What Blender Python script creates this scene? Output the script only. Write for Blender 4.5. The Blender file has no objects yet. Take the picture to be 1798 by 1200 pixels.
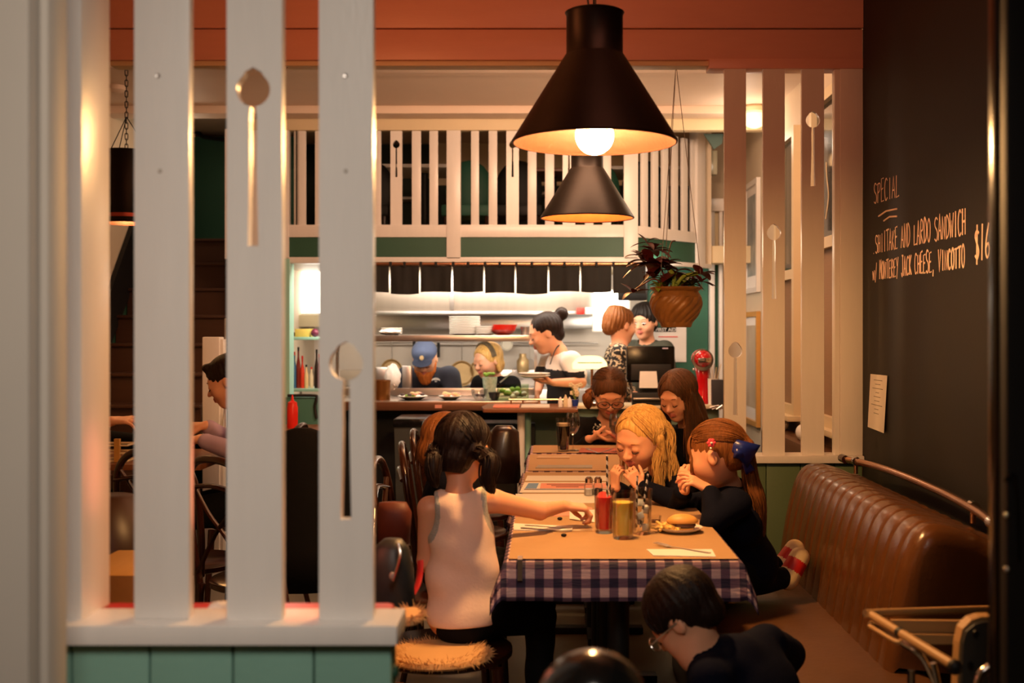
import bpy, math, random
import numpy as np
from mathutils import Vector, Matrix, geometry
random.seed(7); rng = np.random.default_rng(7)
SC = bpy.context.scene; COL = SC.collection
PI = math.pi
# ------------------------------------------------------------------ camera
# principal ray runs along +Y at eye height 1.35 m; the photograph is an off-centre crop -> lens shift
EYE = 1.35; VX = 960.0; VY = 578.0; FP = 2000.0
cam_d = bpy.data.cameras.new('camera'); cam = bpy.data.objects.new('camera', cam_d); COL.objects.link(cam)
cam.location = (0, 0, EYE); cam.rotation_euler = (PI/2, 0, 0)
cam_d.sensor_width = 36; cam_d.lens = FP/1798*36
cam_d.shift_x = (899-VX)/1798; cam_d.shift_y = (VY-600)/1798
cam_d.dof.use_dof = True; cam_d.dof.focus_distance = 4.3; cam_d.dof.aperture_fstop = 3.4
cam_d.clip_end = 60; cam_d.clip_start = 0.02
SC.camera = cam
def P(px, py, Y): return Vector(((px-VX)*Y/FP, Y, EYE-(py-VY)*Y/FP))
# ------------------------------------------------------------------ world + lights
W = bpy.data.worlds.new('world'); SC.world = W; W.use_nodes = True
W.node_tree.nodes['Background'].inputs[0].default_value = (0.9, 0.62, 0.45, 1)
W.node_tree.nodes['Background'].inputs[1].default_value = 0.006
SC.view_settings.view_transform = 'Standard'; SC.view_settings.look = 'None'
SC.view_settings.exposure = 0.0; SC.view_settings.gamma = 1.0; SC.view_settings.use_curve_mapping = False
SC.cycles.use_denoising = True; SC.cycles.sample_clamp_indirect = 3.0; SC.cycles.sample_clamp_direct = 0
SC.cycles.max_bounces = 8; SC.cycles.caustics_reflective = False; SC.cycles.caustics_refractive = False
def lamp(name, kind, loc, power, color, size=0.1, rot=None, size_y=None, target=None, spread=None):
    d = bpy.data.lights.new(name, kind); d.energy = power; d.color = color
    o = bpy.data.objects.new(name, d); COL.objects.link(o); o.location = loc
    if kind == 'AREA':
        d.size = size
        if size_y: d.shape = 'RECTANGLE'; d.size_y = size_y
        if spread: d.spread = spread
    else: d.shadow_soft_size = size
    if target is not None:
        o.rotation_euler = (Vector(target)-Vector(loc)).to_track_quat('-Z', 'Y').to_euler()
    elif rot: o.rotation_euler = rot
    return o
WARM = (1.0, 0.50, 0.20); COOL = (1.0, 0.84, 0.68)
# the pendants are lit by their own bulb meshes (see the lamp builder)
# added soft fill above the camera, aimed at the white partition
lamp('partition_fill_light', 'AREA', (.0, .1, 2.4), 6.6, (1.0, .86, .72), .6, target=(-.75, 1.85, .9), spread=math.radians(85))
# added red-tinted fills for the reddish cast on fascia, slats and post
lamp('front_room_red_fill', 'AREA', (-.75, 2.9, 2.3), 9.0, (1.0, .30, .10), .5, target=(-.1, 4.7, 2.6))
lamp('front_room_pink_fill', 'AREA', (.35, 2.5, 2.75), 5, (1.0, .36, .24), .6, target=(.9, 4.7, 2.2))
lamp('red_glow_fill', 'POINT', (-.52, 2.35, 1.02), 1.5, (1.0, .20, .10), .10)  # added low down for the salmon glow on the post
# middle room: added area fill hidden behind the beam, then the glass ceiling light
lamp('middle_room_fill', 'AREA', (.1, 5.15, 2.6), 50, (1.0, .60, .37), 1.2, size_y=.3, target=(-.1, 7.4, 2.0))
lamp('wall_glass_light', 'POINT', (1.22, 7.05, 2.52), 5, (1.0, .76, .56), .06)
# kitchen: added front fill for the staff, then strip lamps under the low ceiling
lamp('kitchen_front_fill', 'AREA', (-.35, 7.44, 1.77), 46, COOL, 2.3, size_y=.15, target=(-.35, 8.3, .9))
lamp('kitchen_strip_middle', 'AREA', (-.35, 8.75, 1.80), 36, COOL, 2.3, size_y=.3, target=(-.35, 9.2, .9))
lamp('kitchen_hood_light', 'AREA', (-.3, 9.25, 1.50), 10, COOL, 1.9, size_y=.2, rot=(0, 0, 0))
lamp('stair_fill', 'POINT', (-2.4, 7.6, 2.5), 2.5, (1.0, .74, .5), .1)  # added to brighten the green wall by the stairs
lamp('cooks_face_fill', 'AREA', (-.45, 7.72, 1.27), 9, COOL, 1.7, size_y=.08, target=(-.45, 8.1, .98))  # added under the shelf to brighten the cooks' faces
lamp('mezzanine_light', 'POINT', (.6, 8.6, 2.62), 1.2, WARM, .1)
lamp('waiter_station_fill', 'POINT', (.55, 6.85, 1.85), 6, (1, .72, .48), .1)  # added to brighten the shirt of the waitress

# ------------------------------------------------------------------ materials
def s2l(c): return tuple(((v/255)/12.92 if v/255 <= .04045 else (((v/255)+.055)/1.055)**2.4) for v in c)
MATS = {}
def mat(name, rgb, rough=.5, metal=0.0, var=.08, vscale=6.0, bump=0.0, bscale=60.0, stretch=(1,1,1), spec=.5, coat=0.0, sss=0.0, trans=0.0, emit=None, estr=0.0, ior=1.45, rgb2=None, sheen=0.0, coords='Object'):
    if name in MATS: return MATS[name]
    m = bpy.data.materials.new(name); m.use_nodes = True; nt = m.node_tree; N = nt.nodes; L = nt.links
    b = N['Principled BSDF']; c = s2l(rgb)
    tc = N.new('ShaderNodeTexCoord'); mp = N.new('ShaderNodeMapping'); mp.inputs['Scale'].default_value = stretch
    L.new(tc.outputs[coords], mp.inputs[0])
    nz = N.new('ShaderNodeTexNoise'); nz.inputs['Scale'].default_value = vscale; nz.inputs['Detail'].default_value = 4
    L.new(mp.outputs[0], nz.inputs[0])
    mx = N.new('ShaderNodeMix'); mx.data_type = 'RGBA'
    if rgb2 is None:
        a = tuple(max(0, v*(1-var)) for v in c); d = tuple(min(1, v*(1+var)) for v in c)
    else: a = c; d = s2l(rgb2)
    mx.inputs[6].default_value = (*a, 1); mx.inputs[7].default_value = (*d, 1)
    L.new(nz.outputs['Fac'], mx.inputs[0]); L.new(mx.outputs[2], b.inputs['Base Color'])
    b.inputs['Roughness'].default_value = rough; b.inputs['Metallic'].default_value = metal
    b.inputs['Specular IOR Level'].default_value = spec; b.inputs['IOR'].default_value = ior
    b.inputs['Coat Weight'].default_value = coat; b.inputs['Coat Roughness'].default_value = .15
    b.inputs['Sheen Weight'].default_value = sheen
    if sss: b.inputs['Subsurface Weight'].default_value = sss; b.inputs['Subsurface Radius'].default_value = (.012, .005, .003); b.inputs['Subsurface Scale'].default_value = 1.0
    if trans: b.inputs['Transmission Weight'].default_value = trans
    if emit: b.inputs['Emission Color'].default_value = (*s2l(emit), 1); b.inputs['Emission Strength'].default_value = estr
    if bump:
        n2 = N.new('ShaderNodeTexNoise'); n2.inputs['Scale'].default_value = bscale; n2.inputs['Detail'].default_value = 3
        L.new(mp.outputs[0], n2.inputs[0]); bp = N.new('ShaderNodeBump'); bp.inputs['Strength'].default_value = bump; bp.inputs['Distance'].default_value = .004
        L.new(n2.outputs['Fac'], bp.inputs['Height']); L.new(bp.outputs[0], b.inputs['Normal'])
    MATS[name] = m; return m
white_paint = mat('white_gloss_paint', (222,217,212), .28, var=.05, bump=.12, bscale=25, stretch=(6,6,1))
pink_paint = mat('fascia_paint', (214,160,142), .35, var=.05, bump=.1, bscale=25, stretch=(1,6,6))
cream_paint = mat('cream_paint', (214,196,160), .5, var=.05, bump=.1)
cream_wall = mat('cream_wall', (206,190,166), .7, var=.05, bump=.1)
grey_cream = mat('grey_cream_paint', (176,168,158), .6, var=.05)
ceil_m = mat('ceiling_paint', (218,196,176), .6, var=.04)
teal = mat('teal_board_paint', (118,160,146), .45, var=.08, vscale=4, bump=.15, bscale=70)
green_paint = mat('green_board_paint', (86,104,72), .5, var=.06, bump=.15, bscale=70)
dark_green = mat('dark_green_paint', (38,78,60), .5, var=.12, vscale=3, bump=.1)
wall_green = mat('wall_green_paint', (40,96,78), .55, var=.08)
mint = mat('mint_paint', (150,200,186), .4, var=.05)
black_paint = mat('black_gloss_paint', (10,9,8), .18, var=.2)
black_matte = mat('black_matte', (12,11,11), .55, var=.2)
chalkboard = mat('chalkboard_paint', (26,23,20), .62, var=.2, vscale=3, bump=.05)
chalk = mat('chalk', (245,215,195), .9, var=.1)
floor_m = mat('floor_vinyl', (120,116,108), .35, var=.15, vscale=2)
steel = mat('brushed_steel', (205,200,196), .28, 1.0, var=.06, vscale=20, stretch=(1,1,12))
chrome = mat('chrome', (225,220,215), .12, 1.0, var=.03)
brass = mat('aged_copper_tube', (190,140,105), .25, 1.0, var=.15)
shade_out = mat('dark_bronze_shade', (29,21,15), .42, .75, var=.25, vscale=5, stretch=(1,1,4), bump=.05)
shade_in = mat('hammered_copper_inner', (50,23,11), .5, .0, var=.25, vscale=25, bump=.3, bscale=60)
bulb_m = mat('lit_bulb_glass', (255,225,170), .3, emit=(255,190,118), estr=860)
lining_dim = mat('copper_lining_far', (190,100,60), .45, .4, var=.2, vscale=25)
bulb_dim = mat('lit_bulb_glass_dim', (255,225,170), .3, emit=(255,186,110), estr=330)
leather = mat('brown_leather', (92,56,27), .27, var=.22, vscale=7, bump=.18, bscale=120, coat=.15)
leather_seat = mat('worn_brown_leather_seat', (92,60,34), .42, var=.3, vscale=5, bump=.25, bscale=50)
dark_wood = mat('dark_bentwood', (50,22,12), .25, var=.3, vscale=8, stretch=(1,1,6), coat=.3)
stair_wood = mat('stair_wood', (60,34,20), .5, var=.2, stretch=(1,8,8))
table_wood = mat('table_wood', (120,72,42), .35, var=.2, stretch=(1,8,8))
tan_wood = mat('tan_wood', (190,140,70), .4, var=.12, stretch=(8,1,8))
kraft = mat('kraft_paper', (172,136,94), .75, var=.06, vscale=14, bump=.15, bscale=40)
paper = mat('white_paper', (228,222,216), .8, var=.03)
pink_paper = mat('pink_menu_paper', (230,150,130), .7, var=.05)
menu_print = mat('printed_lines_ink', (150,90,85), .8)
blue_print = mat('blue_ink', (110,150,200), .8)
ceramic = mat('white_ceramic', (232,228,220), .2, var=.03)
red_plastic = mat('red_plastic', (215,40,28), .3, var=.06)
red_glaze = mat('red_glaze_bowl', (225,70,50), .3, var=.06)
red_enamel = mat('red_enamel', (190,14,22), .15, var=.05, coat=.5)
red_vinyl = mat('red_vinyl', (200,40,38), .3, var=.08)
noren = mat('black_curtain_cloth', (30,28,26), .85, var=.25, vscale=12, bump=.2)
tile_white = mat('kitchen_wall_sheet', (214,204,192), .4, var=.04)
light_panel = mat('lit_light_panel', (255,250,240), .5, emit=(255,246,232), estr=5.5)
lamp_glass = mat('lit_yellow_glass', (245,235,170), .3, emit=(255,238,170), estr=1.5)
def thin_glass(name='clear_glass', tint=(.97,.97,.96), k=1.0):
    """drinking glass and panes: passes light, reflects at its fresnel share"""
    m = bpy.data.materials.new(name); m.use_nodes = True; N = m.node_tree.nodes; L = m.node_tree.links; N.remove(N['Principled BSDF'])
    t = N.new('ShaderNodeBsdfTransparent'); t.inputs[0].default_value = (*tint,1); g = N.new('ShaderNodeBsdfGlossy'); g.inputs['Roughness'].default_value = .03
    f = N.new('ShaderNodeLayerWeight'); f.inputs['Blend'].default_value = .35; mu = N.new('ShaderNodeMath'); mu.operation = 'MULTIPLY_ADD'; mu.inputs[1].default_value = .55*k; mu.inputs[2].default_value = .03
    L.new(f.outputs['Fresnel'], mu.inputs[0]); x = N.new('ShaderNodeMixShader'); L.new(mu.outputs[0], x.inputs[0]); L.new(t.outputs[0], x.inputs[1]); L.new(g.outputs[0], x.inputs[2]); L.new(x.outputs[0], N['Material Output'].inputs[0]); return m
glass = thin_glass()
window_glass = mat('night_window_glass', (40,36,30), .04, var=.1, coat=.3)
blind_m = mat('brown_blind', (140,112,84), .7, var=.1, stretch=(1,1,20))
skin = mat('skin', (226,166,132), .5, var=.07, vscale=14, sss=.25, bump=.04, bscale=200)
skin2 = mat('skin_deeper', (205,140,105), .5, var=.07, vscale=14, sss=.2)
lip_m = mat('lips', (192,108,94), .45, var=.06)
eye_m = mat('eyeball', (235,228,222), .1, var=.02)
iris_m = mat('iris', (40,26,18), .1)
lash_m = mat('lashes', (50,28,18), .7)
navy = mat('navy_wool', (10,13,28), .9, var=.2, vscale=40, bump=.3, bscale=300, spec=.15)
black_cloth = mat('black_cloth', (9,8,10), .85, var=.3, vscale=30, bump=.2, bscale=150, spec=.2)
blue_grey_cloth = mat('faded_navy_cloth', (46,50,64), .85, var=.15, vscale=20)
white_cloth = mat('white_cotton', (240,232,226), .85, var=.04, bump=.15, bscale=90)
tank_cloth = mat('pale_pink_cotton', (242,212,194), .85, var=.04, vscale=30, bump=.15, bscale=120)
silver_trim = mat('sequin_trim', (176,176,170), .4, var=.35, vscale=220, bump=.6, bscale=250)
purple_cloth = mat('lilac_striped_cotton', (176,152,176), .8, var=.1)
grey_green_cloth = mat('grey_green_cloth', (58,60,50), .85, var=.1)
apron_m = mat('black_apron_cloth', (20,20,26), .8, var=.2)
cap_m = mat('blue_cap_cloth', (72,84,114), .8, var=.1)
bin_m = mat('dark_grey_plastic', (52,56,56), .6, var=.1)
liner_m = mat('black_bin_liner', (14,14,15), .2, var=.2, bump=.6, bscale=30)
orange_food = mat('toasted_bun', (226,164,84), .45, var=.2, vscale=18)
fries_m = mat('fries', (236,192,104), .5, var=.15, vscale=30)
leaf_red = mat('dark_red_leaf', (82,26,26), .45, var=.3, vscale=20)
leaf_green = mat('green_stem_leaf', (120,140,50), .45, var=.2)
pot_m = mat('bronze_glazed_pot', (70,44,20), .42, rgb2=(158,108,52), vscale=16, bump=.4, bscale=60)
soil = mat('soil', (40,28,20), .95, var=.4, vscale=50)
fur_m = mat('sheepskin_fur', (214,168,112), .95, var=.15)
navy_bow = mat('navy_satin_ribbon', (26,38,110), .32, var=.1)
pink_clip = mat('pink_clip_plastic', (240,80,95), .35, var=.05)
cream_panel = mat('cream_plastic', (196,152,98), .4, var=.04)
grey_panel = mat('grey_plastic', (70,66,60), .5, var=.05)
def hairmat(name, a, b, rough=.5):
    return mat(name, a, rough, rgb2=b, vscale=150, bump=.55, bscale=260, spec=.3, stretch=(1,1,.10))
hair_blond = hairmat('blond_hair', (150,92,34), (250,206,124), .38)
hair_brown = hairmat('light_brown_hair', (66,34,15), (158,98,48))
hair_dark = hairmat('dark_brown_hair', (9,5,4), (40,21,14))
hair_mid = hairmat('brown_hair', (40,24,14), (106,70,42))
hair_black = hairmat('black_hair', (14,11,11), (36,28,24))
beard_m = hairmat('ginger_beard', (180,92,34), (220,130,60), .6)
# ------------------------------------------------------------------ object helpers
ORG = {}
def thing(name, label, cat, loc=(0,0,0), group=None, rotz=0):
    o = bpy.data.objects.new(name, None); COL.objects.link(o); o.location = loc; o.empty_display_size = .05
    o['label'] = label; o['category'] = cat
    if group: o['group'] = group
    ORG[o.name] = Vector(loc); return o
def org(o):
    return ORG.get(o.name, Vector((0,0,0))) if o is not None else Vector((0,0,0))
def link_mesh(name, me, parent=None, loc=None):
    o = bpy.data.objects.new(name, me); COL.objects.link(o)
    if parent is not None: o.parent = parent
    return o
def tag(o, label, cat, group=None):
    o['label'] = label; o['category'] = cat
    if group: o['group'] = group
    return o
class MB:
    """collects shapes in world coordinates; build() makes ONE mesh object from them"""
    def __init__(s): s.v = []; s.f = []; s.uv = None
    def add(s, vs, fs):
        n = len(s.v); s.v += [tuple(v) for v in vs]; s.f += [tuple(i+n for i in f) for f in fs]; return s
    def box(s, a, b, M=None):
        x0,y0,z0 = a; x1,y1,z1 = b
        vs = [Vector(p) for p in ((x0,y0,z0),(x1,y0,z0),(x1,y1,z0),(x0,y1,z0),(x0,y0,z1),(x1,y0,z1),(x1,y1,z1),(x0,y1,z1))]
        if M is not None: vs = [M @ v for v in vs]
        return s.add(vs, [(0,3,2,1),(4,5,6,7),(0,1,5,4),(1,2,6,5),(2,3,7,6),(3,0,4,7)])
    def bbox(s, c, d, M=None):
        return s.box((c[0]-d[0]/2, c[1]-d[1]/2, c[2]-d[2]/2), (c[0]+d[0]/2, c[1]+d[1]/2, c[2]+d[2]/2), M)
    def lathe(s, prof, c=(0,0,0), n=24, M=None, caps=True):
        vs = []; fs = []
        for r, z in prof:
            for k in range(n):
                a = 2*PI*k/n; vs.append(Vector((r*math.cos(a), r*math.sin(a), z)))
        for i in range(len(prof)-1):
            for k in range(n):
                k2 = (k+1) % n; fs.append((i*n+k, i*n+k2, (i+1)*n+k2, (i+1)*n+k))
        if caps:
            if prof[0][0] > 1e-6: fs.append(tuple(range(n-1, -1, -1)))
            if prof[-1][0] > 1e-6: fs.append(tuple((len(prof)-1)*n+k for k in range(n)))
        if M is not None: vs = [M @ v for v in vs]
        c = Vector(c); return s.add([v+c for v in vs], fs)
    def tube(s, pts, r, n=8, closed=False, flat=1.0):
        pts = [Vector(p) for p in pts]; m = len(pts)
        rs = r if isinstance(r, (list, tuple)) else [r]*m
        vs = []; fs = []; up = None
        for i, p in enumerate(pts):
            if closed: t = pts[(i+1) % m]-pts[i-1]
            else: t = pts[min(i+1, m-1)]-pts[max(i-1, 0)]
            if t.length < 1e-9: t = Vector((0,0,1))
            t.normalize()
            if up is None: up = Vector((0,0,1)) if abs(t.z) < .9 else Vector((1,0,0))
            a = t.cross(up)
            if a.length < 1e-6: a = t.orthogonal()
            a.normalize(); b = a.cross(t).normalized(); up = b
            for k in range(n):
                th = 2*PI*k/n; vs.append(p + (a*math.cos(th) + b*math.sin(th)*flat)*rs[i])
        for i in range(m if closed else m-1):
            j = (i+1) % m
            for k in range(n):
                k2 = (k+1) % n; fs.append((i*n+k, i*n+k2, j*n+k2, j*n+k))
        if not closed: fs.append(tuple(range(n-1,-1,-1))); fs.append(tuple((m-1)*n+k for k in range(n)))
        return s.add(vs, fs)
    def ball(s, c, r, n=16, m=10, R=None):
        if not isinstance(r, (list, tuple)): r = (r, r, r)
        vs = []; fs = []; c = Vector(c)
        for i in range(m+1):
            ph = PI*i/m
            for k in range(n):
                a = 2*PI*k/n; v = Vector((r[0]*math.sin(ph)*math.cos(a), r[1]*math.sin(ph)*math.sin(a), -r[2]*math.cos(ph)))
                if R is not None: v = R @ v
                vs.append(v+c)
        for i in range(m):
            for k in range(n):
                k2 = (k+1) % n; fs.append((i*n+k, i*n+k2, (i+1)*n+k2, (i+1)*n+k))
        return s.add(vs, fs)
    def prism(s, poly, fn, holes=()):
        """poly: 2D outline (+holes); fn(u,v,side) -> world point, side 0/1"""
        loops = [list(poly)] + [list(h) for h in holes]
        tri = geometry.tessellate_polygon([[Vector((u, v, 0)) for u, v in lp] for lp in loops])
        flat = [p for lp in loops for p in lp]; n = len(flat)
        vs = [fn(u, v, 0) for u, v in flat] + [fn(u, v, 1) for u, v in flat]
        fs = [tuple(t) for t in tri] + [tuple(i+n for i in reversed(t)) for t in tri]
        k = 0
        for lp in loops:
            m = len(lp)
            for i in range(m):
                a = k+i; b = k+(i+1) % m; fs.append((a, b, b+n, a+n))
            k += m
        return s.add(vs, fs)
    def mesh(s, name, mats_, o0=Vector((0,0,0)), smooth=False, bevel=0.0, fix=True):
        import bmesh
        me = bpy.data.meshes.new(name)
        vs = [(v[0]-o0[0], v[1]-o0[1], v[2]-o0[2]) for v in s.v]
        me.from_pydata(vs, [], s.f); me.update()
        bm = bmesh.new(); bm.from_mesh(me)
        bmesh.ops.remove_doubles(bm, verts=bm.verts, dist=1e-6)
        if fix: bmesh.ops.recalc_face_normals(bm, faces=bm.faces)
        if bevel: bmesh.ops.bevel(bm, geom=list(bm.edges), offset=bevel, segments=2, affect='EDGES', clamp_overlap=True, profile=.6)
        bm.to_mesh(me); bm.free()
        for m in (mats_ if isinstance(mats_, (list, tuple)) else [mats_]): me.materials.append(m)
        if smooth:
            for p in me.polygons: p.use_smooth = True
            if smooth != 'all':
                try: me.set_sharp_from_angle(angle=math.radians(40))
                except Exception: pass
        return me
    def build(s, name, m, parent=None, smooth=True, bevel=0.0):
        me = s.mesh(name, m, org(parent), smooth, bevel)
        o = link_mesh(name, me, parent); ORG[o.name] = org(parent); return o
def struct(o): o['kind'] = 'structure'; return o
def children(o): return [c for c in bpy.data.objects if c.parent == o]
def copy_tree(o, loc=None, rotz=None, label=None, parent=None, kids=None):
    kids = kids or CH
    c = o.copy(); COL.objects.link(c)
    if parent is not None: c.parent = parent
    if loc is not None: c.location = loc
    if rotz is not None: c.rotation_euler = (0, 0, rotz)
    if label: c['label'] = label
    for ch in [x for x in bpy.data.objects if x.parent == o]:
        copy_tree(ch, parent=c)
    return c
CH = None
def arc(c, r, a0, a1, n, ax='xz'):
    out = []
    for i in range(n+1):
        a = a0+(a1-a0)*i/n; u, v = r*math.cos(a), r*math.sin(a)
        d = {'xz': (u,0,v), 'xy': (u,v,0), 'yz': (0,u,v)}[ax]; out.append(Vector(c)+Vector(d))
    return out
def smoothpath(pts, k=6):
    pts = [Vector(p) for p in pts]; out = []
    for i in range(len(pts)-1):
        p0 = pts[max(i-1,0)]; p1 = pts[i]; p2 = pts[i+1]; p3 = pts[min(i+2, len(pts)-1)]
        for j in range(k):
            t = j/k; out.append(.5*((2*p1)+(p2-p0)*t+(2*p0-5*p1+4*p2-p3)*t*t+(3*p1-p0-3*p2+p3)*t**3))
    out.append(pts[-1]); return out
# ================================================================== the room shell
def wallbox(name, a, b, m, bev=0):
    return struct(MB().box(a, b).build(name, m, None, False, bev))
wallbox('floor', (-3.2,-1.6,-.05), (1.75,10.4,0), floor_m)
wallbox('ceiling_front', (-3.2,-1.6,2.86), (1.75,4.8,2.92), ceil_m)
wallbox('ceiling_middle', (-3.2,4.8,2.76), (1.75,7.45,2.82), ceil_m)
wallbox('ceiling_mezzanine', (-3.2,7.45,2.9), (1.75,10.4,2.96), ceil_m)
# cornice boards of the middle ceiling (the joint lines seen past the beam)
for k, (y0, y1, dz) in enumerate(((6.02,6.14,.03),(6.14,6.26,.018),(7.18,7.36,.05))):
    o = wallbox('trim_%d' % (k+1), (-3.0,y0,2.76-dz), (1.46,y1,2.76), ceil_m, .004)
wallbox('wall_left', (-2.86,-1.6,0), (-2.8,10.4,2.92), cream_wall)
wallbox('wall_behind', (-3.2,-1.6,0), (1.75,-1.54,2.92), cream_wall)
wallbox('wall_rear', (-3.2,10.3,0), (1.75,10.4,2.96), cream_wall)
wallbox('wall_right', (1.304,-1.5,0), (1.36,4.70,2.9), chalkboard)
wallbox('wall_right_rear', (1.45,4.70,0), (1.51,10.3,2.9), cream_wall)
# left foreground: door casing at the frame's edge
dc = thing('door_casing', 'cream painted door casing, out of focus at the left edge of the picture', 'door frame', (-.85,1.50,0))
MB().box((-1.30,1.50,0),(P(50,0,1.5).x,1.56,2.85)).build('casing_board', grey_cream, dc, bevel=.004)
MB().box((P(50,0,1.5).x-.02,1.535,0),(P(86,0,1.535).x,1.60,2.85)).build('casing_stop', grey_cream, dc, bevel=.012)
# ------------------------------------------------ spoon-shaped cut-out outline (u right, v up, unit = total length 1, v=0 at the top)
def spoon(u0, v0, L):
    pts = []
    w = .185*L/2*1.0; rb = .095*L
    pts.append((0, 0)); pts.append((.045*L, -.025*L)); 
    for i in range(15):
        a = math.radians(50-130*i/14)
        pts.append((rb*math.cos(a), -.125*L+rb*math.sin(a)))
    pts += [(.018*L,-.235*L), (.022*L,-.30*L), (.020*L,-.5*L), (.030*L,-L)]
    left = [(-u, v) for u, v in reversed(pts[1:])]
    return [(u0+u, v0+v) for u, v in pts+left]
def slat(parent, x0, x1, y0, y1, z0, z1, m, spoons=(), name='slat', bev=.0):
    mb = MB()
    if not spoons: mb.box((x0,y0,z0),(x1,y1,z1)); return mb.build(name, m, parent, bevel=.002)
    hs = [spoon((x0+x1)/2+du, zt, L) for du, zt, L in spoons]
    mb.prism([(x0,z0),(x1,z0),(x1,z1),(x0,z1)], lambda u,v,s: Vector((u, y1 if s else y0, v)), hs)
    return mb.build(name, m, parent, smooth=False)
# ------------------------------------------------ left partition (foreground)
YL = 1.83
lp = thing('slatted_partition', 'white slatted partition with spoon cut-outs on a teal boarded base, in the left foreground', 'partition', (-.5,YL,0))
def Z(py, Y): return EYE-(py-VY)*Y/FP
def X(px, Y): return (px-VX)*Y/FP
zs = Z(1088, YL)
MB().box((X(90,YL),YL-.005,zs-.004),(X(145,YL)-.0,YL+.115,2.86)).build('post', white_paint, lp, bevel=.003)
slat(lp, X(235,YL), X(332,YL), YL, YL+.024, zs, 2.86, white_paint)
slat(lp, X(398,YL), X(495,YL), YL, YL+.024, zs, 2.86, white_paint, [(-.002, Z(118,YL), (432-118)*YL/FP)])
slat(lp, X(560,YL), X(655,YL), YL, YL+.024, zs, 2.86, white_paint, [(0, Z(600,YL), (913-600)*YL/FP)])
for px, py in ((278,133),(281,300),(607,133),(607,300)):
    MB().lathe([(.0001,0),(.0035,0),(.0035,.002)], n=10, M=Matrix.Rotation(PI/2,3,'X')).v
    q = P(px,py,YL-.0005); MB().lathe([(.0036,-.001),(.0032,.0015),(.001,.0008)], c=q, n=10, M=Matrix.Rotation(PI/2,3,'X')).build('screw_head', steel if py==133 else grey_cream, lp)
MB().box((X(90,1.79)-.5,1.79,zs-.032-.0),(X(697,1.79),1.905,zs)).build('sill', white_paint, lp, bevel=.004)
zb = zs-.032
edges = [-120, 25, 120, 258, 405, 548, 686]
for i in range(len(edges)-1):
    MB().box((X(edges[i],1.80)+.0015,1.812,.0),(X(edges[i+1],1.80)-.0015,1.83,zb)).build('plank', teal, lp, bevel=.003)
MB().box((X(-120,1.8),1.83,0),(X(686,1.8)-.004,1.89,zb)).build('base_frame', dark_green, lp)
MB().lathe([(.011,0),(.011,.004),(.006,.008)], c=(X(686,1.8)-.004,1.86,.79), n=14, M=Matrix.Rotation(PI/2,3,'Y')).build('screw_cap', dark_green, lp)
# ------------------------------------------------ beam with fascia
YB = 4.70
bm_ = thing('fascia_beam', 'painted two-board fascia beam running across the room above the partitions', 'beam', (-.5,YB,2.46))
MB().box((-2.8,YB,Z(105,YB)),(1.304,YB+.1,Z(51.5,YB))).build('fascia_board', pink_paint, bm_, bevel=.003)
MB().box((-2.8,YB-.012,Z(50,YB)),(1.304,YB+.1,2.86)).build('fascia_board', pink_paint, bm_, bevel=.003)
MB().box((X(190,YB),YB+.02,Z(105,YB)-.02),(X(1250,YB),YB+.1,Z(105,YB))).build('soffit_strip', cream_paint, bm_, bevel=.003)
MB().box((X(1245,YB),YB-.006,Z(121,YB)),(1.304,YB+.09,Z(103.5,YB))).build('lower_strip', pink_paint, bm_, bevel=.003)
# ------------------------------------------------ right partition
rp = thing('slatted_partition', 'peach lit slatted partition with spoon cut-outs behind the banquette, beside the chalkboard', 'partition', (1,YB,0))
zr = Z(800,YB)
for x0, x1, sp in ((1272,1310,(600,730)),(1340,1378,(393,525)),(1408,1447,(195,327))):
    slat(rp, X(x0,YB), X(x1,YB), YB, YB+.022, zr, Z(121,YB), white_paint, [(0, Z(sp[0],YB), (sp[1]-sp[0])*YB/FP)])
MB().box((X(1475,YB),YB-.004,zr),(1.303,YB+.06,Z(121,YB))).build('post', white_paint, rp, bevel=.003)
MB().box((X(1466,YB),YB+.005,zr),(X(1475,YB),YB+.05,Z(121,YB))).build('post_bead', white_paint, rp, bevel=.003)
MB().box((X(1222,YB),YB-.03,zr-.03),(1.303,YB+.12,zr)).build('sill', white_paint, rp, bevel=.004)
ed = [1225, 1285, 1345, 1405, 1465, 1514]
for i in range(5):
    MB().box((X(ed[i],YB)+.0015,YB-.004,0),(X(ed[i+1],YB)-.0015,YB+.012,zr-.03)).build('plank', green_paint, rp, bevel=.003)
MB().box((X(1225,YB),YB+.012,0),(1.303,YB+.09,zr-.03)).build('base_frame', dark_green, rp)
# ------------------------------------------------ black door frame, near right edge
df = thing('black_door_frame', 'black gloss door frame, blurred, along the right edge of the picture', 'door frame', (.62,1.6,0))
MB().box((.642,1.628,0),(.85,1.66,2.86)).build('jamb', black_paint, df, bevel=.006)
MB().box((.646,1.60,0),(.85,1.628,2.86)).build('door_edge', black_matte, df, bevel=.004)
hk = MB(); hk.tube(smoothpath([P(1764,845,1.595),P(1772,835,1.59),P(1784,838,1.59),P(1784,850,1.59),P(1788,900,1.59),P(1790,985,1.595)]), .002, 6)
hk.build('latch_hook', black_paint, df)
for py in (1000, 905): MB().ball(P(1768,py,1.597), (.004,.004,.004), 10, 6).build('door_stud', steel, df)
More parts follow.
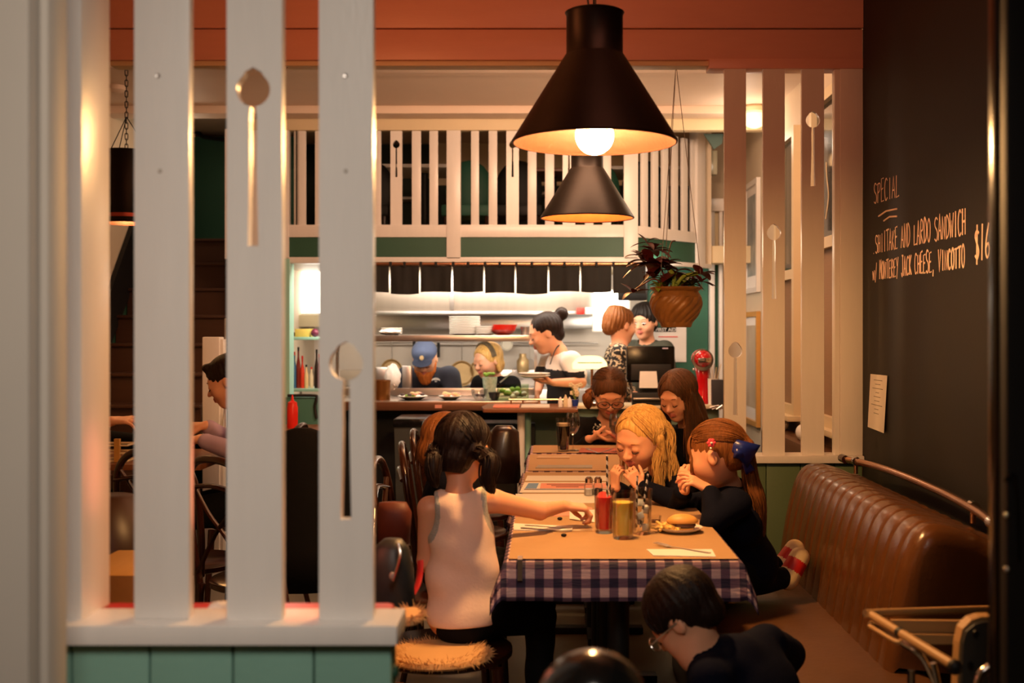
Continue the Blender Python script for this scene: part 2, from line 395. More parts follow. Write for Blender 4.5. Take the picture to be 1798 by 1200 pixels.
# ------------------------------------------------ chalk lettering on the right wall
FONT = {
'S':[[(3.4,5.4),(1.6,6),(.5,5),(1,3.6),(2.8,2.6),(3.4,1.2),(2,0),(.4,.6)]],'P':[[(.6,0),(.8,6)],[(.3,5.8),(2.8,6),(3.4,4.8),(2.6,3.4),(.8,3)]],
'E':[[(3.2,6),(.7,5.8),(.6,0),(3.4,.2)],[(.7,3.1),(2.7,3.3)]],'C':[[(3.3,5.3),(2,6),(.7,4.6),(.5,2),(1.6,.1),(3.4,.7)]],'I':[[(2,6),(2,0)]],
'A':[[(.2,0),(1.8,6),(3.5,0)],[(.9,2.2),(2.9,2.2)]],'L':[[(.9,6),(.7,0),(3.6,.3)]],'H':[[(.6,6),(.6,0)],[(3.2,6),(3.2,0)],[(.6,3),(3.2,3.2)]],
'T':[[(.1,5.8),(3.8,6)],[(2,6),(1.9,0)]],'K':[[(.7,6),(.7,0)],[(3.3,6),(.8,2.8),(3.5,0)]],'N':[[(.5,0),(.6,6),(3.1,.2),(3.3,6)]],
'D':[[(.7,0),(.7,6),(2.6,5.4),(3.5,3.4),(2.8,1),(.6,0)]],'R':[[(.6,0),(.7,6),(3,5.6),(3,3.8),(.8,3),(3.4,0)]],'O':[[(2,6),(.6,4.6),(.5,1.8),(1.9,0),(3.3,1.6),(3.3,4.6),(2,6)]],
'W':[[(.1,6),(1,0),(1.9,4),(2.8,0),(3.8,6)]],'M':[[(.3,0),(.7,6),(1.9,2),(3.1,6),(3.6,0)]],'Y':[[(.4,6),(1.9,3.2)],[(3.5,6),(1.2,-.6)]],
'J':[[(1.4,6),(3.4,6)],[(2.6,6),(2.5,1),(1.5,0),(.5,.9)]],'V':[[(.3,6),(1.7,0),(3.5,6)]],',':[[(1.8,.6),(1.4,-1.4)]],'.':[[(1.6,.2),(1.9,.0)]],"/":[[(3.3,6.2),(.8,-1)]],
'w':[[(.2,3),(.9,0),(1.7,2.4),(2.6,0),(3.4,3.2)]],'$':[[(3.4,5),(1.6,5.6),(.6,4.4),(3.2,1.8),(2.2,.4),(.4,1)],[(2.1,6.8),(1.8,-.8)]],
'1':[[(2.2,6.2),(1.8,-.2)]],'6':[[(3,6.4),(1.2,3.4),(.8,1.2),(2,0),(3.3,1.2),(2.6,2.8),(1,2)]]}
XW = 1.304
def onwall(px, py, off=.0012):
    Y = (XW-off)*FP/(px-VX); return Vector((XW-off, Y, EYE-(py-VY)*Y/FP))
def chalk_line(text, px0, px1, py0, py1, h0, h1, label, r=.0038):
    a = onwall(px0, py0); b = onwall(px1, py1)
    sa = a.y/FP; sb = b.y/FP; n = len(text)
    mb = MB(); rnd = random.Random(len(text))
    for i, ch in enumerate(text):
        if ch == ' ': continue
        t = i/n; base = a.lerp(b, t); hh = (h0*sa)*(1-t)+(h1*sb)*t
        adv = (b-a).length/n; dy = (b-a).normalized()
        sc = hh/6*rnd.uniform(.9,1.1); sx = adv/4.0*.98
        for st in FONT[ch]:
            pts = [base + dy*(u*sx) + Vector((0,0,1))*(v*sc) + Vector((0,0,rnd.uniform(-.1,.1)*sc)) for u, v in st]
            pts = smoothpath(pts, 4) if len(pts) > 2 and ch in 'SCODPRJ6$' else pts
            mb.tube(pts, r*rnd.uniform(.75,1.15), 5)
    mb.v = [(XW-.0006+(v[0]-XW+.0012)*.3, v[1], v[2]) for v in mb.v]
    o = mb.build('chalk_writing', chalk, None, smooth=False); tag(o, label, 'writing', 'chalk writing on the blackboard wall'); return o
chalk_line('SPECIAL', 1534, 1579, 358, 345, 36, 40, 'small chalk heading SPECIAL at the top of the blackboard writing', r=.0028)
mb = MB(); mb.tube([onwall(1543,380),onwall(1556,371),onwall(1575,367)], .0035, 5); mb.tube([onwall(1552,388),onwall(1562,381),onwall(1575,380)], .0035, 5)
tag(mb.build('chalk_underline', chalk), 'double chalk underline below the heading SPECIAL', 'writing', 'chalk writing on the blackboard wall')
chalk_line('.SHIITAKE AND LARDO SANDWICH', 1532, 1696, 446, 412, 33, 46, 'upper chalk line reading SHIITAKE AND LARDO SANDWICH')
chalk_line('w/ MONTEREY JACK CHEESE, VINCOTTO', 1532, 1694, 492, 470, 30, 40, 'lower chalk line reading w/ MONTEREY JACK CHEESE, VINCOTTO')
chalk_line('$16', 1711, 1738, 458, 452, 58, 62, 'large chalk price $16 right of the sandwich lines', r=.0042)
# pinned notice
nt_ = MB(); c4 = [onwall(1529,657,.004), onwall(1558,660,.004), onwall(1552,761,.010), onwall(1524,750,.006)]
nt_.prism([(0,0),(1,0),(1,1),(0,1)], lambda u,v,s: (c4[3].lerp(c4[2],u)).lerp(c4[0].lerp(c4[1],u), v)+Vector((-.0012*s,0,0)))
pn = thing('pinned_notice', 'white printed notice sheet pinned to the blackboard wall', 'notice', (1.30,4.4,.95))
nt_.build('sheet', paper, pn)
pr = MB()
for k in range(9):
    v = .90-.075*k; ln = [.5,.3,.62,.2,.4,.3,.66,.25,.3][k]; 
    a = c4[3].lerp(c4[2],.5-ln/2).lerp(c4[0].lerp(c4[1],.5-ln/2), v); b = c4[3].lerp(c4[2],.5+ln/2).lerp(c4[0].lerp(c4[1],.5+ln/2), v)
    off = Vector((-.0022,0,0)); pr.tube([a+off, b+off], .0012, 4)
pr.build('printed_lines', mat('grey_print',(120,115,110),.8), pn)
# ------------------------------------------------ right rear wall: windows, cord, pictures (mid room)
XR = 1.449
def rear_y(px): return XR*FP/(px-VX)
def wframe(n, px_a, px_b, z0, z1, zm, label):
    ya, yb = rear_y(px_b), rear_y(px_a)
    t = thing('window_%d' % n, label, 'window', (XR,(ya+yb)/2,0)); t['kind'] = 'structure'
    f = MB(); w = .055
    for a, b in (((ya,z0),(ya+w,z1)),((yb-w,z0),(yb,z1)),((ya+w,z1-w),(yb-w,z1)),((ya+w,z0),(yb-w,z0+w)),((ya+w,zm-.025),(yb-w,zm+.03))):
        f.box((XR-.06,a[0],a[1]),(XR,b[0],b[1]))
    f.build('window_frame', cream_paint, t, smooth=False)
    MB().box((XR-.028,ya+w,z0+w),(XR-.022,yb-w,zm-.025)).build('lower_pane', blind_m, t, smooth=False)
    MB().box((XR-.03,ya+w,zm+.03),(XR-.024,yb-w,z1-w)).build('upper_pane', window_glass, t, smooth=False)
    MB().box((XR-.10,ya-.03,z0-.03),(XR,yb+.03,z0)).build('window_sill', cream_paint, t, bevel=.004)
wframe(1, 1440, 1512, .86, 2.55, 1.78, 'near sash window seen through the right slats')
wframe(2, 1376, 1412, .86, 2.5, 1.66, 'second sash window seen through the middle gap of the right slats')
cd = MB(); cd.tube(smoothpath([P(1451,285,5.6),P(1452,310,5.6),P(1455,345,5.6),P(1450,385,5.62)],6), .004, 6)
tag(cd.build('blind_cord', cream_paint), 'thin blind cord hanging in front of the near sash window', 'cord')
def wall_picture(px_a, px_b, py_t, py_b, label, fm, im, tilt=0.0):
    ya, yb = rear_y(px_b), rear_y(px_a); z1 = Z(py_t,(ya+yb)/2); z0 = Z(py_b,(ya+yb)/2)
    t = thing('framed_picture', label, 'picture', (XR,ya,z0)); w = .035
    f = MB(); o = -.03
    for a, b in (((ya,z0),(ya+w,z1)),((yb-w,z0),(yb,z1)),((ya+w,z1-w),(yb-w,z1)),((ya+w,z0),(yb-w,z0+w))): f.box((XR+o,a[0],a[1]),(XR-.002,b[0],b[1]))
    f.build('picture_frame', fm, t, smooth=False)
    MB().box((XR-.012,ya+w,z0+w),(XR-.004,yb-w,z1-w)).build('picture_mount', paper, t, smooth=False)
    mw = .06; MB().box((XR-.014,ya+w+mw,z0+w+mw*1.4),(XR-.012,yb-w-mw,z1-w-mw)).build('picture_print', im, t, smooth=False)
grey_print = mat('grey_blue_print', (70,92,108), .5, rgb2=(190,190,180), vscale=9)
wall_picture(1312, 1336, 320, 515, 'white framed grey blue print on the right wall between the first two slats', white_paint, grey_print)
wall_picture(1310, 1336, 548, 745, 'wood framed faded picture leaning below the blue print on the right wall', tan_wood, mat('faded_print',(150,132,108),.4,rgb2=(196,186,168),vscale=5))
wg = thing('ceiling_light', 'round white glass ceiling light in the right rear corner', 'lamp', (X(1325,7.2),7.2,2.6))
MB().lathe([(.07,2.76),(.085,2.745),(.085,2.72),(.07,2.71)], c=(X(1325,7.2),7.2,0)).build('light_rim', cream_paint, wg)
MB().lathe([(.068,2.715),(.07,2.68),(.055,2.635),(.02,2.62),(.0005,2.618)], c=(X(1325,7.2),7.2,0)).build('light_glass', lamp_glass, wg)
# rear banquette behind the right partition
rb = thing('rear_banquette', 'brown leather banquette beneath the sash windows behind the right slats', 'bench', (1.2,6.0,0))
MB().box((.98,5.0,0),(1.40,6.93,.40)).build('bench_base', dark_wood, rb, bevel=.01)
MB().box((.96,5.0,.40),(1.40,6.93,.50)).build('seat', leather_seat, rb, bevel=.03)
MB().box((1.30,5.0,.50),(1.44,6.93,.76)).build('backrest', leather_seat, rb, bevel=.03)
for k,(px,py) in enumerate(((1328,745),(1395,775))):
    Yc = 6.72 if k==0 else 6.0
    o = MB().ball(Vector((1.37,Yc,.80)), (.05,.16,.05), 14, 10).build('bolster', paper)
    tag(o, ['rolled white cloth on the banquette back behind the first slat gap','rolled white cloth on the banquette back behind the second slat gap'][k], 'cloth', 'white rolls on the rear banquette')
# ================================================================== balcony and kitchen
YK = 7.4
bp = thing('mezzanine_balustrade', 'white slatted balustrade with spoon cut-outs above the open kitchen', 'balustrade', (-.3,YK,2.0))
zt, zr0, zr1 = Z(230,YK), Z(397,YK), Z(417,YK)
MB().box((-2.0,YK-.03,zt),(1.45,YK+.06,2.76)).build('top_beam', cream_paint, bp, bevel=.004)
MB().box((X(500,YK),YK-.012,zr1),(X(1120,YK),YK+.05,zr0)).build('bottom_rail', white_paint, bp, bevel=.004)
MB().box((X(500,YK),YK-.004,Z(399,YK)),(X(1120,YK),YK+.04,Z(395,YK))).build('rail_cap', white_paint, bp, bevel=.001)
slx = [(524,537),(553,567),(581,600),(624,640),(655,669),(685.5,706),(723,739),(754,769),(784.5,809),(827,841),(858,873),(889,911),(926.5,942),(957,973),(988,1010),(1027,1042),(1058,1073),(1095,1120)]
for i, (a, b) in enumerate(slx):
    sp = [(0, Z(246,YK), 65*YK/FP)] if (b-a) > 18.5 and b < 1090 and a > 600 and i != 8 else []
    if b-a > 22: continue
    slat(bp, X(a,YK), X(b,YK), YK, YK+.022, zr0-.002, zt+.01, white_paint, sp)
for a, b in ((784.5,809),(1095,1120)):
    MB().box((X(a,YK),YK-.02,Z(455,YK)),(X(b,YK),YK+.05,zt+.01)).build('post', white_paint, bp, bevel=.003)
MB().box((X(396,YK),YK-.02,Z(455,YK)),(X(508,YK),YK+.05,zt+.01)).build('end_post', white_paint, bp, bevel=.003)
for x in (516,):
    for dx in (0,6): MB().box((X(x+dx,YK),YK+.0,zr0),(X(x+dx+3,YK),YK+.03,zt)).build('slat', grey_cream, bp, bevel=.001)
MB().box((X(500,YK),YK,Z(455,YK)),(X(785,YK),YK+.03,zr1)).build('green_panel', dark_green, bp, smooth=False)
MB().box((X(809,YK),YK,Z(455,YK)),(X(1096,YK),YK+.03,zr1)).build('green_panel', dark_green, bp, smooth=False)
MB().box((X(500,YK),YK-.02,Z(463,YK)),(X(1125,YK),YK+.06,Z(452,YK))).build('lower_trim', white_paint, bp, bevel=.003)
# angled return on the right: runs away from the camera
A = Vector((X(1120,YK),YK,0)); B = Vector((X(1232,7.95),7.95,0)); dv = (B-A); Ld = dv.length; dn = dv.normalized()
ang = math.atan2(dv.y, dv.x); MR = Matrix.Translation(A) @ Matrix.Rotation(ang,4,'Z')
def rbox(u0,u1,z0,z1,t0=-.012,t1=.03): return MB().box((u0,t0,z0),(u1,t1,z1), MR)
rbox(0,Ld,zr1,zr0).build('bottom_rail', white_paint, bp, bevel=.003)
rbox(0,Ld,Z(455,YK),zr1,0,.02).build('green_panel', dark_green, bp, smooth=False)
rbox(0,Ld+.1,Z(463,YK),Z(455,YK),-.02,.04).build('lower_trim', white_paint, bp, bevel=.003)
for k in range(6):
    u = .03+k*(Ld-.03)/6.2+.02; rbox(u,u+.062,zr0,zt+.02,0,.02).build('slat', white_paint, bp, bevel=.002)
rbox(Ld-.08,Ld+.02,1.80,2.76,-.02,.05).build('end_post', white_paint, bp, bevel=.003)
# mezzanine floor and back walls
mb=MB(); mb.prism([(-2.0,7.46),(.58,7.46),(1.06,8.02),(1.44,8.02),(1.44,10.3),(-2.0,10.3)],lambda u,v,s:Vector((u,v,zr1-.01 if s else Z(452,YK)))); struct(mb.build('floor_mezzanine',cream_paint,None,False))
wallbox('wall_mezzanine_back', (-2.8,9.55,1.95), (1.44,9.6,2.9), mat('mezzanine_dark_wall',(44,56,48),.7))
wallbox('trim_mezzanine', (-.95,9.50,2.55), (1.3,9.55,2.9), cream_paint)
# upstairs furniture seen between the balusters: tables and chairs in the dark
for k,(x,y,lab) in enumerate(((-.9,8.4,'small upstairs table behind the left balusters'),(.05,8.6,'small upstairs table behind the middle balusters'),(.72,8.5,'small upstairs table behind the angled balusters'))):
    t = thing('small_table', lab, 'table', (x,y,2.0), 'tables on the mezzanine')
    MB().box((x-.3,y-.3,2.50),(x+.3,y+.3,2.525)).build('tabletop', paper if k!=1 else table_wood, t, bevel=.004)
    MB().lathe([(.16,1.96),(.16,1.98),(.025,2.0),(.025,2.5)], c=(x,y,0)).build('pedestal', black_matte, t)
for k,x in enumerate((-1.25,-.55,-.2,.35,.70)):
    t = thing('upholstered_chair', ['dark padded chair upstairs at the far left balusters','dark padded chair upstairs left of the second spoon slat','dark padded chair upstairs behind the middle post','dark padded chair upstairs above the small lamp','dark padded chair upstairs behind the angled rail'][k], 'chair', (x,8.0,1.96), 'padded chairs on the mezzanine')
    m = wall_green if k%2 else black_matte
    MB().ball((x,8.1,2.33),(.17,.045,.22),16,10).build('backrest', m, t)
    MB().box((x-.17,7.75,2.12),(x+.17,8.1,2.2)).build('seat', m, t, bevel=.02)
    for sx in (-.14,.14):
        for y in (7.78,8.06): MB().tube([(x+sx,y,1.96),(x+sx,y,2.14)],.014,8).build('leg', dark_wood, t)
for k,(x,z) in enumerate(((-1.15,2.41),(-.30,2.44),(-.05,2.45))):
    o = MB().box((x-.16,9.3,z),(x+.16,9.5,z+.02)).build('wall_shelf', white_paint, None, bevel=.003); tag(o, ['short white shelf upstairs at the left','short white shelf upstairs before the middle','short white shelf upstairs at the middle'][k],'shelf','shelves upstairs')
for k,(x,z) in enumerate(((.74,2.40),(.9,2.48),(1.0,2.40))):
    t = thing('bottle', ['glinting bottle upstairs behind the angled balusters, left','glinting bottle upstairs behind the angled balusters, tallest','glinting bottle upstairs behind the angled balusters, right'][k],'bottle',(x*.8,8.5,2.525),'bottles upstairs')
    MB().lathe([(.03,2.525),(.03,2.62),(.012,2.66),(.012,2.70)], c=(x*.72+.12,8.5,0), n=12).build('bottle_body', glass, t)
# right rear: cream pilaster, green wall with notice, white door casing
wallbox('wall_station', (X(1134,8.3),8.3,0), (X(1243,8.3),8.36,1.80), wall_green)
wallbox('trim_station_top', (X(1134,8.3),8.27,Z(465,8.3)), (X(1248,8.3),8.36,Z(457,8.3)), white_paint)
wallbox('trim_station_side', (X(1131,8.3),8.27,0), (X(1135,8.3),8.36,1.82), cream_paint)
wallbox('wall_pilaster', (X(1228,8.0),8.0,1.80), (X(1249,8.0),8.1,2.76), cream_wall)
wallbox('wall_station_right', (X(1240,8.4),8.4,0), (1.449,8.5,2.76), cream_wall)
dr = thing('door_1', 'white framed inner door beside the green wall, left of the slatted partition', 'door', (X(1255,8.3),8.3,0)); dr['kind']='structure'
MB().box((X(1246,8.25),8.22,0),(X(1254,8.25),8.4,Z(360,8.25))).build('door_post', white_paint, dr, bevel=.003)
MB().box((X(1262,8.25),8.22,0),(X(1268,8.25),8.4,Z(360,8.25))).build('door_post', white_paint, dr, bevel=.003)
MB().box((X(1244,8.25),8.20,Z(372,8.25)),(X(1290,8.25),8.4,Z(350,8.25))).build('door_head', white_paint, dr, bevel=.004)
MB().box((X(1254,8.25),8.26,Z(450,8.25)),(X(1262,8.25),8.3,Z(372,8.25))).build('door_panel', cream_paint, dr, bevel=.003)
MB().box((X(1254,8.25),8.28,0),(X(1262,8.25),8.3,Z(450,8.25))).build('door_leaf', wall_green, dr, bevel=.003)
tp = tag(MB().box((X(1246,8.0),8.05,Z(305,8.0)),(X(1262,8.0),8.12,Z(262,8.0))).build('glass_wall_lamp', mat('pale_glass_lamp',(170,170,150),.2),None,bevel=.01), 'small pale lantern box on the rear pilaster', 'lamp')
o = MB(); o.prism([(X(1236,7.6),Z(235,7.6)),(X(1270,7.6),Z(235,7.6)),(X(1268,7.6),Z(252,7.6)),(X(1254,7.6),Z(262,7.6))], lambda u,v,s: Vector((u,7.6+.03*s,v)))
tag(o.build('loudspeaker', mat('speaker_teal',(60,86,80),.5), None, False), 'teal triangular corner box under the rear beam', 'box')
# FIRST AID notice
fa = thing('first_aid_notice', 'white FIRST AID notice with a green square on the green wall', 'notice', (X(1175,8.29),8.29,1.2))
MB().box((X(1145,8.29),8.288,Z(636,8.29)),(X(1205,8.29),8.30,Z(560,8.29))).build('sheet', paper, fa, smooth=False)
MB().box((X(1150,8.28),8.284,Z(583,8.28)),(X(1187,8.28),8.288,Z(565,8.28))).build('green_square', dark_green, fa, smooth=False)
def text(s, loc, size, m, parent, rot=(PI/2,0,0), name='lettering', ext=.001):
    c = bpy.data.curves.new(name, 'FONT'); c.body = s; c.size = size; c.extrude = ext; c.align_x = 'CENTER'; c.offset = size*.02
    o = bpy.data.objects.new(name+'_t', c); COL.objects.link(o)
    dg = bpy.context.evaluated_depsgraph_get(); me = bpy.data.meshes.new_from_object(o.evaluated_get(dg)); bpy.data.objects.remove(o)
    me.materials.clear(); me.materials.append(m); q = link_mesh(name, me, parent); q.location = Vector(loc)-org(parent); q.rotation_euler = rot; return q
MB().box((X(1151,8.28),8.284,Z(583,8.28)),(X(1187,8.28),8.288,Z(575,8.28))).build('black_band', black_matte, fa, smooth=False)
text('FIRST AID', (X(1169,8.28),8.282,Z(582,8.28)), .034, paper, fa)
MB().box((X(1156,8.28),8.284,Z(592.5,8.28)),(X(1190,8.28),8.288,Z(591,8.28))).build('red_line', red_plastic, fa, smooth=False)
# ------------------------------------------------ kitchen shell
wallbox('wall_kitchen_back', (-2.0,9.8,0), (1.0,9.86,1.95), tile_white)
wallbox('wall_kitchen_front', (-1.99,YK-.02,0), (X(498,YK)-.03,YK+.08,1.80), cream_wall)
wallbox('wall_kitchen_right', (.95,8.36,0), (1.0,9.8,1.95), tile_white)
wallbox('trim_kitchen_jamb', (X(498,YK)-.03,YK-.03,0), (X(510,YK),YK+.10,Z(455,YK)), mint)
# kitchen hood
hd = thing('extractor_hood', 'long brushed steel extractor hood above the kitchen range', 'hood', (-.3,9.3,1.4))
def kx(px,Y=9.0): return X(px,Y)
MB().box((kx(640),9.0,Z(549,9.0)),(kx(1045),9.6,1.86)).build('hood_body', mat('hood_steel',(172,160,148),.38,.9,var=.12,vscale=3,stretch=(6,1,.2)), hd, bevel=.006)
MB().box((kx(636),8.97,Z(553,9.0)),(kx(1048),9.62,Z(547,9.0))).build('hood_lip', steel, hd, bevel=.004)
MB().box((kx(640),9.55,Z(578,9.0)),(kx(1045),9.6,Z(553,9.0))).build('hood_back', steel, hd, bevel=.004)
lk = MB().box((kx(790),8.985,Z(545,9)),(kx(797),9.0,1.86)).build('hood_seam', steel, hd, bevel=.001)
hp = tag(MB().box((kx(1012),8.9,Z(552,8.9)),(kx(1025),8.95,Z(541,8.9))).build('red_box', red_plastic,None,bevel=.003), 'small red carton on the edge of the hood','box')
tag(MB().box((kx(1027),8.9,Z(552,8.9)),(kx(1040),8.95,Z(540,8.9))).build('white_box', paper,None,bevel=.003), 'small white carton beside the red one on the hood','box')
# bright panels (order screens / lit windows)
for k,(a,b,t,d,Y,lab) in enumerate(((522,572,475,550,9.3,'bright lit window at the left end of the kitchen'),(1043,1103,512,580,8.9,'bright lit window at the right end of the kitchen'))):
    w = thing('window_%d' % (k+3), lab, 'window', (X(a,Y),Y,1.4)); w['kind']='structure'
    MB().box((X(a,Y),Y,Z(d,Y)),(X(b,Y),Y+.02,Z(t,Y))).build('lit_pane', light_panel, w, smooth=False)
    f = MB(); e=.012
    f.box((X(a,Y)-e,Y-.01,Z(d,Y)-e),(X(a,Y),Y+.03,Z(t,Y)+e)); f.box((X(b,Y),Y-.01,Z(d,Y)-e),(X(b,Y)+e,Y+.03,Z(t,Y)+e))
    f.box((X(a,Y),Y-.01,Z(d,Y)-e),(X(b,Y),Y+.03,Z(d,Y)-.0005)); f.box((X(a,Y),Y-.01,Z(t,Y)),(X(b,Y),Y+.03,Z(t,Y)+e)); f.build('window_frame', tile_white, w, smooth=False)
tag(MB().box((X(524,9.2),9.2,Z(574,9.2)),(X(572,9.2),9.6,Z(553,9.2))).build('ventilation_box', mat('beige_metal',(190,180,150),.4),None,bevel=.005),'beige metal box below the bright left window','box')
# cooking range along the back wall
rg = thing('cooking_range', 'stainless cooking range along the kitchen back wall', 'stove', (-.3,9.5,0))
MB().box((-1.98,9.2,0),(kx(1040,9.3),9.78,.86)).build('range_body', steel, rg, bevel=.008)
MB().box((-1.98,9.74,.86),(kx(1040,9.3),9.79,1.0)).build('splashback', steel, rg, bevel=.004)
# rail with hanging pans
rl = tag(MB().tube([(kx(640,9.7),9.70,Z(603,9.7)),(kx(1050,9.7),9.70,Z(603,9.7))],.008,8).build('pan_rail', steel),'thin steel rail on the kitchen back wall','rail')
def pan(px, py, r, handle_top, m, label, Y=9.66):
    c = P(px,py,Y); t = thing('frying_pan', label, 'pan', c, 'pans hanging on the kitchen wall')
    RX = Matrix.Rotation(PI/2,3,'X')
    MB().lathe([(.001,0),(r*.82,0),(r,.03),(r+.004,.03),(r*.84,-.006),(.001,-.006)], c=c, n=28, M=RX).build('pan_body', m, t)
    MB().tube([c+Vector((0,0,r)), P(px-.5,handle_top,Y)], .009, 8, flat=.5).build('pan_handle', steel, t)
alu = mat('worn_aluminium',(196,168,122),.42,.6,var=.25,vscale=12)
pan(811,656,.105,602,alu,'large worn frying pan hanging right of the bearded cook')
pan(688,650,.09,600,alu,'frying pan hanging left of the bearded cook')
pan(842,650,.08,604,alu,'frying pan half hidden behind the blond cook')
pan(890,605,.05,596,mat('pale_enamel',(225,220,205),.4),'small pale pan hanging right of the blond cook', 9.64)
for k,(px,a,b) in enumerate(((727,600,640),(770,602,628))):
    tag(MB().tube([P(px,a,9.69),P(px,b,9.69)],.012,8).build('knife_steel', black_matte),['black utensil handle hanging left of the blue cap','black utensil handle hanging right of the blue cap'][k],'utensil','black utensils on the kitchen wall')
def sieve(px,py,r,label):
    t = thing('sieve', label,'sieve',P(px,py,9.6),'sieves on the kitchen wall'); c=P(px,py,9.6)
    MB().tube([c+Vector((r*math.cos(a),0,r*math.sin(a))) for a in [2*PI*i/20 for i in range(20)]],.004,6,closed=True).build('rim', steel, t)
    MB().tube([c+Vector((0,0,r)),c+Vector((0,0,r+.13))],.005,6).build('handle', steel, t)
    me = MB()
    for i in range(-3,4):
        h=math.sqrt(max(r*r-(i*r/3.6)**2,0)); me.tube([c+Vector((i*r/3.6,0,-h)),c+Vector((i*r/3.6,.01,h))],.0015,4); me.tube([c+Vector((-h,0,i*r/3.6)),c+Vector((h,.01,i*r/3.6))],.0015,4)
    me.build('wire_mesh', steel, t)
sieve(912,655,.06,'round wire sieve hanging between the cooks')
sieve(930,640,.045,'small wire sieve hanging nearest the waitress')
MB_ = MB().lathe([(.04,0),(.05,.02),(.052,.10),(.03,.13),(.03,.16)], c=P(918,655,9.5)); tag(MB_.build('ladle_pot', alu),'worn metal pot hanging behind the wire sieves','pot')
# ------------------------------------------------ pass: counter and shelf
YP = 7.2
pc = thing('kitchen_pass_counter', 'stainless steel pass counter with a brown edge below the serving shelf', 'counter', (-.6,YP,0))
MB().box((-1.69,YP+.0,Z(709,YP)),(X(945,YP),7.78,Z(705,YP))).build('counter_top', steel, pc, bevel=.003)
MB().box((-1.69,YP-.01,Z(721,YP)),(X(945,YP),YP+.01,Z(706.5,YP))).build('front_edge', mat('bronze_edge',(120,82,60),.35,.6), pc, bevel=.003)
MB().box((X(500,YP),YP+.35,0),(X(940,YP),7.76,Z(712,YP))).build('counter_base', black_matte, pc, smooth=False)
MB().box((X(560,YP),YP+.55,Z(704,YP)),(X(940,YP),YP+.57,Z(690,YP))).build('rear_upstand', steel, pc, bevel=.003)
MB().box((X(764,YP),YP-.014,Z(717,YP)),(X(776,YP),YP-.009,Z(711,YP))).build('badge', mat('pale_red_badge',(220,150,130),.5), pc)
sh = thing('serving_shelf', 'long stainless steel serving shelf over the kitchen pass', 'shelf', (-.5,7.5,1.3))
MB().box((X(578,7.55),7.5,Z(600,7.5)),(X(945,7.5),7.95,Z(589,7.5))).build('shelf_board', steel, sh, bevel=.004)
for px in (590,938,):
    MB().box((X(px,7.85),7.84,Z(705,7.6)),(X(px+5,7.85),7.88,Z(600,7.6))).build('shelf_post', steel, sh)
zsf = Z(589,7.5)
def plate_stack(x, y, z, r, n, label, m=ceramic, name='dinner_plate', grp=None, dz=.011, cat='plate'):
    proto = None
    for k in range(n):
        if proto is None:
            o = MB().lathe([(.001,0),(r*.6,0),(r,.012),(r,.016),(r*.62,.005),(.001,.005)], c=(0,0,0), n=28).build(name, m)
            proto = o
        else: o = proto.copy(); COL.objects.link(o)
        o.location = (x+random.uniform(-.002,.002), y, z+k*dz)
        pos = 'bottom' if k==0 else ('top' if k==n-1 else None)
        tag(o, (pos+' '+label) if pos else 'middle '+label, cat, grp or label)
plate_stack(X(816,7.65),7.66,zsf,.105,11,'plate of the white stack at the centre of the serving shelf')
plate_stack(X(688,7.65),7.66,zsf,.07,4,'plate of the low white stack at the left of the shelf')
plate_stack(X(852,7.7),7.62,zsf,.07,5,'plate of the small white stack left of the red bowls')
def bowl(x,y,z,r,h,m,label,name='bowl',grp=None,t=.006):
    o = MB().lathe([(.001,z),(r*.45,z),(r*.75,z+h*.35),(r,z+h),(r-t,z+h),(r*.7,z+h*.38),(.001,z+t)], c=(x,y,0), n=28).build(name,m); return tag(o,label,'bowl',grp)
for k in range(4): bowl(X(884,7.62)+.004*k,7.6,zsf+k*.012,.085,.035,red_glaze,'%s red bowl of the stack near the waitress on the shelf' % ['lowest','second lowest','third','topmost'][k],grp='red bowls on the serving shelf')
for k in range(3): 
    o=MB().lathe([(.001,0),(.028,0),(.03,.012),(.03,.018),(.001,.018)],n=20).build('tin',steel); o.location=(X(922,7.6),7.6,zsf+k*.019); tag(o,'%s small steel tin at the right end of the shelf'%['bottom','middle','top'][k],'tin','steel tins on the shelf')
# crumpled white towel
def crumple(c, r, m, name, label, cat, seed=1, amp=.25):
    mb = MB(); mb.ball(c, r, 28, 18); rr = random.Random(seed); ph=[rr.uniform(0,6) for _ in range(6)]
    cv = Vector(c); out=[]
    for v in mb.v:
        d = Vector(v)-cv; n = Vector((d.x/r[0], d.y/r[1], d.z/r[2])); s = 1+amp*(math.sin(5*n.x+ph[0])*math.sin(6*n.y+ph[1])+.6*math.sin(11*n.z+9*n.x+ph[2]))*.6
        out.append(tuple(cv+d*s))
    mb.v = out; o = mb.build(name, m, None, smooth='all'); return tag(o,label,cat)
crumple(P(685,583,7.62),(.07,.06,.02),white_cloth,'towel','crumpled white towel on the left of the serving shelf','towel',3)
crumple(P(690,662,7.9)+Vector((0,0,0)),(.055,.05,.09),white_cloth,'kitchen_roll','bunched white cloth standing on the pass left of the bearded cook','cloth',5,.15)
